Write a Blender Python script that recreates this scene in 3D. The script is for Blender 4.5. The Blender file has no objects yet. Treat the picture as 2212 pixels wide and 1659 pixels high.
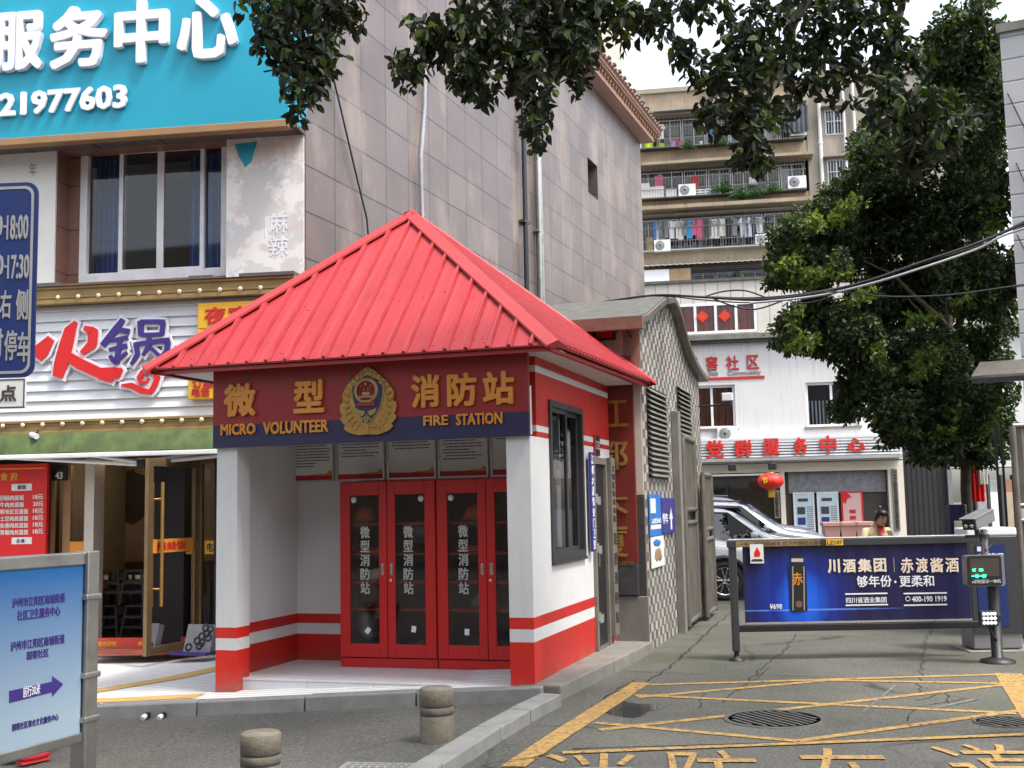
import bpy, bmesh, math, random
from mathutils import Vector, Matrix
R_ = math.radians
random.seed(7)
sc = bpy.context.scene
col = sc.collection

# ------------------------------------------------------------------ camera
FOC, PIT, ROL, CH = 2478.0, R_(6.1), .02, 1.65          # focal length in px of a 2212 px wide picture
cf = Vector((0, math.cos(PIT), math.sin(PIT)))
cu0 = Vector((0, -math.sin(PIT), math.cos(PIT)))
cr = Vector((1, 0, 0)) * math.cos(ROL) - cu0 * math.sin(ROL)
cu = cu0 * math.cos(ROL) + Vector((1, 0, 0)) * math.sin(ROL)
CO = Vector((0, 0, CH))
cam = bpy.data.cameras.new('camera')
camo = bpy.data.objects.new('camera', cam)
col.objects.link(camo)
cam.sensor_width = 36
cam.lens = FOC / 2212 * 36
cam.clip_end = 2000
mw = Matrix((cr, cu, -cf)).transposed().to_4x4()
mw.translation = CO
camo.matrix_world = mw
sc.camera = camo

# ------------------------------------------------------------------ light
SUN = Vector((.38, -.28, .88)).normalized()
w = bpy.data.worlds.new('World')
sc.world = w
w.use_nodes = True
nt = w.node_tree
sky = nt.nodes.new('ShaderNodeTexSky')
sky.sky_type = 'NISHITA'
sky.sun_disc = False
sky.sun_elevation = math.asin(SUN.z)
sky.sun_rotation = math.atan2(SUN.x, SUN.y)
sky.air_density = 1.3
sky.dust_density = 3.5
sky.ozone_density = 1.0
bg = nt.nodes['Background']
bg.inputs['Strength'].default_value = .15
hs = nt.nodes.new('ShaderNodeHueSaturation')        # thin white cloud: the blue is washed out of the sky
hs.inputs['Saturation'].default_value = .45
hs.inputs['Value'].default_value = 1.4
nt.links.new(sky.outputs[0], hs.inputs['Color'])
nt.links.new(hs.outputs[0], bg.inputs['Color'])
sl = bpy.data.lights.new('sun', 'SUN')
sl.energy = 2.0
sl.angle = R_(11)
sl.color = (1, .95, .87)
so = bpy.data.objects.new('sun', sl)
col.objects.link(so)
so.rotation_euler = SUN.to_track_quat('Z', 'Y').to_euler()
sc.view_settings.view_transform = 'Standard'
sc.view_settings.look = 'None'
sc.view_settings.exposure = 1.0
sc.view_settings.gamma = 1

# ------------------------------------------------------------------ frames and pixels
def ray(x, y): return cf * FOC + cr * (x - 1106) + cu * (829.5 - y)
def gnd(x, y, z=0.):
    d = ray(x, y)
    return CO + d * ((z - CH) / d.z)
def atY(x, y, Y):
    d = ray(x, y)
    return CO + d * (Y / d.y)
class Fr:
    """A frame standing on the ground: X to the right along a wall, Y into it, Z up."""
    def __init__(s, o, deg, z=0):
        t = R_(deg)
        s.o = Vector((o[0], o[1], z))
        s.X = Vector((math.cos(t), -math.sin(t), 0))
        s.Y = Vector((math.sin(t), math.cos(t), 0))
        s.M = Matrix((s.X, s.Y, Vector((0, 0, 1)))).transposed().to_4x4()
        s.M.translation = s.o
    def q(s, x, y, v=0.):
        d = ray(x, y); p = s.o + s.Y * v
        P = CO + d * ((p - CO).dot(s.Y) / d.dot(s.Y))
        return (P - s.o).dot(s.X), P.z - s.o.z
    def r(s, x0, y0, x1, y1, v=0.):
        u0, w1 = s.q(x0, y0, v); u1, w0 = s.q(x1, y1, v)
        return u0, u1, w0, w1
    def P(s, u, v, w): return s.M @ Vector((u, v, w))
    def at(s, u, v, w, deg=0):
        return s.M @ Matrix.Translation((u, v, w)) @ Matrix.Rotation(R_(deg), 4, 'Z')
def lin(c): return tuple((x / 12.92 if x <= .04045 else ((x + .055) / 1.055) ** 2.4) for x in c)
def rgb(r, g, b): return lin((r / 255, g / 255, b / 255))

# ------------------------------------------------------------------ materials
def base(name, rough=.6, metal=0., spec=.5):
    m = bpy.data.materials.new(name); m.use_nodes = True
    nt = m.node_tree; b = nt.nodes['Principled BSDF']
    b.inputs['Roughness'].default_value = rough
    b.inputs['Metallic'].default_value = metal
    b.inputs['Specular IOR Level'].default_value = spec
    return m, nt, b
def N(nt, t, **k):
    n = nt.nodes.new('ShaderNode' + t)
    for a, v in k.items():
        if a in n.inputs: n.inputs[a].default_value = v
        else: setattr(n, a, v)
    return n
def mixc(nt, fac, a, b, mode='MIX'):
    n = nt.nodes.new('ShaderNodeMix'); n.data_type = 'RGBA'; n.blend_type = mode
    for i, v in ((0, fac), (6, a), (7, b)):
        if hasattr(v, 'is_linked'): nt.links.new(v, n.inputs[i])
        elif i == 0: n.inputs[0].default_value = v
        else: n.inputs[i].default_value = (*v[:3], 1)
    return n.outputs[2]
def ramp(nt, src, a, b, ca=(0, 0, 0), cb=(1, 1, 1)):
    n = nt.nodes.new('ShaderNodeValToRGB'); e = n.color_ramp.elements
    e[0].position = a; e[1].position = b; e[0].color = (*ca, 1); e[1].color = (*cb, 1)
    nt.links.new(src, n.inputs[0]); return n.outputs[0]
def uvn(nt, sx=1, sy=1, sz=1, rot=0):
    t = nt.nodes.new('ShaderNodeTexCoord'); mp = nt.nodes.new('ShaderNodeMapping')
    mp.inputs['Scale'].default_value = (sx, sy, sz); mp.inputs['Rotation'].default_value = (0, 0, rot)
    nt.links.new(t.outputs['UV'], mp.inputs[0]); return mp.outputs[0]
def noise(nt, vec, s, det=5, rough=.6):
    n = N(nt, 'TexNoise', Scale=s, Detail=det, Roughness=rough); nt.links.new(vec, n.inputs['Vector']); return n.outputs['Fac']
def bump(nt, b, h, st=.3, d=.01):
    n = N(nt, 'Bump', Strength=st, Distance=d); nt.links.new(h, n.inputs['Height']); nt.links.new(n.outputs[0], b.inputs['Normal'])
def sc3(c, k): return tuple(min(1, x * k) for x in c)
def mat(name, c, rough=.6, metal=0., var=.12, vs=2.5, bmp=0., bs=60, spec=.5, streak=0., stain=None, coat=0., splash=0.):
    m, nt, b = base(name, rough, metal, spec)
    v = uvn(nt)
    f = ramp(nt, noise(nt, v, vs), .3, .7)
    cc = mixc(nt, f, sc3(c, 1 - var), sc3(c, 1 + var * .6))
    if streak:                                        # rain streaks: wear with a shape of its own
        g = ramp(nt, noise(nt, uvn(nt, 6, .35), 1.5, 4), .5, .75)
        mm = N(nt, 'Math', operation='MULTIPLY'); nt.links.new(g, mm.inputs[0]); mm.inputs[1].default_value = streak
        cc = mixc(nt, mm.outputs[0], cc, stain or sc3(c, .45))
    if splash:                                        # mud splashed up from the pavement, ragged upper edge
        sp = nt.nodes.new('ShaderNodeSeparateXYZ'); nt.links.new(v, sp.inputs[0])
        ad = N(nt, 'Math', operation='MULTIPLY_ADD'); nt.links.new(noise(nt, v, 9, 6, .7), ad.inputs[0]); ad.inputs[1].default_value = .55; nt.links.new(sp.outputs[1], ad.inputs[2])
        cc = mixc(nt, ramp(nt, ad.outputs[0], splash + .16, splash + .42, (.75, .75, .75), (0, 0, 0)), cc, (.17, .13, .10))
    nt.links.new(cc, b.inputs['Base Color'])
    rr = N(nt, 'MapRange'); nt.links.new(noise(nt, v, vs * 3), rr.inputs[0])
    rr.inputs[3].default_value = max(.02, rough - .1); rr.inputs[4].default_value = min(1, rough + .1)
    nt.links.new(rr.outputs[0], b.inputs['Roughness'])
    if bmp: bump(nt, b, noise(nt, v, bs, 3), bmp)
    if coat: b.inputs['Coat Weight'].default_value = coat
    return m
def glass(name, tint=(.02, .03, .03), alpha=.35, rough=.03):
    """Thin pane: a mirror-like reflection over see-through, slightly tinted glass."""
    m = bpy.data.materials.new(name); m.use_nodes = True; nt = m.node_tree
    nt.nodes.remove(nt.nodes['Principled BSDF']); out = nt.nodes['Material Output']
    g = N(nt, 'BsdfGlossy', Roughness=rough); t = N(nt, 'BsdfTransparent')
    t.inputs[0].default_value = (*tint, 1)
    fr_ = N(nt, 'Fresnel', IOR=1.5)
    mr = N(nt, 'MapRange'); nt.links.new(fr_.outputs[0], mr.inputs[0]); mr.inputs[3].default_value = alpha
    mx = nt.nodes.new('ShaderNodeMixShader')
    nt.links.new(mr.outputs[0], mx.inputs[0]); nt.links.new(t.outputs[0], mx.inputs[1]); nt.links.new(g.outputs[0], mx.inputs[2])
    nt.links.new(mx.outputs[0], out.inputs[0]); return m
def emit(name, c, s):
    m, nt, b = base(name); b.inputs['Base Color'].default_value = (*c, 1)
    b.inputs['Emission Color'].default_value = (*c, 1); b.inputs['Emission Strength'].default_value = s; return m

MT = {}
def mk(key, *a, **k): MT[key] = mat(key, *a, **k)
mk('white_paint', (.64, .64, .64), .55, var=.08, vs=1.2, bmp=.08, bs=90, streak=.28, stain=(.5, .48, .44))
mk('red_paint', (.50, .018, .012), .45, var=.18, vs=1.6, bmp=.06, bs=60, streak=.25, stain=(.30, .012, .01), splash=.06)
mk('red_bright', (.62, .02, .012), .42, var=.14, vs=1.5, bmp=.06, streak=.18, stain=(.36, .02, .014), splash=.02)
mk('roof_red', (.43, .030, .037), .46, var=.22, vs=1.6, bmp=.12, bs=7, streak=.45, stain=(.46, .11, .11))
mk('roof_rib_shade', (.17, .010, .012), .6, var=.3, vs=8)  # shade colour for the strips beside the ribs
mk('roof_flash', (.46, .045, .045), .32, var=.1, vs=3, bmp=.04, bs=12)
mk('fascia_red', (.27, .010, .010), .5, var=.12, vs=1)
mk('fascia_navy', (.018, .013, .065), .5, var=.1, vs=1)
mk('orange_letter', (.62, .24, .03), .45, var=.08)
mk('dark_bronze', (.09, .06, .05), .4, var=.15)
mk('gold', (.42, .24, .06), .38, .5, var=.25, vs=12)
mk('gold_dull', (.34, .23, .09), .45, .3, var=.25, vs=3)
mk('gold_frame', (.25, .17, .085), .35, .6, var=.2, vs=4)
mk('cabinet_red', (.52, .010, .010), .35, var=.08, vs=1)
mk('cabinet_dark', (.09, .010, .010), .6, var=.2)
mk('black', (.012, .012, .013), .5, var=.2)
mk('dark_metal', (.035, .035, .04), .42, .2, var=.2, vs=6)
mk('charcoal', (.042, .042, .048), .45, .1, var=.15)
mk('steel', (.42, .41, .39), .33, .9, var=.25, vs=5)
mk('steel_brown', (.22, .20, .17), .42, .6, var=.3, vs=2.5, streak=.4, stain=(.09, .075, .055))
mk('white_plastic', (.72, .73, .74), .4, var=.05)
mk('paper', (.70, .69, .66), .6, var=.05)
mk('ink', (.05, .045, .05), .6, var=.1)
mk('silver', (.55, .55, .54), .3, .6, var=.1)
mk('chrome', (.6, .6, .6), .18, 1., var=.1)
mk('teal', (.004, .30, .43), .5, var=.05, vs=.6)
mk('letter_white', (.74, .74, .80), .45, var=.04)
mk('brown_trim', (.30, .17, .075), .5, var=.15)
mk('soffit', (.10, .085, .08), .7, var=.2)
mk('slat_white', (.66, .68, .72), .45, var=.05, vs=1, streak=.1)
mk('green_awning', (.060, .092, .024), .7, var=.45, vs=5, bmp=.2, bs=9, streak=.3, stain=(.10, .16, .03))
mk('sign_red', (.62, .012, .012), .45, var=.06)
mk('sign_violet', (.040, .020, .18), .45, var=.1)
mk('yellow', (.74, .42, .02), .5, var=.08)
mk('red_text', (.50, .015, .015), .5, var=.08)
mk('blue_sign', (.012, .028, .13), .38, var=.12, vs=1.5)
mk('blue_banner', (.02, .03, .22), .5, var=.1)
mk('blue_poster', (.02, .16, .50), .5, var=.2, vs=5)
mk('concrete', (.19, .18, .16), .85, var=.25, vs=3, bmp=.3, bs=70, streak=.2)
mk('stone_bollard', (.165, .145, .11), .9, var=.4, vs=7, bmp=.5, bs=60, streak=.6, stain=(.10, .09, .07))
mk('granite_kerb', (.22, .22, .21), .8, var=.22, vs=5, bmp=.3, bs=120)
mk('floor_tile', (.62, .62, .63), .35, var=.08, vs=2)
mk('curtain_blue', (.11, .23, .58), .8, var=.3, vs=4)
mk('frame_white', (.74, .74, .76), .45, var=.1, vs=4, streak=.25)
mk('alu', (.27, .27, .28), .4, .5, var=.15)
mk('pink_wall', (.50, .30, .245), .75, var=.14, vs=1.4, bmp=.1, streak=.3)
mk('cream_tile', (.50, .46, .40), .5, var=.1)
mk('sign_maroon', (.17, .020, .014), .45, var=.15, vs=3)
mk('dark_stone', (.05, .048, .05), .55, var=.3, vs=14)
mk('roof_felt', (.10, .10, .088), .9, var=.35, vs=6, bmp=.4, bs=30)
mk('brown_wall', (.055, .040, .033), .55, var=.25, vs=3)
mk('dark_wall', (.022, .018, .019), .6, var=.3, vs=2)
mk('comm_white', (.62, .61, .61), .7, var=.08, vs=.5, streak=.28)
mk('comm_ribbed', (.60, .58, .55), .6, var=.1, vs=1.5, streak=.3)
mk('curtain_red', (.42, .11, .085), .8, var=.35, vs=6)
mk('curtain_brown', (.23, .10, .065), .8, var=.25, vs=3)
mk('lantern_red', (.66, .018, .008), .5, var=.12, vs=6)
mk('planter_pink', (.50, .27, .23), .6, var=.12, vs=4)
mk('terracotta', (.175, .088, .064), .75, var=.3, vs=6, bmp=.3, bs=25)
mk('tower_cream', (.70, .64, .55), .8, var=.08, vs=.4)
mk('res_wall', (.35, .28, .20), .9, var=.24, vs=.8, bmp=.2, bs=10, streak=.75, stain=(.13, .115, .095))
mk('res_grey', (.33, .29, .24), .9, var=.2, vs=.6, streak=.6, stain=(.15, .145, .15))
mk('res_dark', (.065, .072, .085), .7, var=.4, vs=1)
mk('pipe_white', (.68, .68, .70), .45, var=.1)
mk('skin', (.56, .34, .24), .5, var=.1, vs=20)
mk('hair', (.008, .007, .007), .4, var=.2)
mk('cream_cloth', (.70, .58, .33), .85, var=.18, vs=9, bmp=.3, bs=25)
mk('red_cloth', (.45, .03, .03), .85, var=.2, vs=9)
mk('dark_cloth', (.03, .035, .06), .85, var=.2, vs=9)
mk('tyre', (.018, .018, .018), .8, var=.2)
mk('rim', (.50, .51, .53), .25, .9, var=.1)
mk('car_white', (.72, .73, .76), .22, 0, var=.02, coat=.8)
mk('car_silver', (.46, .48, .52), .25, .55, var=.03, coat=.8)
mk('car_blue', (.16, .18, .30), .22, .5, var=.03, coat=.8)
mk('road_yellow', (.40, .235, .065), .8, var=.25, vs=9, bmp=.2, bs=60)
def worn_paint():
    m = MT['road_yellow']; nt = m.node_tree; b = nt.nodes['Principled BSDF']; t = nt.nodes.new('ShaderNodeTexCoord')
    old = b.inputs['Base Color'].links[0].from_socket
    f = ramp(nt, noise(nt, t.outputs['Object'], 22, 6, .75), .50, .62)
    nt.links.new(mixc(nt, f, old, (.07, .068, .058)), b.inputs['Base Color'])
worn_paint()
mk('cast_iron', (.085, .082, .072), .8, .0, var=.3, vs=9, bmp=.3, bs=50)
mk('bark', (.10, .085, .06), .9, var=.4, vs=6, bmp=.6, bs=14)
mk('cable', (.018, .018, .02), .6, var=.2)
mk('cable_grey', (.34, .34, .36), .55, var=.2)
mk('orange_cloth', (.62, .10, .02), .7, var=.2)
mk('led_green', (.05, .6, .1), .4)
mk('ad_cream', (.74, .62, .50), .5, var=.08)
mk('dim_wall', (.30, .24, .18), .8, var=.15)
mk('wood_table', (.30, .20, .10), .5, var=.2)
mk('grey_cloth', (.23, .24, .26), .9, var=.3, vs=6)
mk('bronze_board', (.22, .20, .17), .5, .3, var=.2, vs=4)
mk('shoe_red', (.50, .025, .04), .5, var=.1)
MT['glass_dark'] = glass('glass_dark', (.74, .78, .80), .02)
MT['glass_clear'] = glass('glass_clear', (.88, .90, .89), .01)
MT['glass_cabinet'] = glass('glass_cabinet', (.88, .86, .86), .0)
MT['glass_car'] = glass('glass_car', (.20, .24, .26), .06, .02)
MT['bulb'] = emit('bulb', (.62, .52, .40), .08)
MT['led'] = emit('led', (.02, 1, .35), 3.5)
MT['warm_lamp'] = emit('warm_lamp', (1, .62, .25), 6.)
MT['lamp_lens'] = emit('lamp_lens', (.75, .85, .85), .35)

def grid_mat(name, c1, c2, mortar, bw, rh, ms, off=.5, rough=.5, var=.2, spk=0., bm=.3, sq=1., m2=None):
    """Tiles or blocks in metres, each with a tone of its own."""
    m, nt, b = base(name, rough)
    v = uvn(nt)
    t = N(nt, 'TexBrick', Scale=1., offset=off); nt.links.new(v, t.inputs['Vector'])
    t.inputs['Mortar Size'].default_value = ms; t.inputs['Brick Width'].default_value = bw; t.inputs['Row Height'].default_value = rh
    t.inputs['Color1'].default_value = (*c1, 1); t.inputs['Color2'].default_value = (*c2, 1); t.inputs['Mortar'].default_value = (*mortar, 1)
    t.inputs['Mortar Smooth'].default_value = .1
    cc = mixc(nt, ramp(nt, noise(nt, v, 1.1), .35, .7), t.outputs['Color'], (1 - var, 1 - var, 1 - var), 'MULTIPLY')
    # the second mix input is a factor colour, so it only darkens
    if spk:
        cc = mixc(nt, ramp(nt, noise(nt, v, 55, 2), .52, .68), cc, (1 - spk, 1 - spk, 1 - spk), 'MULTIPLY')
    if m2:
        cc = mixc(nt, ramp(nt, noise(nt, uvn(nt, 1.2, .5), .9, 6), .52, .74), cc, m2)
    nt.links.new(cc, b.inputs['Base Color'])
    iv = N(nt, 'Math', operation='SUBTRACT'); iv.inputs[0].default_value = 1; nt.links.new(t.outputs['Fac'], iv.inputs[1])
    bump(nt, b, iv.outputs[0], bm, .01)
    MT[name] = m
    return m
grid_mat('granite', (.136, .104, .098), (.188, .146, .138), (.045, .038, .037), .75, .60, .011, 0, .36, .25, .34, .3, m2=(.27, .21, .175))
grid_mat('granite_red', (.23, .12, .095), (.26, .14, .11), (.06, .04, .035), .9, .6, .008, 0, .4, .2, .3)
grid_mat('paving', (.78, .78, .78), (.72, .72, .72), (.36, .36, .36), 30., .11, .012, 0, .7, .15, .1)
grid_mat('side_tile', (.46, .46, .46), (.50, .50, .50), (.27, .27, .27), 3., .28, .006, 0, .6, .12)

def slat_mat(name, c, period, horiz=True, dark=.35, rough=.5, duty=.12):
    m, nt, b = base(name, rough)
    s = nt.nodes.new('ShaderNodeSeparateXYZ'); nt.links.new(uvn(nt), s.inputs[0])
    md = N(nt, 'Math', operation='PINGPONG'); nt.links.new(s.outputs[1 if horiz else 0], md.inputs[0]); md.inputs[1].default_value = period / 2
    g = ramp(nt, md.outputs[0], 0, period * duty)
    nv = ramp(nt, noise(nt, uvn(nt), 1.5), .3, .75, (.85, .85, .85), (1, 1, 1))
    cc = mixc(nt, g, sc3(c, dark), c)
    nt.links.new(mixc(nt, 1., cc, nv, 'MULTIPLY'), b.inputs['Base Color'])
    bump(nt, b, g, .5, .02); MT[name] = m
slat_mat('siding_grey', (.46, .46, .47), .32, True, .45, .6, .06)
slat_mat('ribbed_cream', (.60, .57, .52), .42, False, .6, .6, .08)

def asphalt(name, c, patch, agg=180, wet=0., green=None, cracks=True):
    m, nt, b = base(name, .85)
    t = nt.nodes.new('ShaderNodeTexCoord'); v = t.outputs['Object']
    n1 = ramp(nt, noise(nt, v, .7, 6), .35, .68)
    n2 = ramp(nt, noise(nt, v, agg, 3, .75), .38, .66)
    cc = mixc(nt, n1, c, patch)
    cc = mixc(nt, n2, sc3(cc and c, .55), cc) if False else mixc(nt, .55, cc, mixc(nt, n2, sc3(c, .45), sc3(patch, 1.5)))
    if green: cc = mixc(nt, ramp(nt, noise(nt, v, .45, 4), .52, .7), cc, green)
    if cracks:
        vo = N(nt, 'TexVoronoi', feature='DISTANCE_TO_EDGE', Scale=.42)
        wv = N(nt, 'TexNoise', Scale=2.2, Detail=6); nt.links.new(v, wv.inputs['Vector'])
        ad = nt.nodes.new('ShaderNodeMix'); ad.data_type = 'VECTOR'; ad.inputs[0].default_value = .22
        nt.links.new(v, ad.inputs[4]); nt.links.new(wv.outputs['Color'], ad.inputs[5]); nt.links.new(ad.outputs[1], vo.inputs['Vector'])
        ck = ramp(nt, vo.outputs['Distance'], .0, .012, (1, 1, 1), (0, 0, 0))
        k2 = N(nt, 'Math', operation='MULTIPLY'); nt.links.new(ck, k2.inputs[0])
        nt.links.new(ramp(nt, noise(nt, v, .9, 2), .45, .6), k2.inputs[1])
        cc = mixc(nt, k2.outputs[0], cc, (.025, .025, .022))
    nt.links.new(cc, b.inputs['Base Color'])
    if wet:
        wn = ramp(nt, noise(nt, v, .55, 3), .56, .64, (.85, .85, .85), (.25, .25, .25)); nt.links.new(wn, b.inputs['Roughness'])
    bump(nt, b, noise(nt, v, agg * .8, 3), .35, .006)
    MT[name] = m
asphalt('asphalt', (.050, .049, .043), (.110, .106, .092), 38)
asphalt('lane_concrete', (.040, .041, .035), (.125, .121, .100), 50, wet=0, green=(.050, .062, .030))

def leaf_mat(name, ca, cb, cc_, trans=.35, ro=.45):
    m, nt, b = base(name, ro)
    g = nt.nodes.new('ShaderNodeNewGeometry')
    r = nt.nodes.new('ShaderNodeValToRGB'); e = r.color_ramp.elements
    e[0].color = (*ca, 1); e[1].color = (*cc_, 1); x = e.new(.80); x.color = (*cb, 1)
    nt.links.new(g.outputs['Random Per Island'], r.inputs[0]); nt.links.new(r.outputs[0], b.inputs['Base Color'])
    tr = N(nt, 'BsdfTranslucent'); nt.links.new(mixc(nt, 1., r.outputs[0], (1.3, 1.5, .5), 'MULTIPLY'), tr.inputs[0])
    mx = nt.nodes.new('ShaderNodeMixShader'); mx.inputs[0].default_value = trans
    nt.links.new(b.outputs[0], mx.inputs[1]); nt.links.new(tr.outputs[0], mx.inputs[2])
    nt.links.new(mx.outputs[0], nt.nodes['Material Output'].inputs[0]); MT[name] = m
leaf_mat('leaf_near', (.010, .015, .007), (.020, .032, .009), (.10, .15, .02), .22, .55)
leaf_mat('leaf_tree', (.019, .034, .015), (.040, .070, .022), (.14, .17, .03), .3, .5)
leaf_mat('leaf_sunlit', (.06, .10, .022), (.13, .18, .03), (.26, .27, .04), .4, .45)  # lighter leaf colour, sunlight painted into the clumps
leaf_mat('leaf_pot', (.03, .08, .03), (.05, .12, .05), (.12, .18, .06), .3)

# ------------------------------------------------------------------ mesh builder
_tc = {}
def text_data(s, bold, ext, res=2):
    k = (s, bold, ext)
    if k not in _tc:
        c = bpy.data.curves.new('t', 'FONT'); c.body = s; c.size = 1; c.offset = bold; c.extrude = ext; c.resolution_u = res
        c.align_x = 'CENTER'
        o = bpy.data.objects.new('t', c); col.objects.link(o)
        m = bpy.data.meshes.new_from_object(o.evaluated_get(bpy.context.evaluated_depsgraph_get()))
        vs = [tuple(v.co) for v in m.vertices]; fs = [tuple(p.vertices) for p in m.polygons]
        bpy.data.objects.remove(o); bpy.data.curves.remove(c); bpy.data.meshes.remove(m)
        _tc[k] = (vs, fs)
    return _tc[k]
class MB:
    def __init__(s, M=None, *mats):
        s.M = M.M if isinstance(M, Fr) else (M or Matrix())
        s.mats = list(mats); s.v = []; s.f = []; s.mi = []; s.sm = []; s.uv = []
    def idx(s, m):
        if isinstance(m, int): return m
        if m not in s.mats: s.mats.append(m)
        return s.mats.index(m)
    def add(s, vs, fs, m=0, smooth=False, L=None):
        m = s.idx(m); n0 = len(s.v)
        vs = [Vector(v) for v in vs]
        if L is not None: vs = [L @ v for v in vs]
        s.v += [s.M @ v for v in vs]
        for f in fs:
            if len(f) >= 3:
                n = (vs[f[1]] - vs[f[0]]).cross(vs[f[2]] - vs[f[0]])
                if n.length < 1e-12 and len(f) > 3: n = (vs[f[2]] - vs[f[1]]).cross(vs[f[3]] - vs[f[1]])
            a = [abs(x) for x in n]; k = a.index(max(a))
            s.uv.append([((v.y, v.z), (v.x, v.z), (v.x, v.y))[k] for v in (vs[i] for i in f)])
            s.f.append([i + n0 for i in f]); s.mi.append(m); s.sm.append(smooth)
    def box(s, u0, u1, v0, v1, w0, w1, m=0, L=None):
        if u1 < u0: u0, u1 = u1, u0
        if v1 < v0: v0, v1 = v1, v0
        if w1 < w0: w0, w1 = w1, w0
        s.add([(u0, v0, w0), (u1, v0, w0), (u1, v1, w0), (u0, v1, w0), (u0, v0, w1), (u1, v0, w1), (u1, v1, w1), (u0, v1, w1)],
              [(0, 1, 5, 4), (1, 2, 6, 5), (2, 3, 7, 6), (3, 0, 4, 7), (4, 5, 6, 7), (3, 2, 1, 0)], m, L=L)
    def quad(s, pts, m=0): s.add(pts, [tuple(range(len(pts)))], m)
    def prism(s, poly, v0, v1, m=0, L=None, ms=None):
        """A polygon in the (u, w) plane pulled from depth v0 to v1."""
        n = len(poly)
        vs = [(u, v0, w) for u, w in poly] + [(u, v1, w) for u, w in poly]
        area = sum(poly[i][0] * poly[(i + 1) % n][1] - poly[(i + 1) % n][0] * poly[i][1] for i in range(n))
        fr_ = tuple(range(n)); bk = tuple(range(2 * n - 1, n - 1, -1))
        if area < 0: fr_ = fr_[::-1]; bk = bk[::-1]
        s.add(vs, [fr_, bk], m, L=L)
        s.add(vs, [((i, (i + 1) % n, (i + 1) % n + n, i + n) if area < 0 else (i, i + n, (i + 1) % n + n, (i + 1) % n)) for i in range(n)], m if ms is None else ms, L=L)
    def tube(s, pts, r, m=0, n=8, caps=True, rr=None, smooth=True, L=None):
        pts = [Vector(p) for p in pts]; vs = []; fs = []; K = len(pts)
        up = None
        for i, p in enumerate(pts):
            d = (pts[min(i + 1, K - 1)] - pts[max(i - 1, 0)])
            if d.length < 1e-9: d = Vector((0, 0, 1))
            d.normalize()
            if up is None: up = Vector((0, 0, 1)) if abs(d.z) < .9 else Vector((1, 0, 0))
            a = d.cross(up)
            if a.length < 1e-5: a = d.cross(Vector((.3, 1, .2)))
            a.normalize(); b = a.cross(d).normalized(); up = b
            q = rr[i] if rr else r
            for j in range(n):
                t = 2 * math.pi * (j + .5) / n
                vs.append(p + a * (q * math.cos(t)) + b * (q * math.sin(t)))
        for i in range(K - 1):
            for j in range(n): fs.append((i * n + j, i * n + (j + 1) % n, (i + 1) * n + (j + 1) % n, (i + 1) * n + j))
        s.add(vs, fs, m, smooth, L)
        if caps: s.add(vs[:n], [tuple(range(n))[::-1]], m, L=L); s.add(vs[-n:], [tuple(range(n))], m, L=L)
    def lathe(s, prof, n=20, c=(0, 0, 0), m=0, smooth=True, axis='z', L=None, caps=True):
        vs = []; fs = []; c = Vector(c)
        for r, h in prof:
            for j in range(n):
                t = 2 * math.pi * j / n; x, y = r * math.cos(t), r * math.sin(t)
                vs.append(c + (Vector((x, y, h)) if axis == 'z' else Vector((x, -h, y))))
        for i in range(len(prof) - 1):
            for j in range(n): fs.append((i * n + j, i * n + (j + 1) % n, (i + 1) * n + (j + 1) % n, (i + 1) * n + j))
        s.add(vs, fs, m, smooth, L)
        if caps and prof[0][0] > 1e-4: s.add(vs[:n], [tuple(range(n))[::-1]], m, L=L)
        if caps and prof[-1][0] > 1e-4: s.add(vs[-n:], [tuple(range(n))], m, L=L)
    def text(s, t, u0, u1, w0, w1, v, ext=.0, bold=.0, m=0, L=None):
        """Lettering fitted to a box of the (u, w) plane, front face at depth v - ext."""
        vs, fs = text_data(t, 0., .02 if ext else 0)
        if not vs: return
        xa = min(p[0] for p in vs) - bold; xb = max(p[0] for p in vs) + bold; ya = min(p[1] for p in vs) - bold; yb = max(p[1] for p in vs) + bold
        za = min(p[2] for p in vs); zb = max(p[2] for p in vs)
        if u1 < u0: u0, u1 = u1, u0
        if w1 < w0: w0, w1 = w1, w0
        kx = (u1 - u0) / max(1e-6, xb - xa); ky = (w1 - w0) / max(1e-6, yb - ya)
        kz = ext / (zb - za) if zb > za else 0
        # bold letters: copies shifted by the stroke gain, each a hair prouder than the last
        d = bold * .8
        for i, (dx, dy) in enumerate([(0, 0)] if not bold else [(bold, 0), (-bold, 0), (0, bold), (0, -bold), (d, d), (-d, d), (d, -d), (-d, -d)] if bold > .03 else [(bold, d), (-bold, d), (bold, -d), (-bold, -d)]):
            s.add([(u0 + (x + dx - xa) * kx, v - (z - za) * kz - i * .0004, w0 + (y + dy - ya) * ky) for x, y, z in vs], fs, m, L=L)
    def text_v(s, t, u0, u1, w0, w1, v, ext=.0, bold=.0, m=0, gap=.12, L=None):
        n = len(t); h = (w1 - w0) / n
        for i, ch in enumerate(t):
            if ch != ' ': s.text(ch, u0, u1, w1 - (i + 1) * h + h * gap / 2, w1 - i * h - h * gap / 2, v, ext, bold, m, L)
    def mesh(s, inv=None):
        me = bpy.data.meshes.new('m')
        vs = [inv @ v for v in s.v] if inv else s.v
        me.from_pydata([tuple(v) for v in vs], [], s.f)
        for m in s.mats: me.materials.append(MT[m] if isinstance(m, str) else m)
        me.polygons.foreach_set('material_index', s.mi)
        me.polygons.foreach_set('use_smooth', s.sm)
        ul = me.uv_layers.new(name='UVMap')
        flat = [c for f in s.uv for uv in f for c in uv]
        if len(flat) == len(ul.data) * 2: ul.data.foreach_set('uv', flat)
        me.validate(); return me
WM = {}
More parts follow.
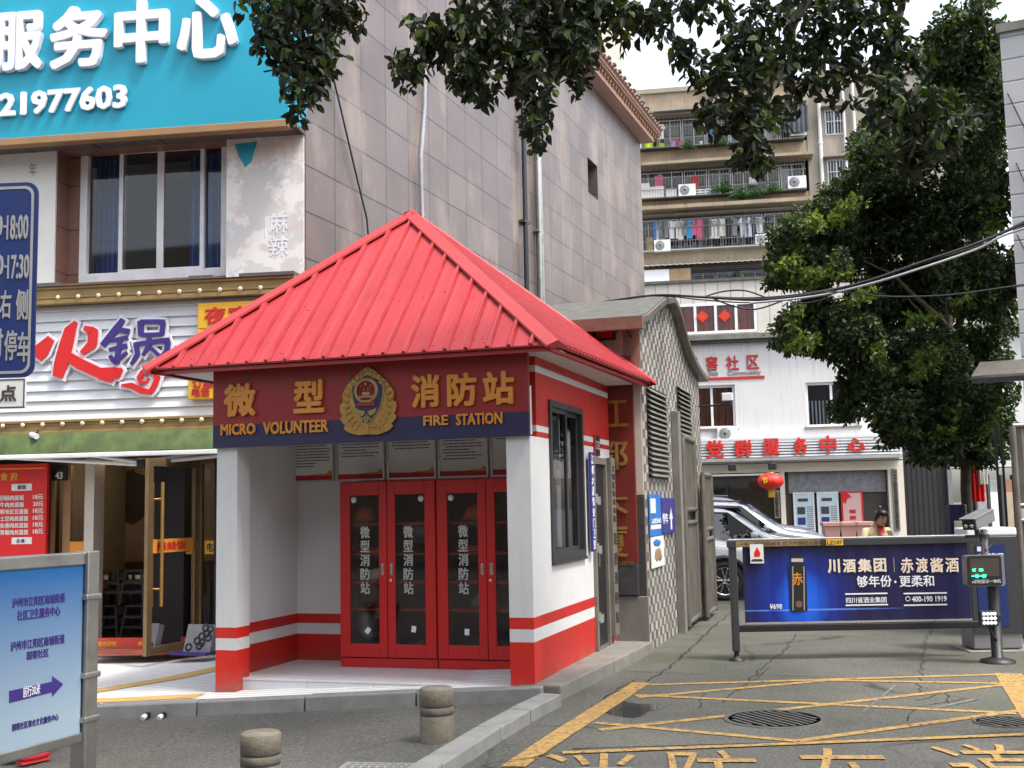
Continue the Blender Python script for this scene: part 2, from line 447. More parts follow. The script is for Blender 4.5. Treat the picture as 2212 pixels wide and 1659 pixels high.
def tag(o, label=None, cat=None, group=None, kind=None):
    for k, v in (('label', label), ('category', cat), ('group', group), ('kind', kind)):
        if v: o[k] = v
    return o
def thing(name, label, cat, M=None, group=None):
    o = bpy.data.objects.new(name, None); col.objects.link(o)
    M = M.M if isinstance(M, Fr) else (M if isinstance(M, Matrix) else Matrix.Translation(M or (0, 0, 0)))
    o.matrix_world = M; o.empty_display_size = .2
    WM[o.name] = M.copy()
    return tag(o, label, cat, group)
def part(name, mb, par, label=None, bev=0., kind=None):
    M = WM[par.name]
    me = mb.mesh(M.inverted()); me.name = name
    o = bpy.data.objects.new(name, me); col.objects.link(o); o.parent = par
    WM[o.name] = M
    if bev: bevel(o, bev)
    return tag(o, label, kind=kind)
def solo(name, mb, label=None, cat=None, group=None, kind=None, at=None, bev=0.):
    if at is None:
        vs = mb.v; at = sum(vs, Vector()) / len(vs); at.z = min(v.z for v in vs)
    M = at if isinstance(at, Matrix) else Matrix.Translation(at)
    me = mb.mesh(M.inverted()); me.name = name
    o = bpy.data.objects.new(name, me); col.objects.link(o); o.matrix_world = M
    WM[o.name] = M
    if bev: bevel(o, bev)
    return tag(o, label, cat, group, kind)
def bevel(o, w):
    b = o.modifiers.new('edge', 'BEVEL'); b.width = w; b.segments = 2; b.limit_method = 'ANGLE'; b.angle_limit = R_(40)
def copy_tree(o, par=None):
    c = o.copy(); col.objects.link(c)
    if par: c.parent = par
    WM[c.name] = WM[o.name]
    for ch in list(o.children): copy_tree(ch, c)
    return c

# ================================================================== ground
def hz(x): return -.05 * min(max(.2 - x, 0), 4.6)
K = Fr((.147, 10.084), 17.5)                      # kiosk front, right corner
KS = Fr((.147, 10.084), -72.5)                    # kiosk side, seen from the lane
F = Fr((-4.5, 14.4), 8)                           # restaurant facade
W = Fr((-2.556, 14.127), -69.5)                   # long granite side wall
GS = Fr((1.48, 13.08), -72.5); GF = Fr((1.48, 13.08), 17.5)   # gatehouse
C_ = Fr((9.1, 38), 9.2)                           # community building
B_ = Fr((12, 62), 9.2)                            # apartment block

mb = MB(None, 'asphalt')
xs = [-300, -30, -4.4, -3.2, -2, -1, -.4, .2, 30, 300]; ys = [-60, 0, 5, 8, 11, 14, 18, 26, 60, 400]
vs = [(x, y, hz(x)) for y in ys for x in xs]
n = len(xs)
mb.add(vs, [(j * n + i, j * n + i + 1, (j + 1) * n + i + 1, (j + 1) * n + i) for j in range(len(ys) - 1) for i in range(n - 1)])
solo('ground', mb, kind='structure', at=Vector((0, 0, 0)))
def sheet(name, pts, z, m, kind='structure', sub=0):
    mb = MB(None, m)
    mb.add([(p[0], p[1], hz(p[0]) + z) for p in pts], [tuple(range(len(pts)))])
    return solo(name, mb, kind=kind, at=Vector((0, 0, 0)))
# concrete lane running in past the barrier
g2 = lambda x, y: gnd(x, y)[:2]
sheet('lane', [g2(1236, 1618), g2(2500, 1580), (9.5, 9), (11, 40), (3.0, 36), (2.75, 17.1), (1.95, 14.9), (1.52, 13.1), (.62, 10.6)], .004, 'lane_concrete')
# kerb line of the pavement
KL = [(-9, 11.35), (-3.88, 10.66), (-.89, 10.16), (.36, 9.88)]
KR = [(.36, 9.88), (1.52, 13.02)]
def ky(x):
    for a, b in zip(KL, KL[1:]):
        if x <= b[0]: return a[1] + (b[1] - a[1]) * (x - a[0]) / (b[0] - a[0])
    return KR[0][1] + (KR[1][1] - KR[0][1]) * (x - KR[0][0]) / (KR[1][0] - KR[0][0])
mb = MB(None, 'paving')
xs = [-9, -7, -5.5, -4.4, -3.88, -3.2, -2.4, -1.6, -.89, -.3, .2, .36, .8, 1.52]
vs = []
for x in xs: vs += [(x, ky(x) + .17, hz(x) + .12), (x, 16.5, hz(x) + .12)]
mb.add(vs, [(2 * i, 2 * i + 2, 2 * i + 3, 2 * i + 1) for i in range(len(xs) - 1)])
for i in range(len(mb.f)):                       # strip pattern runs along the kerb
    mb.uv[i] = [(mb.v[k].x * .985 - mb.v[k].y * .17, mb.v[k].y * .985 + mb.v[k].x * .17) for k in mb.f[i]]
solo('pavement', mb, kind='structure', at=Vector((0, 0, 0)))
MT['tactile'] = mat('tactile', (.56, .36, .12), .8, var=.15, vs=6, bmp=.3, bs=40)
def strip(name, pts, wd, z, m):
    """A painted or paved band of one width along ground points."""
    mb = MB(None, m)
    P = [Vector((p[0], p[1], 0)) for p in pts]
    vs = []
    for i, p in enumerate(P):
        d = (P[min(i + 1, len(P) - 1)] - P[max(i - 1, 0)]).normalized(); nrm = Vector((-d.y, d.x, 0)) * wd / 2
        for q in (p - nrm, p + nrm): vs.append((q.x, q.y, hz(q.x) + z))
    mb.add(vs, [(2 * i, 2 * i + 2, 2 * i + 3, 2 * i + 1) for i in range(len(P) - 1)])
    return mb
MB_ = strip('tactile_paving', [(-7, 11.95), (-4.45, 11.47), (-3.6, 12.3), (-2.85, 13.6)], .3, .126, 'tactile')
mt2 = strip('x', [(-7, 11.47), (-3.88, 11.0), (-2.95, 10.86)], .26, .126, 'tactile')
MB_.add(mt2.v, mt2.f)
solo('tactile_paving', MB_, kind='structure', at=Vector((0, 0, 0)))
# kerb stones: blocks with real joints
mb = MB(None, 'granite_kerb')
def kerb_run(mb, pts, w, h, ln, zb=-.2):
    for a, b in zip(pts, pts[1:]):
        a = Vector((*a, 0)); b = Vector((*b, 0)); L = (b - a).length; n = max(1, round(L / ln)); d = (b - a) / L; nr = Vector((-d.y, d.x, 0))
        for i in range(n):
            p = a + d * (L * i / n + .006); q = a + d * (L * (i + 1) / n - .006)
            jit = random.uniform(-.004, .004)
            zs = [hz(p.x), hz(q.x), hz(q.x), hz(p.x)]; c = [p, q, q + nr * w, p + nr * w]
            vs = [(k.x, k.y, z + zb) for k, z in zip(c, zs)] + [(k.x + nr.x * (.012 if j < 2 else 0), k.y + nr.y * (.012 if j < 2 else 0), z + h + jit) for j, (k, z) in enumerate(zip(c, zs))]
            mb.add(vs, [(0, 1, 5, 4), (1, 2, 6, 5), (2, 3, 7, 6), (3, 0, 4, 7), (4, 5, 6, 7)])
kerb_run(mb, KL[:-1] + [(.2, 9.93)], .2, .125, 1.0)
solo('kerb', mb, kind='structure', at=Vector((0, 0, 0)), bev=.012)
mb = MB(None, 'concrete')
kerb_run(mb, [(.37, 9.98), (.96, 11.5), (1.53, 13.05)], .42, .128, 1.7)
solo('kerb', mb, kind='structure', at=Vector((0, 0, 0)), bev=.015)
mb = MB(None, 'granite_kerb')
kerb_run(mb, [g2(560, 1990), g2(960, 1672), g2(1085, 1596), g2(1150, 1560), (.37, 9.72)], .2, .10, .95)
solo('kerb', mb, kind='structure', at=Vector((0, 0, 0)), bev=.012)
# painted yellow box
mb = MB(None, 'road_yellow')
def line(a, b, wd, z=.008, n=6):
    A = Vector(g2(*a)); Bv = Vector(g2(*b))
    s = strip('l', [A + (Bv - A) * i / n for i in range(n + 1)], wd, z, 'road_yellow'); mb.add(s.v, s.f)
for a, b, wd, z in [((1386, 1476), (1108, 1654), .17, .0080), ((1400, 1481), (2165, 1458), .09, .0081), ((2178, 1456), (2262, 1580), .24, .0082),
                    ((1215, 1628), (2300, 1585), .08, .0083), ((1378, 1508), (1781, 1472), .085, .0084), ((1372, 1503), (2195, 1543), .085, .0085),
                    ((1293, 1579), (2168, 1481), .085, .0086), ((1285, 1563), (1723, 1603), .085, .0087), ((1723, 1603), (2225, 1534), .085, .0088),
                    ((1781, 1471), (2168, 1478), .09, .0089)]:
    line(a, b, wd, z)
def road_text(t, x0, y0, x1, y1):
    """Characters painted on the asphalt, read from the street."""
    vs, fs = text_data(t, 0., 0)
    xa = min(p[0] for p in vs); xb = max(p[0] for p in vs); ya = min(p[1] for p in vs); yb = max(p[1] for p in vs)
    a = gnd(x0, y0); b = gnd(x1, y0); ln = (a - gnd(x0, y1)).length
    dx = (b - a); dy = Vector((-dx.y, dx.x, 0)).normalized() * ln
    mb.add([a - dy + dx * ((x - xa) / (xb - xa)) + dy * ((y - ya) / (yb - ya)) + Vector((0, 0, .008)) for x, y, z in vs], fs)
road_text('消', 1170, 1629, 1372, 1745); road_text('防', 1440, 1623, 1622, 1738)
road_text('车', 1712, 1618, 1893, 1732); road_text('道', 1995, 1609, 2190, 1722)
solo('road_marking', mb, kind='structure', at=Vector((0, 0, 0)))
MT['scrape'] = mat('scrape', (.15, .15, .14), .8, var=.6, vs=14)
# puddles: thin films of water in the worn surface
m, nt, b = base('water_film', .06); b.inputs['Base Color'].default_value = (.045, .046, .045, 1); MT['water_film'] = m
for cx, cy, rx, ry, ph in ((1350, 1532, .26, .34, 1),):
    c = gnd(cx, cy); mb = MB(None, 'water_film'); n = 26
    mb.add([(c.x + rx * math.cos(t) * (1 + .22 * math.sin(3 * t + ph) + .12 * math.sin(7 * t + 2 * ph)), c.y + ry * math.sin(t) * (1 + .25 * math.sin(4 * t + ph)), .0065) for t in (2 * math.pi * i / n for i in range(n))], [tuple(range(n))])
    solo('puddle', mb, kind='structure', at=Vector((0, 0, 0)))
# cracks and joints of the old concrete: dark filled fissures
mb = MB(None, 'black'); random.seed(31)
def crack(pts, wd):
    P = []
    for (x0, y0), (x1, y1) in zip(pts, pts[1:]):
        A_, B2 = Vector(g2(x0, y0)), Vector(g2(x1, y1)); n_ = max(2, int((B2 - A_).length / .12))
        for k in range(n_): P.append(A_.lerp(B2, k / n_) + Vector((random.uniform(-.03, .03), random.uniform(-.03, .03))))
    P.append(Vector(g2(*pts[-1]))); vs = []
    for i, p_ in enumerate(P):
        d_ = (P[min(i + 1, len(P) - 1)] - P[max(i - 1, 0)]).normalized(); w_ = wd * random.uniform(.15, .6); n_ = Vector((-d_.y, d_.x)) * w_ / 2
        vs += [(*(p_ - n_), .0066), (*(p_ + n_), .0066)]
    mb.add(vs, [(2 * i, 2 * i + 2, 2 * i + 3, 2 * i + 1) for i in range(len(P) - 1)])
crack([(1392, 1480), (1450, 1440), (1545, 1352), (1580, 1325)], .05); crack([(1610, 1478), (1648, 1442), (1700, 1400), (1722, 1368)], .03); crack([(1560, 1520), (1600, 1490), (1665, 1440)], .02)
crack([(1985, 1505), (1990, 1450), (1995, 1400), (2010, 1360)], .025); crack([(1980, 1515), (2040, 1500), (2085, 1510), (2030, 1522), (1975, 1530), (1960, 1560)], .02); crack([(2040, 1500), (2050, 1520)], .02); crack([(1520, 1500), (1512, 1530)], .03); crack([(1260, 1560), (1320, 1500), (1370, 1470)], .04)
crack([(1040, 1660), (1120, 1640), (1180, 1632), (1260, 1618)], .03); crack([(1700, 1400), (1850, 1390), (1990, 1398)], .012); crack([(1440, 1440), (1600, 1432), (1760, 1436)], .012)
solo('road_crack', mb, kind='structure', at=Vector((0, 0, 0)))
# worn white scrape marks
mb = MB(None, 'scrape')
for p0, p1, wd in (((1865, 1540), (1935, 1482), .022), ((2010, 1534), (2110, 1512), .04)):
    s = strip('l', [Vector(g2(*p0)), Vector(g2(*p1))], wd, .0092, 'scrape'); mb.add(s.v, s.f)
solo('scrape_mark', mb, kind='structure', at=Vector((0, 0, 0)))
# manholes and a grate
def manhole(x, y, r, label):
    c = gnd(x, y); T = thing('manhole_cover', label, 'manhole cover', Vector((c.x, c.y, 0)))
    m1 = MB(Matrix.Translation(c), 'cast_iron'); m1.lathe([(r * 1.14, .004), (r * 1.12, .014), (r * 1.02, .014), (r * 1.01, .008)], 40, smooth=False, caps=False); part('rim', m1, T)
    m2 = MB(Matrix.Translation(c), 'cast_iron'); m2.lathe([(0.001, .010), (r, .010)], 40, smooth=False)
    k = -r + .05
    while k < r - .03:
        h = math.sqrt(max(0, (r * .92) ** 2 - k * k)); m2.box(k - .014, k + .014, -h, h, .008, .0135, L=Matrix.Rotation(R_(24), 4, 'Z')); k += .062
    part('lid', m2, T)
MT['dark_metal2'] = MT['dark_metal']
manhole(1672, 1555, .34, 'large round cast iron manhole cover with ribs in the yellow box')
manhole(2172, 1562, .2, 'small round manhole cover at the right edge of the yellow box')
c = gnd(850, 1668, hz(-.8)); M = Matrix.Translation(c) @ Matrix.Rotation(R_(-10), 4, 'Z')
T = thing('drain_cover', 'grey studded drain cover plate beside the low granite kerb', 'drain cover', M)
mb = MB(M, 'granite_kerb'); mb.box(-.38, .38, -.16, .2, .002, .016); part('plate', mb, T)
mb = MB(M, 'granite_kerb')
for i in range(13):
    for j in range(6): mb.box(-.35 + i * .056 + (j % 2) * .012, -.35 + i * .056 + .034 + (j % 2) * .012, -.135 + j * .055, -.135 + j * .055 + .03, .015, .023)
part('stud_field', mb, T)

# ================================================================== kiosk
KT = thing('fire_station_kiosk', 'small red and white fire station kiosk with a red pyramid roof', 'kiosk', K)
def banded(mb, u0, u1, v0, v1, bands):
    """A wall built in painted courses, each a band of the same wall."""
    for a, b, m in bands: mb.box(u0, u1, v0, v1, a, b, m)
RB = [(.1, .48, 'red_paint'), (.48, .59, 'white_paint'), (.59, .69, 'red_paint'), (.69, 2.27, 'white_paint')]
SB = RB + [(2.27, 2.32, 'red_paint'), (2.32, 2.376, 'white_paint'), (2.376, 2.86, 'red_paint'), (2.86, 2.92, 'white_paint'), (2.92, 3.08, 'red_paint')]
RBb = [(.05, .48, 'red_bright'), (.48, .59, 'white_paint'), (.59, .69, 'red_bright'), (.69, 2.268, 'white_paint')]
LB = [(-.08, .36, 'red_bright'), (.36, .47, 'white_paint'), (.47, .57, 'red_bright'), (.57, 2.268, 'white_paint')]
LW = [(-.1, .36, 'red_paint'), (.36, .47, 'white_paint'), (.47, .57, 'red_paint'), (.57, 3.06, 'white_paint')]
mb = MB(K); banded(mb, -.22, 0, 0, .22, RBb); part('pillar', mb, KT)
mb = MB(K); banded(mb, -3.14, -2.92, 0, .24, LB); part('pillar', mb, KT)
WIN = (.62, 1.88, 1.14, 2.64); DOR = (2.24, 2.87, .13, 2.16)
mb = MB(K)
def side_strip(v0, v1, z0=.05, z1=3.08):
    for a, b, m in SB:
        a, b = max(a, z0), min(b, z1)
        if b > a: mb.box(-.12, -.002 if v0 > .2 else -.002, v0, v1, a, b, m)
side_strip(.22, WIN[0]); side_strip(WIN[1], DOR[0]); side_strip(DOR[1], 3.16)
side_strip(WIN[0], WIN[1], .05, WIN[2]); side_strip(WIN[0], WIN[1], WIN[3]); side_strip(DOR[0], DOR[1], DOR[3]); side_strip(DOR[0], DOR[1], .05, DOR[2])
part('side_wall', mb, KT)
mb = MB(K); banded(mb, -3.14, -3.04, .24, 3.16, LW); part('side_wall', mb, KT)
mb = MB(K); banded(mb, -3.04, -.12, 1.42, 1.52, [(.05, .36, 'red_paint'), (.36, .47, 'white_paint'), (.47, .57, 'red_paint'), (.57, 3.06, 'white_paint')]); part('partition_wall', mb, KT)
mb = MB(K); mb.box(-3.04, -.12, 3.06, 3.16, 0, 3.06, 'white_paint'); part('rear_wall', mb, KT)
mb = MB(K); mb.box(-3.04, -.12, .1, 1.42, 2.72, 2.76, 'white_paint'); part('ceiling', mb, KT)
mb = MB(K, 'floor_tile'); mb.box(-3.04, -.22, .15, 3.1, -.2, .088); mb.box(-2.92, -.22, .12, .15, .072, .092)
for i in range(4):
    mb.box(-2.92 + i * .675, -2.92 + (i + 1) * .675 - .006, .125, .15, -.2, .068)
part('floor_slab', mb, KT)
# fascia
fy = .035
u0, u1, wa, wb = -3.155, .008, 2.265, 3.02
nv = K.q(1142, 888, -.05)[1]
mb = MB(K); mb.box(u0, u1, -.05, .0, nv, wb, 'fascia_red'); mb.box(u0, u1, -.05, .0, wa, nv, 'fascia_navy')
for x in (760, 1380):
    ux = K.q(712 - 445 + x * .3555 , 820, -.05)[0]
    mb.box(ux - .004, ux + .004, -.0525, -.05, nv, wb, 'dark_bronze')
mb.box(u0 + .02, u1 - .02, .0, .12, wa + .02, 2.72, 'white_paint')
FA = part('fascia', mb, KT)
cx = lambda x: 415.4 + (x * 1060 / 2212) * .7418 - 415.4 * 0 - 0
def c3(x, y): return (560 + x * 1060 / 2212) * .7418, (960 + y * 1060 / 2212) * .7418     # detail view to picture
def Tbox(mb, fr_, t, x0, y0, x1, y1, v, ext, bold, m, conv=None):
    if conv: x0, y0 = conv(x0, y0); x1, y1 = conv(x1, y1)
    a = fr_.r(x0, y0, x1, y1, v); mb.text(t, a[0], a[1], a[2], a[3], v, ext, bold, m)
mb = MB(K, 'orange_letter')
for t, x0, y0, x1, y1 in (('微', 200, 335, 390, 525), ('型', 622, 312, 808, 503), ('消', 1335, 278, 1508, 470), ('防', 1552, 268, 1735, 462), ('站', 1768, 258, 1962, 452)):
    Tbox(mb, K, t, x0, y0, x1, y1, -.05, .025, .034, 0, c3)
for t, x0, y0, x1, y1 in (('MICRO', 178, 572, 388, 640), ('VOLUNTEER', 436, 558, 830, 626), ('FIRE', 1408, 520, 1558, 584), ('STATION', 1606, 508, 1888, 576)):
    Tbox(mb, K, t, x0, y0 + 4, x1, y1 - 4, -.05, .02, .03, 0, c3)
part('lettering', mb, FA)
# emblem: wheat wreath round a dark shield with a round crest, wings and tools
ec, er = K.q(*c3(1068, 440), -.07)
sx = .5 * (K.q(*c3(1245, 440), -.07)[0] - K.q(*c3(897, 440), -.07)[0])
def e(x, y): return ec + (x - 960) / 600 * sx, er + (860 - y) / 600 * sx      # emblem close-up to metres
mb = MB(K, 'gold')
half = [(960, 170), (860, 230), (760, 300), (650, 400), (560, 480), (480, 590), (420, 680), (425, 760), (440, 850), (375, 880), (365, 960), (390, 1060), (420, 1110), (375, 1140), (385, 1190), (440, 1260), (490, 1295), (450, 1320), (455, 1360), (530, 1420), (640, 1460), (760, 1490), (960, 1480)]
mirr = [(1920 - x, y) for x, y in half[::-1][1:-1]]
mb.prism([e(x, y) for x, y in half + mirr], -.075, -.05, 0)
for sgn in (1, -1):
    for i in range(13):                               # grains of the two wheat ears
        t = i / 12; ang = R_(-168 + 128 * t); rx, ry = 455 - 60 * abs(t - .5), 560
        for k, dr in ((0, -38), (1, 34)):
            x = 960 - sgn * (rx + dr) * math.cos(R_(-78 + 150 * t)) ; y = 860 + (ry + dr) * math.sin(R_(-78 + 150 * t)) * .98
            if y > 1370: continue
            u, w_ = e(x, y); a = math.atan2(math.cos(R_(-78 + 150 * t)) * ry, sgn * math.sin(R_(-78 + 150 * t)) * rx) + (.5 if k else -.5) * sgn
            Lm = Matrix.Translation((u, -.077, w_)) @ Matrix.Rotation(-a, 4, 'Y')
            mb.add([(-.03, 0, 0), (0, -.006, .009), (.03, 0, 0), (0, -.006, -.009), (0, -.012, 0)], [(0, 4, 1), (1, 4, 2), (2, 4, 3), (3, 4, 0)], 0, L=Lm)
mb.box(ec - .012, ec + .012, -.085, -.07, e(0, 1470)[1], e(0, 1300)[1])
EM = part('emblem', mb, FA)
sh = [(960, 300), (1100, 370), (1190, 400), (1215, 470), (1310, 545), (1290, 760), (1230, 980), (1120, 1150), (960, 1310)]
sh = sh + [(1920 - x, y) for x, y in sh[::-1][1:-1]]
mb = MB(K, 'gold_dull'); mb.prism([e(x, y) for x, y in sh], -.082, -.07); mb.prism([e(960 + (x - 960) * .92, 820 + (y - 820) * .93) for x, y in sh], -.084, -.08, 'fascia_navy')
part('shield', mb, EM)
mb = MB(K, 'gold_dull')
u, w_ = e(935, 640)
rr = 255 / 600 * sx
mb.lathe([(rr, .0), (rr, .012), (rr * .76, .016)], 32, (u, -.080, w_), 0, axis='y', caps=False)
mb.lathe([(rr * .76, .013), (.001, .013)], 32, (u, -.080, w_), 'fascia_red', axis='y')
def star(x, y, r, m):
    cu_, cw = e(x, y); mb.prism([(cu_ + r * (1 if i % 2 == 0 else .42) * math.sin(i * math.pi / 5), cw + r * (1 if i % 2 == 0 else .42) * math.cos(i * math.pi / 5)) for i in range(10)], -.0975, -.092, m)
star(935, 515, .015, 'orange_letter')
for x, y in ((835, 560), (1040, 550), (892, 625), (985, 615)): star(x, y, .0085, 'orange_letter')
for x0, x1, y0, y1 in ((860, 1010, 670, 735), (790, 1085, 745, 775), (830, 1040, 830, 860)):
    a = e(x0, y1); c = e(x1, y0); mb.box(a[0], c[0], -.0975, -.09, a[1], c[1], 'gold_dull')
a = e(745, 940); c = e(1125, 870); mb.box(a[0], c[0], -.096, -.084, a[1], c[1], 'fascia_red')
part('crest', mb, EM)
mb = MB(K, 'gold_dull')
for s in (1, -1):
    X = lambda x: 940 + s * (x - 940)
    mb.prism([e(X(x), y) for x, y in ((960, 1040), (1080, 1010), (1160, 970), (1130, 1060), (1090, 1110), (1010, 1130), (975, 1080))], -.090, -.083)
    mb.prism([e(X(x), y) for x, y in ((945, 1120), (975, 1130), (1030, 1175), (1050, 1210), (1030, 1240), (1010, 1190), (985, 1180), (975, 1250), (945, 1250))], -.0905, -.0835)
u, w_ = e(940, 1105); mb.lathe([(.001, 0), (.010, 0), (.010, .008), (.001, .012)], 12, (u, -.084, w_), 0, axis='y')
part('wing_badge', mb, EM)
# roof: four ribbed sheet metal slopes
ap_u, ap_w = K.q(890, 462, 1.48)
AP = Vector((ap_u, 1.48, ap_w)); ZE = 3.03
FL, FR, BR, BL = Vector((-3.73, -.31, ZE)), Vector((.33, -.27, ZE)), Vector((.50, 3.25, ZE)), Vector((-3.73, 3.25, ZE))
mb = MB(K, 'roof_red')
def slope(A, Bp, AP, step, rib=.02):
    nrm = (Bp - A).cross(AP - A).normalized(); th = nrm * -.022
    mb.add([A, Bp, AP, A + th, Bp + th, AP + th], [(0, 1, 2), (5, 4, 3), (0, 3, 4, 1)])
    d = (Bp - A); Ln = d.length; d.normalize(); h = A + d * (AP - A).dot(d); up = (AP - h); Lu = up.length; up.normalize()
    t0 = (AP - A).dot(d); x = step * .6
    while x < Ln - .05:
        k = x / t0 if x < t0 else (Ln - x) / (Ln - t0)
        p = A + d * x - up * .012; q = A + d * x + up * (Lu * k - .02)
        a, b = d * .022, d * .012; hh = nrm * (rib + .014)
        mb.add([p - a, p - b + hh, p + b + hh, p + a, q - a, q - b + hh, q + b + hh, q + a], [(0, 1, 5, 4), (1, 2, 6, 5), (2, 3, 7, 6), (0, 3, 2, 1)])
        for sd, wd_ in ((-1, .012), (1, .007)):           # dark strips painted as the shade line along each rib
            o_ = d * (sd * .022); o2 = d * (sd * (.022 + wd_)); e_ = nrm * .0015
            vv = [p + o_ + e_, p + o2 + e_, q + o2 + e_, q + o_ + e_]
            mb.add(vv if sd > 0 else vv[::-1], [(0, 1, 2, 3)], 'roof_rib_shade')
        x += step
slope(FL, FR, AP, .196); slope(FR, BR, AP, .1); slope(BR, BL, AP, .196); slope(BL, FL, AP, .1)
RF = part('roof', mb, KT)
mb = MB(K, 'roof_flash'); random.seed(8); d_ = FR - FL; nrm_ = d_.cross(AP - FL).normalized()
for k in range(46):
    s_, t_ = random.random(), random.choice((.06, .35, .62)) + random.uniform(-.03, .03)
    if abs(s_ - .5) < .5 * (1 - t_) - .05: p_ = FL + d_ * (.5 + (s_ - .5)) * 1.0 ; p_ = FL.lerp(FR, s_).lerp(AP, t_) if False else FL + d_ * s_ + (AP - (FL + FR) / 2) * t_; mb.tube([p_, p_ + nrm_ * .006], .008, 0, 6)
part('roof_screws', mb, RF, kind='stuff')
mb = MB(K, 'roof_flash')
def hip(A, w=.10, end=1.0):
    d = (AP - A).normalized(); s = d.cross(Vector((0, 0, 1))).normalized(); up = s.cross(d).normalized()
    if up.z < 0: up = -up
    a, b = A - d * .02, A + (AP - A) * end + d * .02
    o, dn = up * .045, up * -.012 
    mb.add([a - s * w + dn, a + o, a + s * w + dn, b - s * w + dn, b + o, b + s * w + dn, a - s * w + dn - up * .02, a + s * w + dn - up * .02, b - s * w + dn - up * .02, b + s * w + dn - up * .02],
           [(0, 1, 4, 3), (1, 2, 5, 4), (0, 6, 7, 2, 1), (0, 3, 8, 6), (2, 7, 9, 5)])
for A in (FL, FR, BR, BL): hip(A)
part('ridge_cap', mb, RF)
mb = MB(K, 'white_paint'); mb.prism([(-3.6, 3.0), (.30, 3.0), (.30, 3.012), (-3.6, 3.012)], -.03, 3.1); part('soffit', mb, KT)
mb = MB(K, 'roof_flash'); mb.add([FL + Vector((.05, .05, -.055)), FR + Vector((-.05, .05, -.055)), FR + Vector((-.05, .10, -.005)), FL + Vector((.05, .10, -.005)), FL + Vector((.05, .05, -.02)), FR + Vector((-.05, .05, -.02))], [(0, 1, 2, 3), (0, 4, 5, 1)])
for a, b in ((FR, BR), (BL, FL)):
    i = Vector((-.05 if a is FR else .05, 0, 0))
    mb.add([a + i + Vector((0, 0, -.05)), b + i + Vector((0, 0, -.05)), b + i + Vector((0, 0, -.018)), a + i + Vector((0, 0, -.018)), a + i * 2 + Vector((0, 0, -.05)), b + i * 2 + Vector((0, 0, -.05))], [(0, 1, 2, 3), (0, 4, 5, 1)])
part('eave_trim', mb, RF)
# side window, in the wall plane seen from the lane (KS: u along the wall, v inwards)
def frame_rect(mb, u0, u1, w0, w1, t, v0, v1, m):
    mb.box(u0, u0 + t, v0, v1, w0, w1, m); mb.box(u1 - t, u1, v0, v1, w0, w1, m)
    mb.box(u0 + t, u1 - t, v0, v1, w0, w0 + t, m); mb.box(u0 + t, u1 - t, v0, v1, w1 - t, w1, m)
mb = MB(KS, 'charcoal'); a, b, c, d = WIN
frame_rect(mb, a, b, c, d, .06, -.02, .07, 0); mb.box(a, b, -.03, .0, c - .035, c - .002)
WF = part('window', mb, KT)
mb = MB(KS, 'charcoal'); frame_rect(mb, a + .06, (a + b) / 2 + .04, c + .06, d - .06, .045, .0, .03, 0); frame_rect(mb, (a + b) / 2 - .02, b - .06, c + .06, d - .06, .045, .032, .06, 0); part('sash', mb, WF)
mb = MB(KS, 'glass_dark'); mb.quad([(a + .06, .015, c + .06), ((a + b) / 2, .015, c + .06), ((a + b) / 2, .015, d - .06), (a + .06, .015, d - .06)]); mb.quad([((a + b) / 2, .045, c + .06), (b - .06, .045, c + .06), (b - .06, .045, d - .06), ((a + b) / 2, .045, d - .06)]); part('pane', mb, WF)
mb = MB(KS, 'charcoal'); mb.box(a, b, .185, .195, c - .05, d + .05)
mb.box(1.25, 1.75, .12, .13, 1.25, 1.85, 'paper'); mb.box(1.25, 1.75, .115, .12, 1.85, 2.0, 'orange_letter'); mb.box(.72, .92, .165, .18, 1.2, 2.6, 'curtain_red'); mb.box(.95, 1.15, .15, .16, 1.2, 1.8, 'blue_poster'); part('interior_screen', mb, WF)
mb = MB(KS, 'white_paint'); mb.box(.221, 1.42, .20, .234, .09, 2.72); part('inner_wall', mb, KT)
# side door
a, b, c, d = DOR
mb = MB(KS, 'bronze_board'); t = .07
mb.box(a, a + t, -.03, .06, c, d); mb.box(b - t, b, -.03, .06, c, d); mb.box(a + t, b - t, -.03, .06, d - t, d); mb.box(a + t, b - t, -.02, .06, c, c + .03, 'steel')
DR = part('door', mb, KT)
mb = MB(KS, 'black'); mb.box(a + t, b - t, .0, .04, c + .03, d - t)
for z in (.42, 1.15, 1.68):
    mb.box(a + t + .03, a + t + .17, -.004, .0, z, z + .09, 'silver'); mb.box(a + t + .19, a + t + .33, -.004, .0, z - .03, z + .06, 'silver'); mb.box(a + t + .16, a + t + .2, -.003, .0, z - .02, z + .09, 'silver')
part('door_leaf', mb, DR)
mb = MB(KS, 'chrome'); mb.box(a + .1, a + .13, -.05, -.0, 1.0, 1.14); part('handle', mb, DR)

# things on the kiosk
def board(name, fr_, r, v, th, m, label, cat, par=None):
    T = thing(name, label, cat, fr_.at((r[0] + r[1]) / 2, v, r[2]))
    mb = MB(fr_, m); mb.box(r[0], r[1], v - th, v, r[2], r[3]); P = part('panel', mb, T)
    return T, P
u0, w1 = KS.q(1258, 992, -.06); u1, w0 = KS.q(1272, 1205, -.06)
T, P = board('vertical_sign', KS, (2.0, 2.15, 1.17, 2.20), -.035, .02, 'blue_banner', 'narrow blue vertical sign with white characters between kiosk window and side door', 'sign')
mb = MB(KS, 'letter_white'); mb.text_v('江都大厦保安门卫室', 2.03, 2.12, 1.19, 2.18, -.056, .004, .02, 0); part('lettering', mb, T)
T, P = board('vertical_sign', KS, (2.89, 3.10, .22, 2.17), -.02, .05, 'bronze_board', 'tall grey board with dark vertical characters right of the kiosk side door', 'sign')
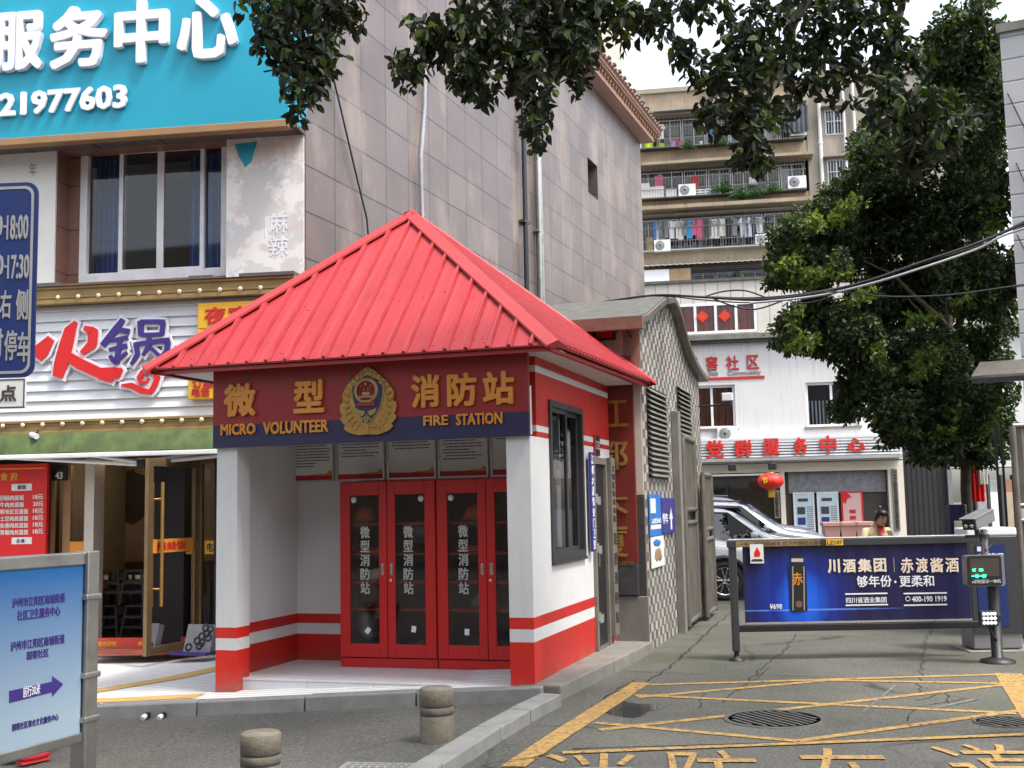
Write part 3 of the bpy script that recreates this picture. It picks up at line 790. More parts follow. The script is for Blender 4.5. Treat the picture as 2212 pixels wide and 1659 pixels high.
mb = MB(KS, 'ink'); mb.text_v('江阳区南城街道', 2.93, 3.06, 1.45, 2.1, -.071, .004, .01, 0, .3); mb.text_v('微型消防站', 2.92, 3.07, .3, 1.38, -.071, .004, .02, 0, .4); part('lettering', mb, T)
T, P = board('door_plate', KS, (2.42, 2.62, 2.18, 2.40), -.004, .012, 'black', 'small black and red plate above the kiosk side door', 'plate')
mb = MB(KS, 'red_text'); mb.box(2.38, 2.42, -.016, -.004, 2.18, 2.40); part('edge_strip', mb, T)
mb = MB(KS, 'letter_white'); mb.text('门卫', 2.44, 2.60, 2.25, 2.34, -.017, .002, .0, 0); part('lettering', mb, T)
# notices above the lockers
KV = 1.40
def c8(x, y): return (860 + x * 700 / 1613) * .7418, (1260 + y * 700 / 1613) * .7418
pos = [(-360, 262), (282, 602), (622, 948), (964, 1298), (1318, 1660)]
names = ['leftmost framed notice on the kiosk back wall, with the most text lines', 'second framed notice from the left above the red lockers, text broken by gaps', 'third framed notice from the left above the red lockers, with the fewest lines', 'fourth framed notice from the left above the red lockers, densely lettered', 'rightmost framed notice above the red lockers, mostly hidden by the pillar']
yb = [318, 306, 298, 288, 278]
lines_ = [12, 9, 7, 11, 5]
for i, (xa, xb) in enumerate(pos):
    if i == 0: xa = -75
    ua = K.q(*c8(xa, yb[i]), KV)[0]; ub = K.q(*c8(xb, yb[i]), KV)[0]; wb_ = 1.955
    wd = ub - ua
    T = thing('notice', names[i], 'notice', K.at((ua + ub) / 2, KV, wb_), 'notices on the kiosk wall')
    mb = MB(K, 'silver'); frame_rect(mb, ua, ub, wb_, wb_ + .62, .016, KV - .02, KV + .015, 0); part('frame', mb, T)
    mb = MB(K, 'paper'); mb.box(ua + .016, ub - .016, KV - .008, KV + .012, wb_ + .016, wb_ + .604)
    n = 14; lo = wb_ + .017
    mb.prism([(ua + .017, lo), (ub - .017, lo)] + [(ub - .017 - (wd - .034) * k / n, lo + .035 + .03 * math.sin(2.2 - 3 * k / n) + (.035 if k < 2 else 0)) for k in range(n + 1)], KV - .0095, KV - .008, 'orange_letter')
    mb.prism([(ua + .017, lo), (ub - .017, lo), (ub - .017, lo + .045), (ua + .017, lo + .055)], KV - .011, KV - .0095, 'red_text')
    part('sheet', mb, T)
    mb = MB(K, 'ink'); random.seed(i + 40)
    for k in range(lines_[i]):
        z = wb_ + .50 - k * .031
        if i in (1, 2, 3) and k % 4 == 2 and i != 3: z -= .0
        x0 = ua + .05 + (.03 if k % 3 == 0 else 0); x1 = ua + (wd - .05) * random.choice((1, 1, .95, .7, .85)); x = x0
        while x < x1 - .02:
            l = random.uniform(.012, .05); mb.box(x, min(x + l, x1), KV - .0092, KV - .0082, z, z + .011); x += l + .005
    part('text_lines', mb, T)
# lockers
def locker(u0, u1, idx, label):
    v0, v1, w0, w1 = .98, 1.40, .09, 1.935
    T = thing('equipment_locker', label, 'locker', K.at((u0 + u1) / 2, v0, w0), 'red fire equipment lockers')
    mb = MB(K, 'cabinet_red'); t = .02
    mb.box(u0, u0 + t, v0 + .02, v1, w0, w1); mb.box(u1 - t, u1, v0 + .02, v1, w0, w1); mb.box(u0 + t, u1 - t, v0 + .02, v1, w1 - t, w1); mb.box(u0 + t, u1 - t, v0 + .02, v1, w0, w0 + .09)
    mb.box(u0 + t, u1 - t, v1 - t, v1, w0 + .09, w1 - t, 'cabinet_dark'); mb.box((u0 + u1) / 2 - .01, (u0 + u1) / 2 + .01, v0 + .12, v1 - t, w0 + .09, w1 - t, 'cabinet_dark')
    part('carcass', mb, T, bev=.004)
    for z in (.65, .92, 1.2, 1.5):
        mb = MB(K, 'cabinet_red'); mb.box(u0 + t, u1 - t, v0 + .06, v1 - t, z - .01, z + .01); part('shelf', mb, T)
    um = (u0 + u1) / 2
    for k, (a, b) in enumerate(((u0 + .004, um - .003), (um + .003, u1 - .004))):
        wz0, wz1 = w0 + .10, w1 - .012
        mb = MB(K, 'cabinet_red'); s = .105 if True else 0
        gl, gr = (a + .11, b - .085) if k == 0 else (a + .085, b - .11)
        g0, g1 = wz0 + .13, wz1 - .13
        mb.box(a, gl, v0 - .002, v0 + .018, wz0, wz1); mb.box(gr, b, v0 - .002, v0 + .018, wz0, wz1); mb.box(gl, gr, v0 - .002, v0 + .018, wz0, g0); mb.box(gl, gr, v0 - .002, v0 + .018, g1, wz1)
        D = part('door', mb, T, bev=.004)
        mb = MB(K, 'glass_cabinet'); mb.box(gl, gr, v0 + .006, v0 + .010, g0, g1); part('pane', mb, D)
        hx = (b - .045) if k == 0 else (a + .045)
        mb = MB(K, 'chrome'); mb.box(hx - .014, hx + .014, v0 - .006, v0 - .002, 1.0, 1.11); mb.box(hx - .007, hx + .007, v0 - .012, v0 - .006, 1.02, 1.09, 'steel')
        if k == 1: mb.lathe([(.001, .012), (.016, .012), (.018, 0)], 14, (hx - .01, v0 - .002, .945), 0, axis='y')
        part('handle', mb, D)
        if not (idx == 1 and k == 1):
            mb = MB(K, 'silver'); cx_ = (gl + gr) / 2 + (.005 if k == 0 else -.02); mb.text_v('微型消防站', cx_ - .052, cx_ + .052, .80, 1.49, v0 + .0045, .003, .022, 0, .12); part('lettering', mb, D)
        px_ = gl + .03 if (k == 0) else gr - .03
        mb = MB(K, 'letter_white'); mb.lathe([(.001, .004), (.03, .004), (.03, 0)], 18, (px_ + (.01 if k == 0 else -.01), v0 + .005, g1 - .045), 0, axis='y')
        q = Matrix.Translation(((gl + gr) / 2 + .03, v0 + .004, g0 + .13 + .02 * k)) @ Matrix.Rotation(R_((38, 8, 2, 25)[idx * 2 + k]), 4, 'Y')
        mb.box(-.024, .024, -.002, 0, -.03, .03, L=q); part('sticker', mb, D)
    return T
locker(-2.325, -1.285, 0, 'red glazed equipment locker on the left, next to the kiosk left wall')
locker(-1.275, -.235, 1, 'red glazed equipment locker on the right, partly behind the pillar')
# equipment inside
def blob(mb, c, r, m, n=14, k=.25, seed=0, sq=1.):
    random.seed(seed); a = [random.uniform(0, 6) for _ in range(6)]
    prof = []; vs = []; fs = []
    for i in range(9):
        ph = math.pi * i / 8
        for j in range(n):
            t = 2 * math.pi * j / n
            q = 1 + k * (math.sin(2 * t + a[0] + ph) + .7 * math.sin(3 * t + a[1] - 2 * ph) + .5 * math.sin(5 * ph + a[2]) + .5 * math.sin(5 * t + a[3])) / 2
            vs.append((c[0] + r[0] * q * math.sin(ph) * math.cos(t), c[1] + r[1] * q * math.sin(ph) * math.sin(t), c[2] - r[2] * math.cos(ph) * (q if sq == 1 else 1)))
    for i in range(8):
        for j in range(n): fs.append((i * n + j, i * n + (j + 1) % n, (i + 1) * n + (j + 1) % n, (i + 1) * n + j))
    mb.add(vs, fs, m, True)
M0 = K
for u, lab in ((-2.13, 'orange fire helmet on the top shelf of the left locker'), (-.93, 'orange fire helmet on the top shelf of the right locker')):
    T = thing('fire_helmet', lab, 'helmet', K.at(u, 1.18, 1.51)); m_ = MB(K, 'orange_cloth')
    m_.lathe([(.15, .03), (.125, .035), (.12, .09), (.09, .15), (.04, .18), (.001, .185)], 18, (u, 1.18, 1.50)); part('shell', m_, T)
    m_ = MB(K, 'glass_clear'); m_.box(u - .1, u + .1, 1.03, 1.035, 1.46, 1.56); part('visor', m_, T)
for u, z, r, m, lab, nm in ((-2.05, 1.22, (.2, .12, .035), 'orange_cloth', 'folded orange protective suit on a middle shelf of the left locker', 'folded_suit'), (-.98, 1.235, (.2, .12, .04), 'orange_cloth', 'folded orange protective suit on a middle shelf of the right locker', 'folded_suit'),
                         (-1.98, .98, (.12, .1, .07), 'paper', 'white box of masks on a left locker shelf', 'mask_box'), (-2.1, .5, (.14, .12, .16), 'grey_cloth', 'grey plastic bag hanging in the left locker', 'plastic_bag'), (-2.05, .26, (.2, .13, .1), 'charcoal', 'dark boots bundle at the bottom of the left locker', 'boots_bundle'),
                         (-1.5, .25, (.13, .12, .09), 'red_cloth', 'red fire hose bundle at the bottom of the left locker', 'hose_bundle'), (-.95, .27, (.17, .13, .12), 'charcoal', 'dark gas mask bag at the bottom of the right locker', 'mask_bag'), (-.88, .72, (.13, .1, .07), 'grey_cloth', 'grey cloth roll on the lower shelf of the right locker', 'cloth_roll'), (-1.55, 1.42, (.16, .12, .1), 'grey_cloth', 'grey tarpaulin on the upper shelf of the left locker', 'tarpaulin')):
    m_ = MB(K); blob(m_, (u, 1.2, z), r, m, seed=int(u * 100) % 97)
    solo(nm, m_, lab, nm.replace('_', ' '), at=K.P(u, 1.2, z - r[2]))

# ================================================================== commercial building on the left
BT = thing('commercial_building', 'tall granite clad commercial building with a long tiled side wall', 'building', W)
uc = (Vector((-2.556, 14.127, 0)) - F.o).dot(F.X)           # corner in facade coordinates
WT = 11.75                                                  # wall top under the eave
wu0, wu1, ww0, ww1 = W.r(1268, 338, 1292, 432)
mb = MB(W, 'granite')
L_ = 17.75
for a, b, c, d in ((0, wu0, -.4, WT), (wu1, L_, -.4, WT), (wu0, wu1, -.4, ww0), (wu0, wu1, ww1, WT)): mb.box(a, b, 0, .35, c, d)
mb.box(L_ - .35, L_, .35, 9, -.4, WT)
part('side_wall', mb, BT)
mb = MB(W, 'granite'); mb.box(wu0, wu0 + .03, .0, .5, ww0, ww1); mb.box(wu0, wu1, .0, .5, ww0 - .03, ww0); mb.box(wu0 - .2, wu1 + .2, .5, .52, ww0 - .2, ww1 + .2, 'black'); part('window', mb, BT)
# tiled eave on the far part of the wall
mb = MB(W, 'terracotta')
e0, e1 = 5.5, 18.3
mb.prism([(0, 0), (-.48, .10), (-.48, .20), (-.10, .52), (.5, .8), (.5, 0)], 0, e1 - e0, 0, L=Matrix.Translation((e0, 0, WT)) @ Matrix.Rotation(R_(90), 4, 'Z') @ Matrix.Scale(-1, 4, (0, 1, 0)))
k = e0
while k < e1:
    mb.tube([(k, -.51, WT + .22), (k, -.08, WT + .58), (k, .3, WT + .76)], .07, 0, 8); mb.box(k - .05, k + .05, -.40, 0, WT - .05, WT + .10, 'brown_trim'); k += .24
mb.box(e0, e1, -.46, .0, WT + .055, WT + .075, 'pink_wall')
mb.box(e0, e1 - .3, -.34, .0, WT - .16, WT - .02, 'pink_wall')
ER = part('roof_eave', mb, BT)
mb = MB(W, 'dark_stone'); k = e0
while k < e1: mb.lathe([(.001, .0), (.06, .01), (.05, .08), (.001, .12)], 8, (k, -.3, WT + .62), 0); k += .48
part('ridge_knobs', mb, ER)
# front of the upper floors
mb = MB(F, 'granite_red')
U = lambda x, y, v=0: F.q(x, y, v)[0]
Wz = lambda x, y, v=0: F.q(x, y, v)[1]
wl0, wl1, wz0, wz1 = U(176, 600), U(490, 600), Wz(330, 602), Wz(330, 316)
rl = U(120, 600)
mb.box(-9, rl, .0, .3, 4.2, 13); mb.box(rl, uc - .002, .0, .3, wz1 + .02, 13); mb.box(rl, uc - .002, 0, .3, 4.2, wz0 - .01)
mb.box(wl1, uc - .002, .0, .3, wz0 - .01, wz1 + .02); mb.box(rl - .25, rl, .3, .8, wz0 - .4, wz1 + .2); mb.box(rl, wl1 + .2, .3, .8, wz1 + .03, wz1 + .12)
part('front_wall', mb, BT)
wv = .30
q = lambda x: F.q(x, 460, wv)[0]
z0, z1 = F.q(330, 604, wv)[1], F.q(330, 316, wv)[1]
z1 += .05
mb = MB(F, 'frame_white'); xa, xb = q(175), q(495)
mr_ = MB(F, 'granite_red'); mr_.box(rl, xa - .002, .29, .32, wz0, wz1); part('window_reveal', mr_, BT)
frame_rect(mb, xa, xb, z0, z1, .10, wv - .03, wv + .08, 0); WN = part('window', mb, BT)
for i, (a, b, dv) in enumerate(((180, 268, .045), (258, 349, .0), (346, 442, .0), (436, 494, .045))):
    a, b = q(a), q(b); mb = MB(F, 'frame_white'); frame_rect(mb, a, b, z0 + .09, z1 - .08, .055 if dv == 0 else .035, wv + dv - .02, wv + dv + .02, 0); S = part('sash', mb, WN)
    mb = MB(F, 'glass_dark'); mb.quad([(a + .03, wv + dv, z0 + .1), (b - .03, wv + dv, z0 + .1), (b - .03, wv + dv, z1 - .1), (a + .03, wv + dv, z1 - .1)]); part('pane', mb, WN)
mb = MB(F, 'dim_wall'); mb.box(xa - .5, xb + .3, 3.6, 3.65, 3.9, 7, 'dark_wall'); mb.box(xa - .5, xb + .3, wv + .1, 3.6, 3.98, 4.0, 'dark_wall'); mb.box(xa + .8, xb - .3, 3.4, 3.5, 5.9, 6.15, 'white_plastic'); part('room', mb, BT)
def drape(mb, u0, u1, v, z0, z1, folds, amp, m):
    n = folds * 8; vs = []
    for i in range(n + 1):
        u = u0 + (u1 - u0) * i / n; d = v + amp * math.sin(2 * math.pi * folds * i / n) + amp * .4 * math.sin(5.3 * i / n * folds)
        vs += [(u, d, z0), (u + (amp * .2 if i % 3 else 0), d * .98 + v * .02, z1)]
    mb.add(vs, [(2 * i, 2 * i + 2, 2 * i + 3, 2 * i + 1) for i in range(n)], m, True)
for i, (a, b, f) in enumerate(((185, 238, 5), (392, 442, 4), (444, 490, 3))):
    mb = MB(F); drape(mb, q(a), q(b), wv + .28, z0 + .05, z1, f, .05, 'curtain_blue'); part('curtain', mb, BT)
mb = MB(F, 'dark_wall'); mb.box(-9, uc - .6, 8, 8.1, -.4, 13); mb.box(-9, uc - .002, .3, 8, 12.9, 13); part('rear_wall', mb, BT)
# faded poster and the plain white panel left of the window
def poster_thing(name, fr_, r, v, th, m, label, cat, group=None):
    T = thing(name, label, cat, fr_.at((r[0] + r[1]) / 2, v, r[2]), group)
    mb = MB(fr_, m); mb.box(r[0], r[1], v - th, v, r[2], r[3]); return T, part('sheet', mb, T)
m, nt, b = base('worn_poster', .6); v_ = uvn(nt)
c1 = mixc(nt, ramp(nt, noise(nt, v_, 2.6, 8, .7), .50, .53), (.56, .55, .54), (.72, .69, .67))
c1 = mixc(nt, ramp(nt, noise(nt, uvn(nt, 1.7, 1.7), 1.2, 5), .55, .7), c1, (.60, .47, .42)); nt.links.new(c1, b.inputs['Base Color']); MT['worn_poster'] = m
r_ = (U(489, 450, -.03), uc - .015, Wz(570, 596, -.03), Wz(570, 293, -.03))
T, P = poster_thing('wall_poster', F, r_, -.0, .03, 'worn_poster', 'peeling pale poster with faint white handwriting characters right of the upper window', 'poster')
mb = MB(F, 'letter_white')
for t, x0, y0, x1, y1 in (('麻', 582, 462, 622, 502), ('辣', 582, 512, 622, 553)): Tbox(mb, F, t, x0, y0, x1, y1, -.032, .002, .004, 0)
mb.box(U(574, 500), U(576, 500), -.0335, -.03, Wz(575, 515), Wz(575, 470)); part('lettering', mb, T)
mb = MB(F, 'paper'); random.seed(3)
p0 = F.q(508, 312, -.03); p1 = F.q(556, 352, -.03)
mb.prism([p0, (p1[0], p0[1] + .02), (p1[0] - .08, p1[1] + .02), (p0[0] + .14, p1[1] - .05), (p0[0] + .05, p1[1] + .1)], -.036, -.03, 'teal_dark' if 'teal_dark' in MT else 'teal')
part('torn_patch', mb, T, 'torn dark green patch')
r_ = (-6.5, U(119, 500, -.02), Wz(60, 622, -.02), Wz(60, 322, -.02))
T, P = poster_thing('wall_panel', F, r_, .0, .03, 'paper', 'plain white weathered panel at the upper left behind the blue parking sign', 'wall panel')
mb = MB(F, 'grey_cloth'); Tbox(mb, F, '年', 64, 352, 78, 380, -.032, .002, 0, 0); part('lettering', mb, T)
# big teal sign
SV = -.45
sr = U(622, 262, SV); sb = Wz(300, 280, SV); st = 9.6
T = thing('teal_sign_board', 'huge teal shop sign with white raised characters and a phone number', 'sign', F.at(sr - 3, SV, sb))
mb = MB(F, 'teal'); mb.box(-9, sr, SV, -.02, sb, st); mb.prism([(sr, SV + .0), (sr + .001, SV), (uc + .02, -.02), (sr, -.02)], sb, st, 0, L=Matrix(((1, 0, 0, 0), (0, 0, 1, 0), (0, 1, 0, 0), (0, 0, 0, 1))))
P = part('panel', mb, T)
mb = MB(F, 'brown_trim'); mb.box(-9, sr + .01, SV - .03, SV + .12, sb - .10, sb - .002); part('lower_trim', mb, T, bev=.01)
mb = MB(F, 'soffit'); mb.box(-9, uc, SV + .12, -.004, sb - .06, sb - .02)
for k in range(12): mb.box(-8 + k * .9, -8 + k * .9 + .012, SV + .13, -.01, sb - .066, sb - .06, 'black')
part('soffit', mb, T)
mb = MB(F, 'letter_white')
for t, x0, y0, x1, y1 in (('服', -4, 34, 97, 152), ('务', 115, 22, 237, 146), ('中', 253, 8, 367, 136), ('心', 388, -2, 516, 126)):
    Tbox(mb, F, t, x0, y0, x1, y1, SV - .005, .075, .035, 0)
part('lettering', mb, P)
mb = MB(F, 'letter_white')
Tbox(mb, F, '21977603', 1, 203, 276, 234, SV - .02, .03, .04, 0)
part('phone_number', mb, P)
# upper-left parts beyond the frame are blank panel
# ------------------------------------------------------------------ restaurant front
RV = -.35
RT = thing('restaurant_sign', 'white slatted restaurant sign with red and violet brush characters and gold trims', 'sign', F.at(-.4, RV, 2.7))
ta = F.r(75, 625, 560, 664, RV); 
zt0, zt1 = Wz(300, 652, RV), Wz(300, 618, RV)
zs0 = Wz(230, 905, RV); zg0 = Wz(230, 938, RV)
m, nt, b = base('slats', .42); MT['slats'] = m; b.inputs['Base Color'].default_value = (.70, .71, .74, 1)
mb = MB(F, 'slat_white'); z = zs0
while z < zt0 - .01:
    h = min(.125, zt0 - z); mb.add([(-9, RV, z), (uc, RV, z), (uc, RV + .03, z + h), (-9, RV + .03, z + h), (-9, RV + .03, z), (uc, RV + .03, z)], [(0, 1, 2, 3), (4, 5, 1, 0)]); z += h
mb.box(-9, uc, RV + .04, -.01, zs0, zt0); part('slat_panel', mb, RT)
def gold_trim(z0, z1, zb, name, x_step, n, x0):
    mb = MB(F, 'gold_dull'); v = RV - .10
    mb.box(-9, uc + .02, v, RV, z0, z1); mb.box(-9, uc + .02, v - .03, v, z1 - .035, z1); mb.box(-9, uc + .02, v - .02, v, z0, z0 + .05); mb.box(-9, uc + .02, v - .012, v, zb - .012, zb + .012)
    P = part(name, mb, RT, bev=.006)
    return P, v
P, v = gold_trim(zt0, zt1 + .02, (zt0 + zt1) / 2 - .02, 'upper_trim', 0, 0, 0)
x = 125
while x < 600:
    u, w_ = F.q(x, 658 - (x - 120) * .062 - 2 , v - .02); w_ = (zt0 + zt1) / 2 - .02
    mb = MB(F, 'bulb'); mb.lathe([(.001, .035), (.02, .03), (.03, .012), (.026, 0), (.018, -.004)], 10, (u, v - .012, w_), 0, axis='y'); part('bulb', mb, P); x += 43.8
P, v = gold_trim(zg0, zs0, zs0 - .055, 'lower_trim', 0, 0, 0)
x = -36
while x < 640:
    u, w_ = F.q(x, 900, v - .02)
    mb = MB(F, 'bulb'); mb.lathe([(.001, .035), (.02, .03), (.03, .012), (.026, 0), (.018, -.004)], 10, (u, v - .012, zs0 - .055), 0, axis='y'); part('bulb', mb, P); x += 42.9
mb = MB(F, 'soffit'); random.seed(5)
x = -6.0
while x < uc:
    l = random.uniform(.3, .7); a = random.uniform(-.02, .04); mb.box(x, x + l, RV - .16, -.0, zt1 + .02, zt1 + .03 + a); x += l - .02
part('capping', mb, RT)
def outline_text(t, x0, y0, x1, y1, m, name, par, bo=.05, sk=0):
    r = F.r(x0, y0, x1, y1, RV - .06); g = .05
    mb = MB(F); mb.text(t, r[0] - g, r[1] + g, r[2] - g, r[3] + g, RV + .0, .05, bo + .05, 'letter_white'); mb.text(t, r[0], r[1], r[2], r[3], RV - .05, .02, bo, m); part(name, mb, par)
# the two brush characters are drawn as strokes
def stroke(mb, pts, m, v0, v1, grow=0):
    """A brush stroke: (x, y, width) in the crop of the sign, swept as a tapering ribbon with thickness."""
    P = []
    for i in range(len(pts) - 1):
        for k in range(5):
            t = k / 5; P.append([pts[i][j] + (pts[i + 1][j] - pts[i][j]) * t for j in range(3)])
    P.append(list(pts[-1])); L = []; Rr = []
    for i, (x, y, wd) in enumerate(P):
        a = P[max(i - 1, 0)]; b = P[min(i + 1, len(P) - 1)]; d = Vector((b[0] - a[0], b[1] - a[1]))
        if d.length < 1e-6: d = Vector((1, 0))
        d.normalize(); n_ = Vector((-d.y, d.x)); h = wd / 2 + grow
        e_ = d * (grow if i == len(P) - 1 else -grow if i == 0 else 0)
        for lst, sg in ((L, 1), (Rr, -1)):
            q_ = Vector((x, y)) + n_ * h * sg + e_
            X, Y = q_.x * 800 / 1659 * .7418, (500 + q_.y * 800 / 1659) * .7418
            lst.append(F.q(X, Y, RV - .06))
    n = len(L); vs = [(u, v0, w_) for u, w_ in L] + [(u, v0, w_) for u, w_ in Rr] + [(u, v1, w_) for u, w_ in L] + [(u, v1, w_) for u, w_ in Rr]
    fs = []
    for i in range(n - 1):
        fs += [(i, n + i, n + i + 1, i + 1), (i, i + 1, 2 * n + i + 1, 2 * n + i), (n + i + 1, n + i, 3 * n + i, 3 * n + i + 1)]
    fs += [(0, 2 * n, 3 * n, n), (n - 1, 2 * n - 1, 4 * n - 1, 3 * n - 1)]
    mb.add(vs, fs, m)
FIRE = [[(215, 1120, 70), (250, 1075, 90), (305, 1005, 45)], [(455, 905, 20), (420, 960, 70), (395, 1050, 80), (365, 1160, 82), (345, 1240, 60)], [(505, 940, 24), (560, 965, 60), (555, 1040, 56), (490, 1095, 30)], [(400, 1110, 60), (480, 1160, 66), (600, 1215, 64), (700, 1215, 70), (735, 1190, 20)], [(600, 1225, 60), (680, 1250, 50)]]
POT = [[(740, 890, 30), (690, 960, 44), (615, 1050, 36)], [(690, 950, 30), (780, 965, 34)], [(665, 1020, 22), (770, 1000, 28)], [(655, 1075, 22), (765, 1050, 28)], [(725, 1000, 26), (700, 1160, 34)], [(660, 1110, 22), (690, 1150, 30), (765, 1090, 18)],
       [(845, 900, 34), (850, 990, 34)], [(845, 905, 26), (985, 905, 30), (975, 985, 30)], [(850, 985, 24), (975, 980, 24)], [(815, 1030, 24), (830, 1100, 30), (790, 1165, 18)], [(820, 1040, 24), (1015, 1015, 30), (1005, 1090, 34), (940, 1145, 22)], [(900, 1000, 26), (890, 1060, 26), (860, 1110, 16)], [(905, 1060, 22), (960, 1110, 22)]]
CLOUD = [[(730, 1290, 14), (790, 1290, 34), (850, 1320, 38), (905, 1330, 28), (930, 1290, 34), (950, 1240, 30), (920, 1205, 30), (860, 1210, 34), (835, 1245, 26), (850, 1275, 20), (885, 1270, 14), (895, 1245, 16)], [(905, 1330, 26), (925, 1310, 24)]]
for nm, S, m, lab in (('fire_character', FIRE, 'sign_red', None), ('pot_character', POT, 'sign_violet', None), ('cloud_ornament', CLOUD, 'sign_red', None)):
    mb = MB(F)
    for i, s in enumerate(S): stroke(mb, s, 'letter_white', RV - .035 - i * .0005, RV + .0, 15)
    for i, s in enumerate(S): stroke(mb, s, m, RV - .055 - i * .0008, RV - .034, 0)
    part(nm, mb, RT)
for t, x0, y0, x1, y1, tx, lab in (('夜宵', 427, 655, 640, 702, [('夜', 442, 664, 488, 699), ('宵', 494, 662, 542, 697), ('烧', 550, 660, 596, 694)], 'upper yellow sign board with red characters beside the kiosk roof'),
                              ('订', 406, 815, 560, 858, [('订座', 415, 818, 462, 836), ('电话 13', 415, 838, 478, 856)], 'lower yellow sign board with small red phone characters under the kiosk eave'), ('', 427, 712, 640, 760, [], 'middle yellow sign board mostly hidden by the kiosk roof')):
    r = F.r(x0, y0, x1, y1, RV - .08)
    T = thing('yellow_sign', lab, 'sign', F.at((r[0] + r[1]) / 2, RV - .08, r[2]))
    mb = MB(F, 'yellow'); mb.box(r[0], r[1], RV - .08, RV - .005, r[2], r[3]); part('panel', mb, T, bev=.012)
    if tx:
        mb = MB(F, 'red_text')
        for s_, a, b_, c, d in tx: Tbox(mb, F, s_, a, b_, c, d, RV - .081, .008, .03, 0)
        part('lettering', mb, T)
# awning: green valance with folding arms
AV = -.62
za1, za0 = Wz(230, 938, AV), Wz(230, 978, AV)
T = thing('green_awning', 'retracted green fabric awning with white folding arms below the restaurant sign', 'awning', F.at(-.4, AV, za0))
mb = MB(F); n = 60; vs = []
for i in range(n + 1):
    u = -9 + (uc + .2 + 9) * i / n; vs += [(u, AV + .02 * math.sin(i * 1.7), za0 + .02 * math.sin(i * .9)), (u, AV + .10, za1 + .03), (u, RV - .1, za1 + .05)]
mb.add(vs, [(3 * i, 3 * i + 3, 3 * i + 4, 3 * i + 1) for i in range(n)] + [(3 * i + 1, 3 * i + 4, 3 * i + 5, 3 * i + 2) for i in range(n)], 'green_awning', True); part('fabric', mb, T)
mb = MB(F, 'frame_white'); mb.box(-9, uc + .2, AV - .03, AV + .03, za0 - .05, za0 + .005); part('front_rail', mb, T, bev=.01)
def pxv(x, y, v): u, w_ = F.q(x, y, v); return (u, v, w_)
for a, b_ in ((( -40, 985), (302, 1003)), ((318, 1000), (560, 975)), ((190, 982), (302, 998)), ((318, 996), (470, 972))):
    mb = MB(F, 'white_plastic'); mb.tube([pxv(*a, AV + .08), pxv(*b_, AV + .2)], .028, 0, 8); part('arm', mb, T)
u, w_ = F.q(310, 1000, AV + .2); mb = MB(F, 'black'); mb.box(u - .05, u + .05, AV + .12, AV + .26, w_ - .06, w_ + .04); part('hinge', mb, T)
for x, y in ((75, 942), (545, 950)):
    u, w_ = F.q(x, y, RV - .18); T = thing('spot_lamp', 'small white spot lamp under the gold trim at the %s end' % ('left' if x < 100 else 'right'), 'lamp', F.at(u, RV - .18, w_))
    mb = MB(F, 'white_plastic'); mb.tube([(u - .06, RV - .15, w_ + .02), (u + .05, RV - .22, w_ - .01)], .035, 0, 10); part('head', mb, T)
    mb = MB(F, 'dark_metal'); mb.tube([(u, RV - .15, w_ + .04), (u, RV - .08, w_ + .08)], .01, 0, 6); part('bracket', mb, T)

# ------------------------------------------------------------------ restaurant ground floor
SH = thing('restaurant', 'open restaurant shopfront with brown and gold framed glass doors', 'shopfront', F.at(-.4, 0, -.03))
hf = .02; dtop = za0 + .1
def Q(x, v=0.): return F.q(x, 1200, v)[0]
mb = MB(F, 'dark_wall'); mb.box(-9, uc, -.0, .3, 2.35, 4.3); part('lintel', mb, SH)
mb = MB(F, 'brown_wall'); mb.box(-9, Q(104), -.0, .25, -.3, 2.35, 'dark_wall'); mb.box(Q(462), uc, 0, .25, -.3, 2.35, 'dark_wall'); part('side_panel', mb, SH)
mb = MB(F, 'cream_tile'); mb.box(Q(186), Q(206), -.06, .2, hf, 2.36); part('column', mb, SH)
mb = MB(F, 'granite_red'); mb.box(-9, uc, -.02, .3, -.3, hf); part('threshold', mb, SH)
for a, b_ in ((105, 140), (140, 186)):
    mb = MB(F, 'brown_trim'); frame_rect(mb, Q(a), Q(b_), hf, 2.33, .05, .02, .07, 0); D = part('fixed_frame', mb, SH)
    mb = MB(F, 'glass_dark'); mb.quad([(Q(a) + .05, .045, hf), (Q(b_) - .05, .045, hf), (Q(b_) - .05, .045, 2.3), (Q(a) + .05, .045, 2.3)]); part('pane', mb, D)
mb = MB(F, 'orange_letter'); mb.box(Q(150), Q(184), .0, .015, *(F.q(160, 1195)[1], F.q(160, 1170)[1])); part('sticker', mb, SH)
mb = MB(F, 'gold_frame'); a, b_ = Q(422), Q(560); frame_rect(mb, a, b_, hf, 2.33, .07, .02, .09, 0); D = part('fixed_frame', mb, SH)
mb = MB(F, 'glass_dark'); mb.quad([(a + .05, .055, hf), (b_ - .05, .055, hf), (b_ - .05, .055, 2.3), (a + .05, .055, 2.3)]); part('pane', mb, D)
r = F.r(444, 1168, 478, 1196, .05); mb = MB(F, 'yellow'); mb.box(r[0], r[1], .03, .05, r[2], r[3]); mb.text('电箱', r[0] + .03, r[1] - .02, r[2] + .02, r[3] - .02, .03, .004, .02, 'ink'); part('sticker', mb, D)
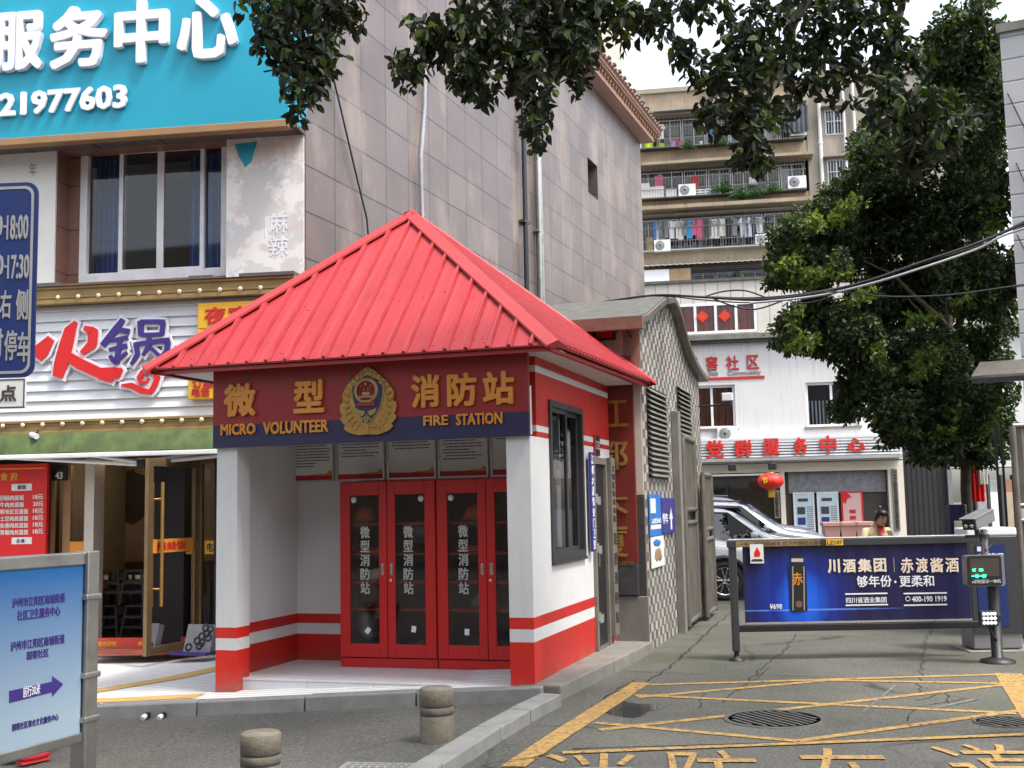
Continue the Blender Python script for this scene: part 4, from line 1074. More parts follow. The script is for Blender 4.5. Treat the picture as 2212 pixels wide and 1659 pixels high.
# open door leaf swung outwards
hx = Q(425); LD = F.at(hx, .03, hf, -103)
dw = .98
DT = thing('glass_door', 'open glass door with gold frame and long gold bar handle', 'door', LD)
mb = MB(LD, 'gold_frame'); frame_rect(mb, 0, dw, 0, 2.28, .09, -.025, .025, 0); part('frame', mb, DT)
mb = MB(LD, 'glass_clear'); mb.quad([(.09, 0, .09), (dw - .09, 0, .09), (dw - .09, 0, 2.19), (.09, 0, 2.19)]); part('pane', mb, DT)
mb = MB(LD, 'gold')
for s in (-.07, .07):
    mb.tube([(dw - .2, s, .55), (dw - .2, s, 2.0)], .02, 0, 10)
    for z in (.75, 1.8): mb.tube([(dw - .2, 0, z), (dw - .2, s, z)], .015, 0, 8)
part('handle', mb, DT)
mb = MB(LD, 'orange_letter')
for s in (-.004, .004): mb.box(.1, dw - .1, s - .002, s + .002, 1.17, 1.33)
mb.text('美蛙饭', dw - .24, .18, 1.2, 1.3, .0, .003, .02, 'red_text') if False else mb.text('美蛙饭', -(dw - .18), -.24, 1.2, 1.3, -.006, .003, .02, 'red_text', L=Matrix.Rotation(math.pi, 4, 'Z')); part('sticker', mb, DT)
# room
mb = MB(F, 'dim_wall'); rl0, rr0, rd = Q(60), Q(560), 2.6
mb.box(rl0, rr0, rd, rd + .1, hf, 2.7); mb.box(rl0 - .1, rl0, .3, rd, hf, 2.7); mb.box(rr0, rr0 + .1, .3, rd, hf, 2.7); part('room_wall', mb, SH)
mb = MB(F, 'brown_wall'); mb.box(rl0, rr0, .3, rd, -.2, hf - .004); part('room_floor', mb, SH)
mb = MB(F, 'dark_wall'); mb.box(rl0, rr0, .3, rd, 2.7, 2.75); part('room_ceiling', mb, SH)
mb = MB(F, 'wood_table'); mb.box(rl0, rr0, rd - .03, rd, .95, 1.0); mb.box(rl0, rr0, rd - .015, rd, hf, .94, 'brown_wall'); part('wainscot', mb, SH)
MB2 = MB(F, 'brown_wall'); blob(MB2, (F.q(285, 1070, rd)[0], rd - .01, F.q(285, 1072, rd)[1]), (.33, .012, .36), 0, seed=4, k=.16, n=28); T = thing('wall_mural', 'dark round painted mural on the restaurant rear wall', 'mural', F.at(-.2, rd - .01, 1.5)); part('painting', MB2, T)
MB2 = MB(F, 'curtain_brown'); blob(MB2, (F.q(228, 1075, rd)[0], rd - .01, F.q(228, 1080, rd)[1]), (.2, .012, .34), 0, seed=9, k=.2, n=28); part('painting', MB2, T)
mb = MB(F, 'ink'); Tbox(mb, F, '馋火锅', 232, 1015, 262, 1032, rd, .006, .02, 0); Tbox(mb, F, '在这里', 262, 1013, 292, 1030, rd, .006, .02, 0); part('lettering', mb, T)
u = Q(300, 1.0)
T = thing('ceiling_lamp', 'lit warm ceiling lamp inside the restaurant doorway', 'lamp', F.at(u, 1.0, 2.5)); mb = MB(F, 'black'); mb.lathe([(.16, 0), (.13, .1), (.03, .2), (.02, .24)], 16, (u, 1.0, 2.46), 0); part('shade', mb, T)
mb = MB(F, 'warm_lamp'); mb.lathe([(.001, -.02), (.08, .0), (.08, .03), (.001, .06)], 12, (u, 1.0, 2.46), 0); part('bulb', mb, T)
pl_ = bpy.data.lights.new('lamp', 'POINT'); pl_.energy = 7; pl_.color = (1, .72, .42); pl_.shadow_soft_size = .08
po = bpy.data.objects.new('lamp_light', pl_); col.objects.link(po); po.location = F.P(u, 1.0, 2.38)
# table, cups and stools
tz = .74; tu0, tu1 = Q(200, 1.5), Q(352, 1.5)
T = thing('dining_table', 'wooden dining table inside the restaurant door', 'table', F.at((tu0 + tu1) / 2, 1.7, hf))
mb = MB(F, 'wood_table'); mb.box(tu0, tu1, 1.35, 2.05, tz - .05, tz); part('tabletop', mb, T, bev=.01)
for a in (tu0 + .06, tu1 - .06):
    for v in (1.42, 1.98): mb = MB(F, 'brown_wall'); mb.box(a - .03, a + .03, v - .03, v + .03, hf, tz - .05); part('leg', mb, T)
for i, x in enumerate((210, 231, 282, 318, 300)):
    u = Q(x, 1.55); mb = MB(F, 'white_plastic'); mb.lathe([(.035, 0), (.05, .07), (.046, .07), (.03, .01), (.001, .01)], 14, (u, 1.5 + .05 * (i % 3), tz), 0)
    solo('bowl', mb, ('small white bowl at the left end of the dining table', 'second white bowl from the left on the dining table', 'white bowl in the middle of the dining table', 'white bowl at the right end of the dining table', 'white bowl next to the rightmost one on the dining table')[i], 'bowl', 'bowls on the dining table', at=F.P(u, 1.5, tz))
def stool(u, v, z, lab):
    Ms = F.at(u, v, z); T = thing('stool', lab, 'stool', Ms, 'plastic stools in the doorway')
    mb = MB(Ms, 'charcoal'); mb.box(-.13, .13, -.13, .13, .42, .45); part('seat', mb, T, bev=.01)
    for sx_ in (-1, 1):
        for sy in (-1, 1): mb = MB(Ms, 'charcoal'); mb.tube([(sx_ * .11, sy * .11, .42), (sx_ * .17, sy * .17, 0)], .022, 0, 6); part('leg', mb, T)
    for zz, k in ((.15, .15), (.28, .133)):
        mb = MB(Ms, 'charcoal')
        for s in (-1, 1): mb.box(-k, k, s * k - .012, s * k + .012, zz, zz + .035); mb.box(s * k - .012, s * k + .012, -k, k, zz, zz + .035)
        part('stretcher', mb, T)
stool(Q(243, .85), .85, hf, 'lower left plastic stool under the doorway table'); stool(Q(300, .85), .85, hf, 'lower right plastic stool under the doorway table')
stool(Q(247, .86), .86, hf + .45, 'upper left plastic stool stacked on the one below'); stool(Q(298, .86), .86, hf + .45, 'upper right plastic stool stacked on the one below')
# mat and step banner at the door
r0 = g2(190, 1432); 
T = thing('red_carpet', 'bright red door mat on the white paving before the restaurant', 'mat', F.at(-.4, -.5, hf)); mb = MB(F)
ua, ub = Q(196, -.4), Q(440, -.3)
mb.add([(ua, -.60, -.015), (ub - .45, -.52, -.015), (ub, -.06, -.015), (ua, -.06, -.015), (ua, -.60, .0), (ub - .45, -.52, .0), (ub, -.06, .0), (ua, -.06, .0)], [(4, 5, 6, 7), (0, 1, 5, 4), (1, 2, 6, 5)], 'red_bright'); part('pile', mb, T)
T = thing('step_banner', 'red banner strip with yellow characters along the restaurant threshold', 'banner', F.at(-.3, -.06, -.02)); mb = MB(F, 'red_bright'); ua, ub = Q(196, -.06), Q(452, -.06); za, zb = -.01, .135
mb.box(ua, ub, -.06, -.03, za, zb); part('panel', mb, T)
mb = MB(F, 'yellow')
for t, a, b_ in (('这里有好吃', 205, 255), ('来吧来吧', 300, 348), ('这里有好', 372, 412)): mb.text(t, Q(a, -.06), Q(b_, -.06), za + .045, zb - .04, -.061, .003, .02, 0)
part('lettering', mb, T)
Mx = F.at(Q(432, -.5), -.55, .0, -12)
T = thing('leaning_mat', 'grey folded mat with black ring pattern leaning by the kiosk pillar', 'mat', Mx); mb = MB(Mx, 'grey_cloth'); L = Matrix.Rotation(R_(-18), 4, 'X'); mb.box(-.17, .2, -.05, .05, .0, .34, L=L)
part('pile', mb, T); mb = MB(Mx, 'black'); random.seed(2)
for i in range(9):
    u, z = random.uniform(-.12, .16), random.uniform(.05, .3); mb.lathe([(.05, 0), (.05, .004), (.025, .004), (.025, 0)], 12, (u, -.051, z), 0, axis='y', L=L, caps=False)
part('ring_pattern', mb, T); mb = MB(Mx, 'sign_violet'); mb.box(-.28, .22, -.16, .1, .002, .03); part('base', mb, T)
# menu board and house number
r = F.r(-60, 1005, 98, 1200, -.18)
T = thing('menu_board', 'red menu board with yellow heading and white price list', 'menu', F.at(r[0], -.18, r[2])); mb = MB(F, 'sign_red'); mb.box(r[0], r[1], -.18, -.12, r[2] - .3, r[3]); P = part('panel', mb, T)
def c5(x, y): return x * 620 / 1607 * .7418, (1320 + y * 640 / 1659) * .7418
mb = MB(F, 'yellow')
Tbox(mb, F, '食', 5, 148, 60, 205, -.181, .004, .02, 0, c5); Tbox(mb, F, '府', 82, 146, 134, 203, -.181, .004, .02, 0, c5)
a = F.r(*c5(-60, 118), *c5(335, 122), -.181); mb.box(a[0], a[1], -.184, -.18, a[3] - .012, a[3]); part('heading', mb, T)
mb = MB(F, 'paper')
for y0 in (232, 636):
    a = F.r(*c5(90, y0), *c5(240, y0 + 48), -.181); mb.box(a[0], a[1], -.186, -.18, a[2], a[3])
rows = ['回锅肉盖饭', '牛肉丝盖饭', '鲜米豇豆盖饭', '土豆肉丝盖饭', '鱼香肉丝盖饭', '青椒肉丝盖饭']
for i, t in enumerate(rows):
    y = 318 + i * 52; Tbox(mb, F, t, 2, y, 182 if i < 2 else 214, y + 36, -.181, .003, .022, 0, c5); Tbox(mb, F, '20元' if i == 1 else '18元', 250, y - 8, 326, y + 30, -.181, .003, .022, 0, c5)
part('price_list', mb, T)
mb = MB(F, 'sign_violet'); Tbox(mb, F, '盖饭', 132, 240, 198, 272, -.187, .002, .02, 0, c5); Tbox(mb, F, '主食', 122, 646, 188, 676, -.187, .002, .02, 0, c5); part('tab_lettering', mb, T)
r = F.r(115, 1006, 146, 1038, -.0); T = thing('house_number', 'dark house number plate reading 43', 'number plate', F.at(r[0], -.0, r[2])); mb = MB(F, 'black'); mb.box(r[0], r[1], -.03, -.004, r[2], r[3]); part('plate', mb, T)
mb = MB(F, 'letter_white'); mb.text('43', r[0] + .05, r[1] - .05, r[2] + .02, r[2] + .11, -.031, .003, .02, 0); part('lettering', mb, T)
# pipes, conduit and cables on the side wall
def wp(x, y, v=-.06): u, w_ = W.q(x, y, v); return (u, v, w_)
for x0, x1, m, r, lab in ((1128, 1139, 'dark_metal', .05, 'thin dark drainpipe on the granite side wall'), (1155, 1172, 'steel', .075, 'thick grey drainpipe on the granite side wall')):
    u = W.q((x0 + x1) / 2, 450, -.08)[0]; T = thing('drainpipe', lab, 'drainpipe', W.at(u, -.08, 0)); mb = MB(W, m); mb.tube([(u, -.09, 2.5), (u, -.09, WT)], r, 0, 10); part('pipe', mb, T)
    for z in (4.5, 7.05, 9.6): mb = MB(W, m); mb.box(u - .14, u + .14, -.13, 0, z, z + .05); part('bracket', mb, T)
T = thing('corrugated_conduit', 'wavy grey corrugated conduit hanging down the granite wall', 'conduit'); mb = MB(W, 'cable_grey')
pts = [wp(918, 60), wp(918, 170), wp(917, 230), wp(913, 290), wp(909, 340), wp(910, 400), wp(912, 460), wp(913, 520)]
P2 = []
for a, b_ in zip(pts, pts[1:]):
    for k in range(14): P2.append(Vector(a).lerp(Vector(b_), k / 14))
mb.tube(P2, .03, 0, 8, rr=[.036 if i % 2 else .026 for i in range(len(P2))]); part('hose', mb, T)
T = thing('wall_cable', 'thin black cable slanting down the granite wall to the kiosk roof', 'cable'); mb = MB(W, 'cable'); mb.tube([wp(690, 40), wp(716, 150), wp(742, 260), wp(770, 380), wp(792, 470), wp(797, 520)], .013, 0, 6); part('wire', mb, T)
# cream tower far behind the eave
Mt = Fr((3.2, 62), 9); mb = MB(Mt, 'tower_cream'); u1 = Mt.q(1344, 120)[0]; mb.box(u1 - 14, u1, 0, 12, 0, 48)
T = thing('tower_block', 'pale cream tower block rising behind the tiled eave', 'building', Mt); part('wall', mb, T)
mb = MB(Mt, 'res_dark')
for k in range(5):
    for j in range(4): mb.box(u1 - 12 + j * 3, u1 - 10.8 + j * 3, -.02, .1, 4 + k * 3, 5.5 + k * 3)
part('window_rows', mb, T)
# ------------------------------------------------------------------ street furniture in front
def bollard(x, y, z, lab):
    c = gnd(x, y, z); T = thing('bollard', lab, 'bollard', c, 'stone bollards'); Mb = Matrix.Translation(c); r = .125
    mb = MB(Mb, 'stone_bollard'); mb.lathe([(r, -.05), (r, .185), (r * .97, .19), (r * .97, .20), (r, .205), (r, .245), (r * .97, .25), (r * .97, .26), (r, .265), (r, .37), (r - .012, .382), (.001, .384)], 40, (0, 0, 0), 0)
    part('post', mb, T)
    mb = MB(Mb, 'charcoal'); mb.lathe([(r * .985, .188), (r * .985, .202)], 40, (0, 0, 0), caps=False); mb.lathe([(r * .985, .248), (r * .985, .262)], 40, (0, 0, 0), caps=False); part('groove', mb, T)
bollard(944, 1600, hz(-.6), 'weathered round stone bollard standing before the kiosk step'); 
z = hz(-1.6); d_ = ray(563, 1580); p = CO + d_ * ((z + .384 - CH) / d_.z); 
Mv = p.copy(); Mv.z = z
def bollard_at(c, lab): 
    T = thing('bollard', lab, 'bollard', c, 'stone bollards'); s = [o for o in bpy.data.objects if o.name == 'bollard'][0]
    for ch in s.children: k = ch.copy(); col.objects.link(k); k.parent = T
bollard_at(Mv, 'darker stone bollard cut off by the bottom edge of the picture')
mb = MB(None, 'white_plastic')
for x in (312, 347):
    c = gnd(x, 1548, hz(-3.3) + .03); m2 = MB(Matrix.Translation(c), 'white_plastic'); m2.tube([(0, .12, .0), (0, .0, .0), (-.01, -.03, -.012)], .024, 0, 10)
    m2.tube([(0, .10, .0), (0, .012, .0)], .028, 'black', 10); solo('drain_spout', m2, 'white drain pipe end low in the kerb, %s of the pair' % ('left' if x < 330 else 'right'), 'pipe', 'drain spouts in the kerb')
# parking sign, far left
PS = Fr((-2.72, 6.4), 4)
r = PS.r(-190, 405, 75, 815, 0)
T = thing('parking_sign', 'blue parking sign with white border, times and characters, cut by the left edge', 'sign', PS.at(r[0], 0, 0))
def rrect(u0, u1, w0, w1, rd, n=6):
    P = []
    for cx_, cy_, a in ((u1 - rd, w1 - rd, 0), (u0 + rd, w1 - rd, 90), (u0 + rd, w0 + rd, 180), (u1 - rd, w0 + rd, 270)):
        for i in range(n + 1): t = R_(a + 90 * i / n); P.append((cx_ + rd * math.cos(t), cy_ + rd * math.sin(t)))
    return P
mb = MB(PS, 'blue_sign'); mb.prism(rrect(r[0], r[1], r[2], r[3], .07), -.012, .0); P = part('panel', mb, T)
mb = MB(PS, 'silver'); a = rrect(r[0] + .022, r[1] - .022, r[2] + .022, r[3] - .022, .055); b_ = rrect(r[0] + .038, r[1] - .038, r[2] + .038, r[3] - .038, .045); n = len(a)
mb.add([(u, -.0145, w_) for u, w_ in a] + [(u, -.0145, w_) for u, w_ in b_], [(i, (i + 1) % n, n + (i + 1) % n, n + i) for i in range(n)]); part('border', mb, T)
def c4(x, y): return x * 800 / 1659 * .7418, (500 + y * 800 / 1659) * .7418
mb = MB(PS, 'silver')
for t, x0, y0, x1, y1 in (('0', -36, 258, 16, 395), ('-', 22, 325, 40, 338), ('18:00', 44, 262, 170, 408), ('0', -32, 500, 22, 630), ('-', 28, 566, 44, 580), ('17:30', 48, 502, 175, 645), ('右', 4, 715, 66, 886), ('侧', 100, 712, 168, 895), ('时', -60, 950, 16, 1120), ('停', 30, 958, 100, 1140), ('车', 108, 968, 178, 1148)):
    Tbox(mb, PS, t, x0, y0, x1, y1, -.0125, .003, .02, 0, c4)
part('lettering', mb, T)
r2 = PS.r(-120, 822, 56, 882, 0)
T2 = thing('plate_sign', 'small white plate with black characters below the blue parking sign', 'sign', PS.at(r2[0], 0, r2[2])); mb = MB(PS, 'paper'); mb.prism(rrect(r2[0], r2[1], r2[2], r2[3], .01), -.012, 0); part('panel', mb, T2)
mb = MB(PS, 'ink'); Tbox(mb, PS, '点', 2, 1290, 98, 1385, -.0125, .003, .02, 0, c4); frame_rect(mb, r2[0] + .004, r2[1] - .004, r2[2] + .004, r2[3] - .004, .006, -.0145, -.012, 0); part('lettering', mb, T2)
mb = MB(PS, 'steel'); um = r[0] + .10; mb.tube([(um, .05, hz(-3.2)), (um, .05, r[3] + .1)], .035, 0, 12); part('pole', mb, T)
mb = MB(PS, 'steel'); mb.box(um - .05, um + .05, 0, .05, r[3] - .2, r[3] - .15); mb.box(um - .05, um + .05, 0, .05, r[2] + .2, r[2] + .25); part('clamp', mb, T)
# direction board, lower left
zg = hz(-2.6)
A = atY(187, 1192, 6.85); 
DB = Fr((A.x, A.y), -68)          # X runs away from the camera along the board
hb = A.z
T = thing('direction_board', 'steel framed pale blue direction board with dark characters and an arrow', 'sign board', DB.at(0, 0, zg))
s0, s1 = -1.75, .02
zb_ = DB.q(172, 1580, 0)[1]
mb = MB(DB, 'steel'); mb.box(s0, s1, -.03, .05, hb - .075, hb); mb.box(s0, s1, -.03, .05, zb_ - .06, zb_); mb.box(s0, s0 + .06, -.03, .05, zg, hb - .075); part('frame', mb, T, bev=.008)
mb = MB(DB, 'steel'); mb.box(s1 - .06, s1 + .04, -.05, .06, zg, hb + .005); 
for z in (zb_ + .3, zb_ + .75, zb_ + .05): mb.box(s1 - .075, s1 + .055, -.06, .07, z, z + .035)
part('post', mb, T, bev=.008)
m, nt, b = base('board_print', .35); t_ = nt.nodes.new('ShaderNodeTexCoord'); sp = nt.nodes.new('ShaderNodeSeparateXYZ'); nt.links.new(t_.outputs['UV'], sp.inputs[0])
mr = N(nt, 'MapRange'); nt.links.new(sp.outputs[1], mr.inputs[0]); mr.inputs[1].default_value = zb_ + .1; mr.inputs[2].default_value = hb - .1
nt.links.new(mixc(nt, mr.outputs[0], (.30, .39, .47), (.008, .095, .28)), b.inputs['Base Color']); MT['board_print'] = m      # the printed poster fades from blue to pale grey
mb = MB(DB, 'board_print'); mb.box(s0 + .06, s1 - .07, -.022, -.012, zb_, hb - .075); P = part('panel', mb, T)
mb = MB(DB, 'charcoal'); mb.box(s0 + .06, s1 - .06, -.012, .04, zb_, hb - .075); part('backing', mb, T)
mb = MB(DB, 'sign_violet')
def c5b(x, y): return x * .4636, 890 + y * .4636
def Tb(t, x0, y0, x1, y1): 
    ua, wa_ = DB.q(*c5b(x0, (y0[0] + y0[1]) / 2), -.022); ub, wb__ = DB.q(*c5b(x1, (y1[0] + y1[1]) / 2), -.022)
    h = DB.q(*c5b(x0, y0[0]), -.022)[1] - DB.q(*c5b(x0, y0[1]), -.022)[1]; wm = (wa_ + wb__) / 2
    mb.text(t, ua, ub, wm - h / 2, wm + h / 2, -.0222, .002, .02, 0)
Tb('泸州市江阳区南城街道', 56, (866, 912), 302, (842, 888)); Tb('社区卫生服务中心', 80, (922, 970), 280, (905, 948))
Tb('泸州市江阳区南城街道', 48, (1066, 1112), 300, (1036, 1082)); Tb('国窖社区', 124, (1112, 1152), 226, (1100, 1145)); Tb('国窖社区综合文化服务中心', 56, (1448, 1482), 272, (1410, 1440))
ar = [DB.q(*c5b(x, y), -.0225) for x, y in ((42, 1300), (242, 1256), (242, 1230), (294, 1268), (242, 1328), (242, 1306), (42, 1356))]; mb.prism(ar, -.0240, -.0222)
part('lettering', mb, P)
mb = MB(DB, 'letter_white'); a = DB.q(*c5b(106, 1305), -.024); c_ = DB.q(*c5b(186, 1290), -.024); mb.text('前行30米', a[0], c_[0], (a[1] + c_[1]) / 2 - .03, (a[1] + c_[1]) / 2 + .03, -.0245, .002, .01, 0); part('arrow_lettering', mb, P)

# ================================================================== gatehouse with mosaic side
def mosaic():
    m, nt, b = base('mosaic', .5); v = uvn(nt)
    t = N(nt, 'TexBrick', Scale=1., offset=.5); nt.links.new(v, t.inputs['Vector'])
    for k, x in (('Mortar Size', .004), ('Brick Width', .20), ('Row Height', .075)): t.inputs[k].default_value = x
    t.inputs['Color1'].default_value = (0, 0, 0, 1); t.inputs['Color2'].default_value = (1, 1, 1, 1); t.inputs['Mortar'].default_value = (.4, .4, .4, 1)
    # alternate dark and pale tesserae: the position inside a doubled block decides
    sp = nt.nodes.new('ShaderNodeSeparateXYZ'); nt.links.new(v, sp.inputs[0])
    def M_(op, a, c=None):
        n = N(nt, 'Math', operation=op)
        for i, x in ((0, a), (1, c)):
            if x is None: continue
            if hasattr(x, 'is_linked'): nt.links.new(x, n.inputs[i])
            else: n.inputs[i].default_value = x
        return n.outputs[0]
    row = M_('FLOOR', M_('DIVIDE', sp.outputs[1], .10))
    sh = M_('MULTIPLY', M_('FLOORED_MODULO', row, 2.), .13)
    f = M_('FLOORED_MODULO', M_('DIVIDE', M_('ADD', sp.outputs[0], sh), .27), 1.)
    dark = M_('LESS_THAN', f, .5)
    # grout lines
    fy = M_('FLOORED_MODULO', M_('DIVIDE', sp.outputs[1], .10), 1.); gy = M_('LESS_THAN', fy, .07)
    fx = M_('FLOORED_MODULO', M_('MULTIPLY', f, 2.), 1.); gx = M_('LESS_THAN', fx, .05); g = M_('MAXIMUM', gx, gy)
    wn = N(nt, 'TexWhiteNoise'); wn.noise_dimensions = '3D'
    cb = nt.nodes.new('ShaderNodeCombineXYZ'); nt.links.new(row, cb.inputs[0]); nt.links.new(M_('FLOOR', M_('DIVIDE', M_('ADD', sp.outputs[0], sh), .135)), cb.inputs[1]); nt.links.new(cb.outputs[0], wn.inputs['Vector'])
    ca = mixc(nt, wn.outputs['Value'], (.085, .078, .072), (.16, .148, .135)); cbb = mixc(nt, wn.outputs['Value'], (.31, .295, .27), (.47, .45, .41))
    cc = mixc(nt, dark, cbb, ca); cc = mixc(nt, g, cc, (.20, .19, .175))
    cc = mixc(nt, ramp(nt, noise(nt, v, 1.2), .4, .75), cc, (.75, .72, .68), 'MULTIPLY')
    nt.links.new(cc, b.inputs['Base Color']); iv = M_('SUBTRACT', 1., g); bump(nt, b, iv, .4, .01); MT['mosaic'] = m
mosaic()
GT = thing('gatehouse', 'gatehouse with a pink front, mosaic tiled side and sweeping curved roof', 'gatehouse', GS)
top = [(0, 3.74), (.5, 3.9), (1.2, 4.12), (1.9, 4.26), (2.2, 4.22), (2.5, 4.1), (2.8, 3.93), (3.2, 3.75), (3.7, 3.62), (4.2, 3.55), (4.55, 3.52)]
mb = MB(GS, 'mosaic')
mb.prism([(0, -.05), (4.55, -.05)] + top[::-1], .0, .2, 0, ms='pink_wall'); part('side_wall', mb, GT)
mb = MB(GS, 'mosaic'); mb.box(4.35, 4.55, .2, 2.5, -.05, 3.5); part('rear_wall', mb, GT)
mb = MB(GF, 'pink_wall'); mb.box(-2.6, -.003, .0, .2, -.05, 3.74); part('front_wall', mb, GT)
mb = MB(GF, 'cream_tile'); mb.box(-.20, -.004, -.02, 0, 1.75, 3.2); mb.box(-.19, -.006, -.025, 0, .62, 1.74, 'dark_stone'); mb.box(-2.6, .012, -.05, -.001, -.05, .62, 'concrete'); part('corner_facing', mb, GT, bev=.006)
def ribbon(mb, prof, v0, v1, th, m):
    n = len(prof); vs = [(u, v, z) for v in (v0, v1) for u, z in prof] + [(u, v, z + th) for v in (v0, v1) for u, z in prof]; fs = []
    for i in range(n - 1): fs += [(i, n + i, n + i + 1, i + 1), (2 * n + i, 2 * n + i + 1, 3 * n + i + 1, 3 * n + i), (i, i + 1, 2 * n + i + 1, 2 * n + i), (n + i + 1, n + i, 3 * n + i, 3 * n + i + 1)]
    fs += [(0, 2 * n, 3 * n, n), (n - 1, 2 * n - 1, 4 * n - 1, 3 * n - 1)]; mb.add(vs, fs, m)
mb = MB(GS); pr = [(-.5, 3.63)] + [(u, z + .005) for u, z in top] + [(4.75, 3.5)]
ribbon(mb, pr, -.12, 2.75, .085, 'steel_brown'); RO = part('roof', mb, GT, bev=.01)
mb = MB(GS); ribbon(mb, [(u, z + .088) for u, z in pr[:5]], -.10, 2.7, .012, 'roof_felt'); mb.box(-.56, -.46, -.14, 2.75, 3.58, 3.72, 'terracotta'); part('roof_covering', mb, RO)
for i, c in enumerate(((1393, 830, 1444, 1022), (1463, 835, 1494, 962))):
    a, b_, z0, z1 = GS.r(*c, -.02); z1 = (3.03, 3.22)[i]; z0 = (1.95, 2.3)[i]
    a, b_ = ((.27, 1.55), (2.45, 3.6))[i]
    mb = MB(GS, 'black'); mb.box(a, b_, -.012, -.002, z0, z1); Lv = part('louvre', mb, GT)
    mb = MB(GS, 'concrete'); z = z0 + .02
    while z < z1 - .02: mb.add([(a, -.015, z + .032), (b_, -.015, z + .032), (b_, -.055, z), (a, -.055, z), (a, -.015, z + .044), (b_, -.015, z + .044), (b_, -.055, z + .012), (a, -.055, z + .012)], [(0, 1, 2, 3), (4, 7, 6, 5), (3, 2, 6, 7), (1, 5, 6, 2), (0, 3, 7, 4)]); z += .062
    part('slat_row', mb, Lv)
# red vertical sign on the front
T = thing('building_name_sign', 'tall dark red vertical board with gold characters behind the kiosk', 'sign', GF.at(-.6, -.03, .62))
a0 = GF.q(1372, 1000, -.06)[0]
mb = MB(GF, 'sign_maroon'); mb.box(a0 - .62, a0, -.07, -.02, 1.0, 3.35); mb.box(a0 - .62, a0 - .002, -.068, -.02, .63, .998, 'dark_stone'); P = part('panel', mb, T, bev=.008)
mb = MB(GF, 'gold'); cxs = GF.q(1335, 900, -.075)[0]
def c6(x, y): return (1650 + x * 350 / 569) * .7418, (940 + y * 1020 / 1659) * .7418
for ch, y0, y1 in (('江', 352, 500), ('都', 555, 695), ('大', 790, 905), ('厦', 965, 1110)):
    z1 = GF.q(*c6(270, y0), -.075)[1]; z0 = GF.q(*c6(270, y1), -.075)[1]; ur = GF.q(*c6(288, y0), -.075)[0]
    mb.text(ch, ur - .37, ur, z0, z1, -.07, .015, .012, 0)
z0 = GF.q(*c6(270, 1148), -.075)[1]; ur = GF.q(*c6(320, 1140), -.075)[0]; mb.text('五一八宾馆', ur - .4, ur, z0, z0 + .045, -.07, .005, .0, 0)
part('lettering', mb, P)
u, w_ = GF.q(1308, 722, -.06)
T = thing('flood_light', 'square flood light with dark frame and glass coloured red for a reflection high on the pink wall', 'flood light', GF.at(u, -.06, w_)); mb = MB(GF, 'black'); hw, hh = .125, .075; frame_rect(mb, u - hw, u + hw, w_ - hh, w_ + hh, .022, -.11, -.07, 0); mb.box(u - hw + .02, u + hw - .02, -.08, -.075, w_ - hh, w_ + hh); part('housing', mb, T)
mb = MB(GF, 'curtain_red'); mb.box(u - hw + .022, u + hw - .022, -.098, -.08, w_ - hh + .022, w_ + hh - .022, 'sign_red'); part('lens', mb, T)  # red lens colour stands in for a sky reflection
mb = MB(GF, 'black'); mb.box(u - .02, u + .02, -.07, -.0, w_ - .02, w_ + .02); mb.tube([(u + .1, -.03, w_), (u + .2, -.02, w_ + .1), (u + .3, -.02, w_ - .05)], .008, 0, 5); part('bracket', mb, T)
# notices on the mosaic
def c7(x, y): return (1840 + x * 280 / 447) * .7418, (860 + y * 1040 / 1659) * .7418
for (x0, y0, x1, y1), m, lab, txt in (((74, 925, 130, 1118), 'blue_poster', 'bright blue poster on the mosaic wall, left of the dark blue sign', None), ((128, 942, 190, 1105), 'blue_banner', 'dark blue sign with a white arrow on the mosaic wall', 'arrow'), ((82, 1120, 142, 1262), 'paper', 'pale faded poster with food picture low on the mosaic wall', 'food')):
    a, _ = GS.q(*c7(x0, (y0 + y1) / 2)); b_, _ = GS.q(*c7(x1, (y0 + y1) / 2)); z1 = GS.q(*c7((x0 + x1) / 2, y0))[1]; z0 = GS.q(*c7((x0 + x1) / 2, y1))[1]
    T, P = poster_thing('wall_notice', GS, (a, b_, z0, z1), -.012 if txt != 'arrow' else -.02, .01, m, lab, 'notice')
    mb = MB(GS); h, wd = z1 - z0, b_ - a; v = -.0325 if txt == 'arrow' else -.0245
    if txt == 'arrow':
        cu_, cz = a + wd * .68, z0 + h * .28; mb.box(cu_ - .05, cu_ + .05, v, v + .004, cz - .08, cz + .06, 'letter_white'); mb.prism([(cu_ - .12, cz + .05), (cu_ + .12, cz + .05), (cu_, cz + .2)], v, v + .004, 'letter_white')
        mb.box(a + .05, b_ - .05, v, v + .003, z1 - .18, z1 - .06, 'sign_violet'); mb.text('停车', a + .04, a + wd * .42, z0 + .12, z0 + .25, v + .002, .003, .02, 'letter_white')
    elif txt == 'food':
        blob(mb, (a + wd * .5, v + .003, z0 + h * .4), (wd * .3, .003, h * .22), 'wood_table', seed=3); blob(mb, (a + wd * .45, v + .003, z0 + h * .8), (wd * .35, .003, h * .12), 'blue_poster', seed=5)
    else:
        mb.box(a + .06, a + wd * .5, v, v + .004, z0 + h * .55, z0 + h * .9, 'paper'); mb.text('通知', a + .08, b_ - .08, z0 + h * .3, z0 + h * .42, v, .003, .02, 'letter_white'); mb.box(a + .05, b_ - .08, v, v + .004, z0 + .08, z0 + .13, 'paper')
    part('print', mb, T)
u, w_ = GS.q(1527, 832, -.3); 
T = thing('security_camera', 'small white and black security camera on an arm at the mosaic corner', 'camera', GS.at(4.5, 0, w_)); 
u, w_ = GS.q(1530, 838, -.42); u = 4.45
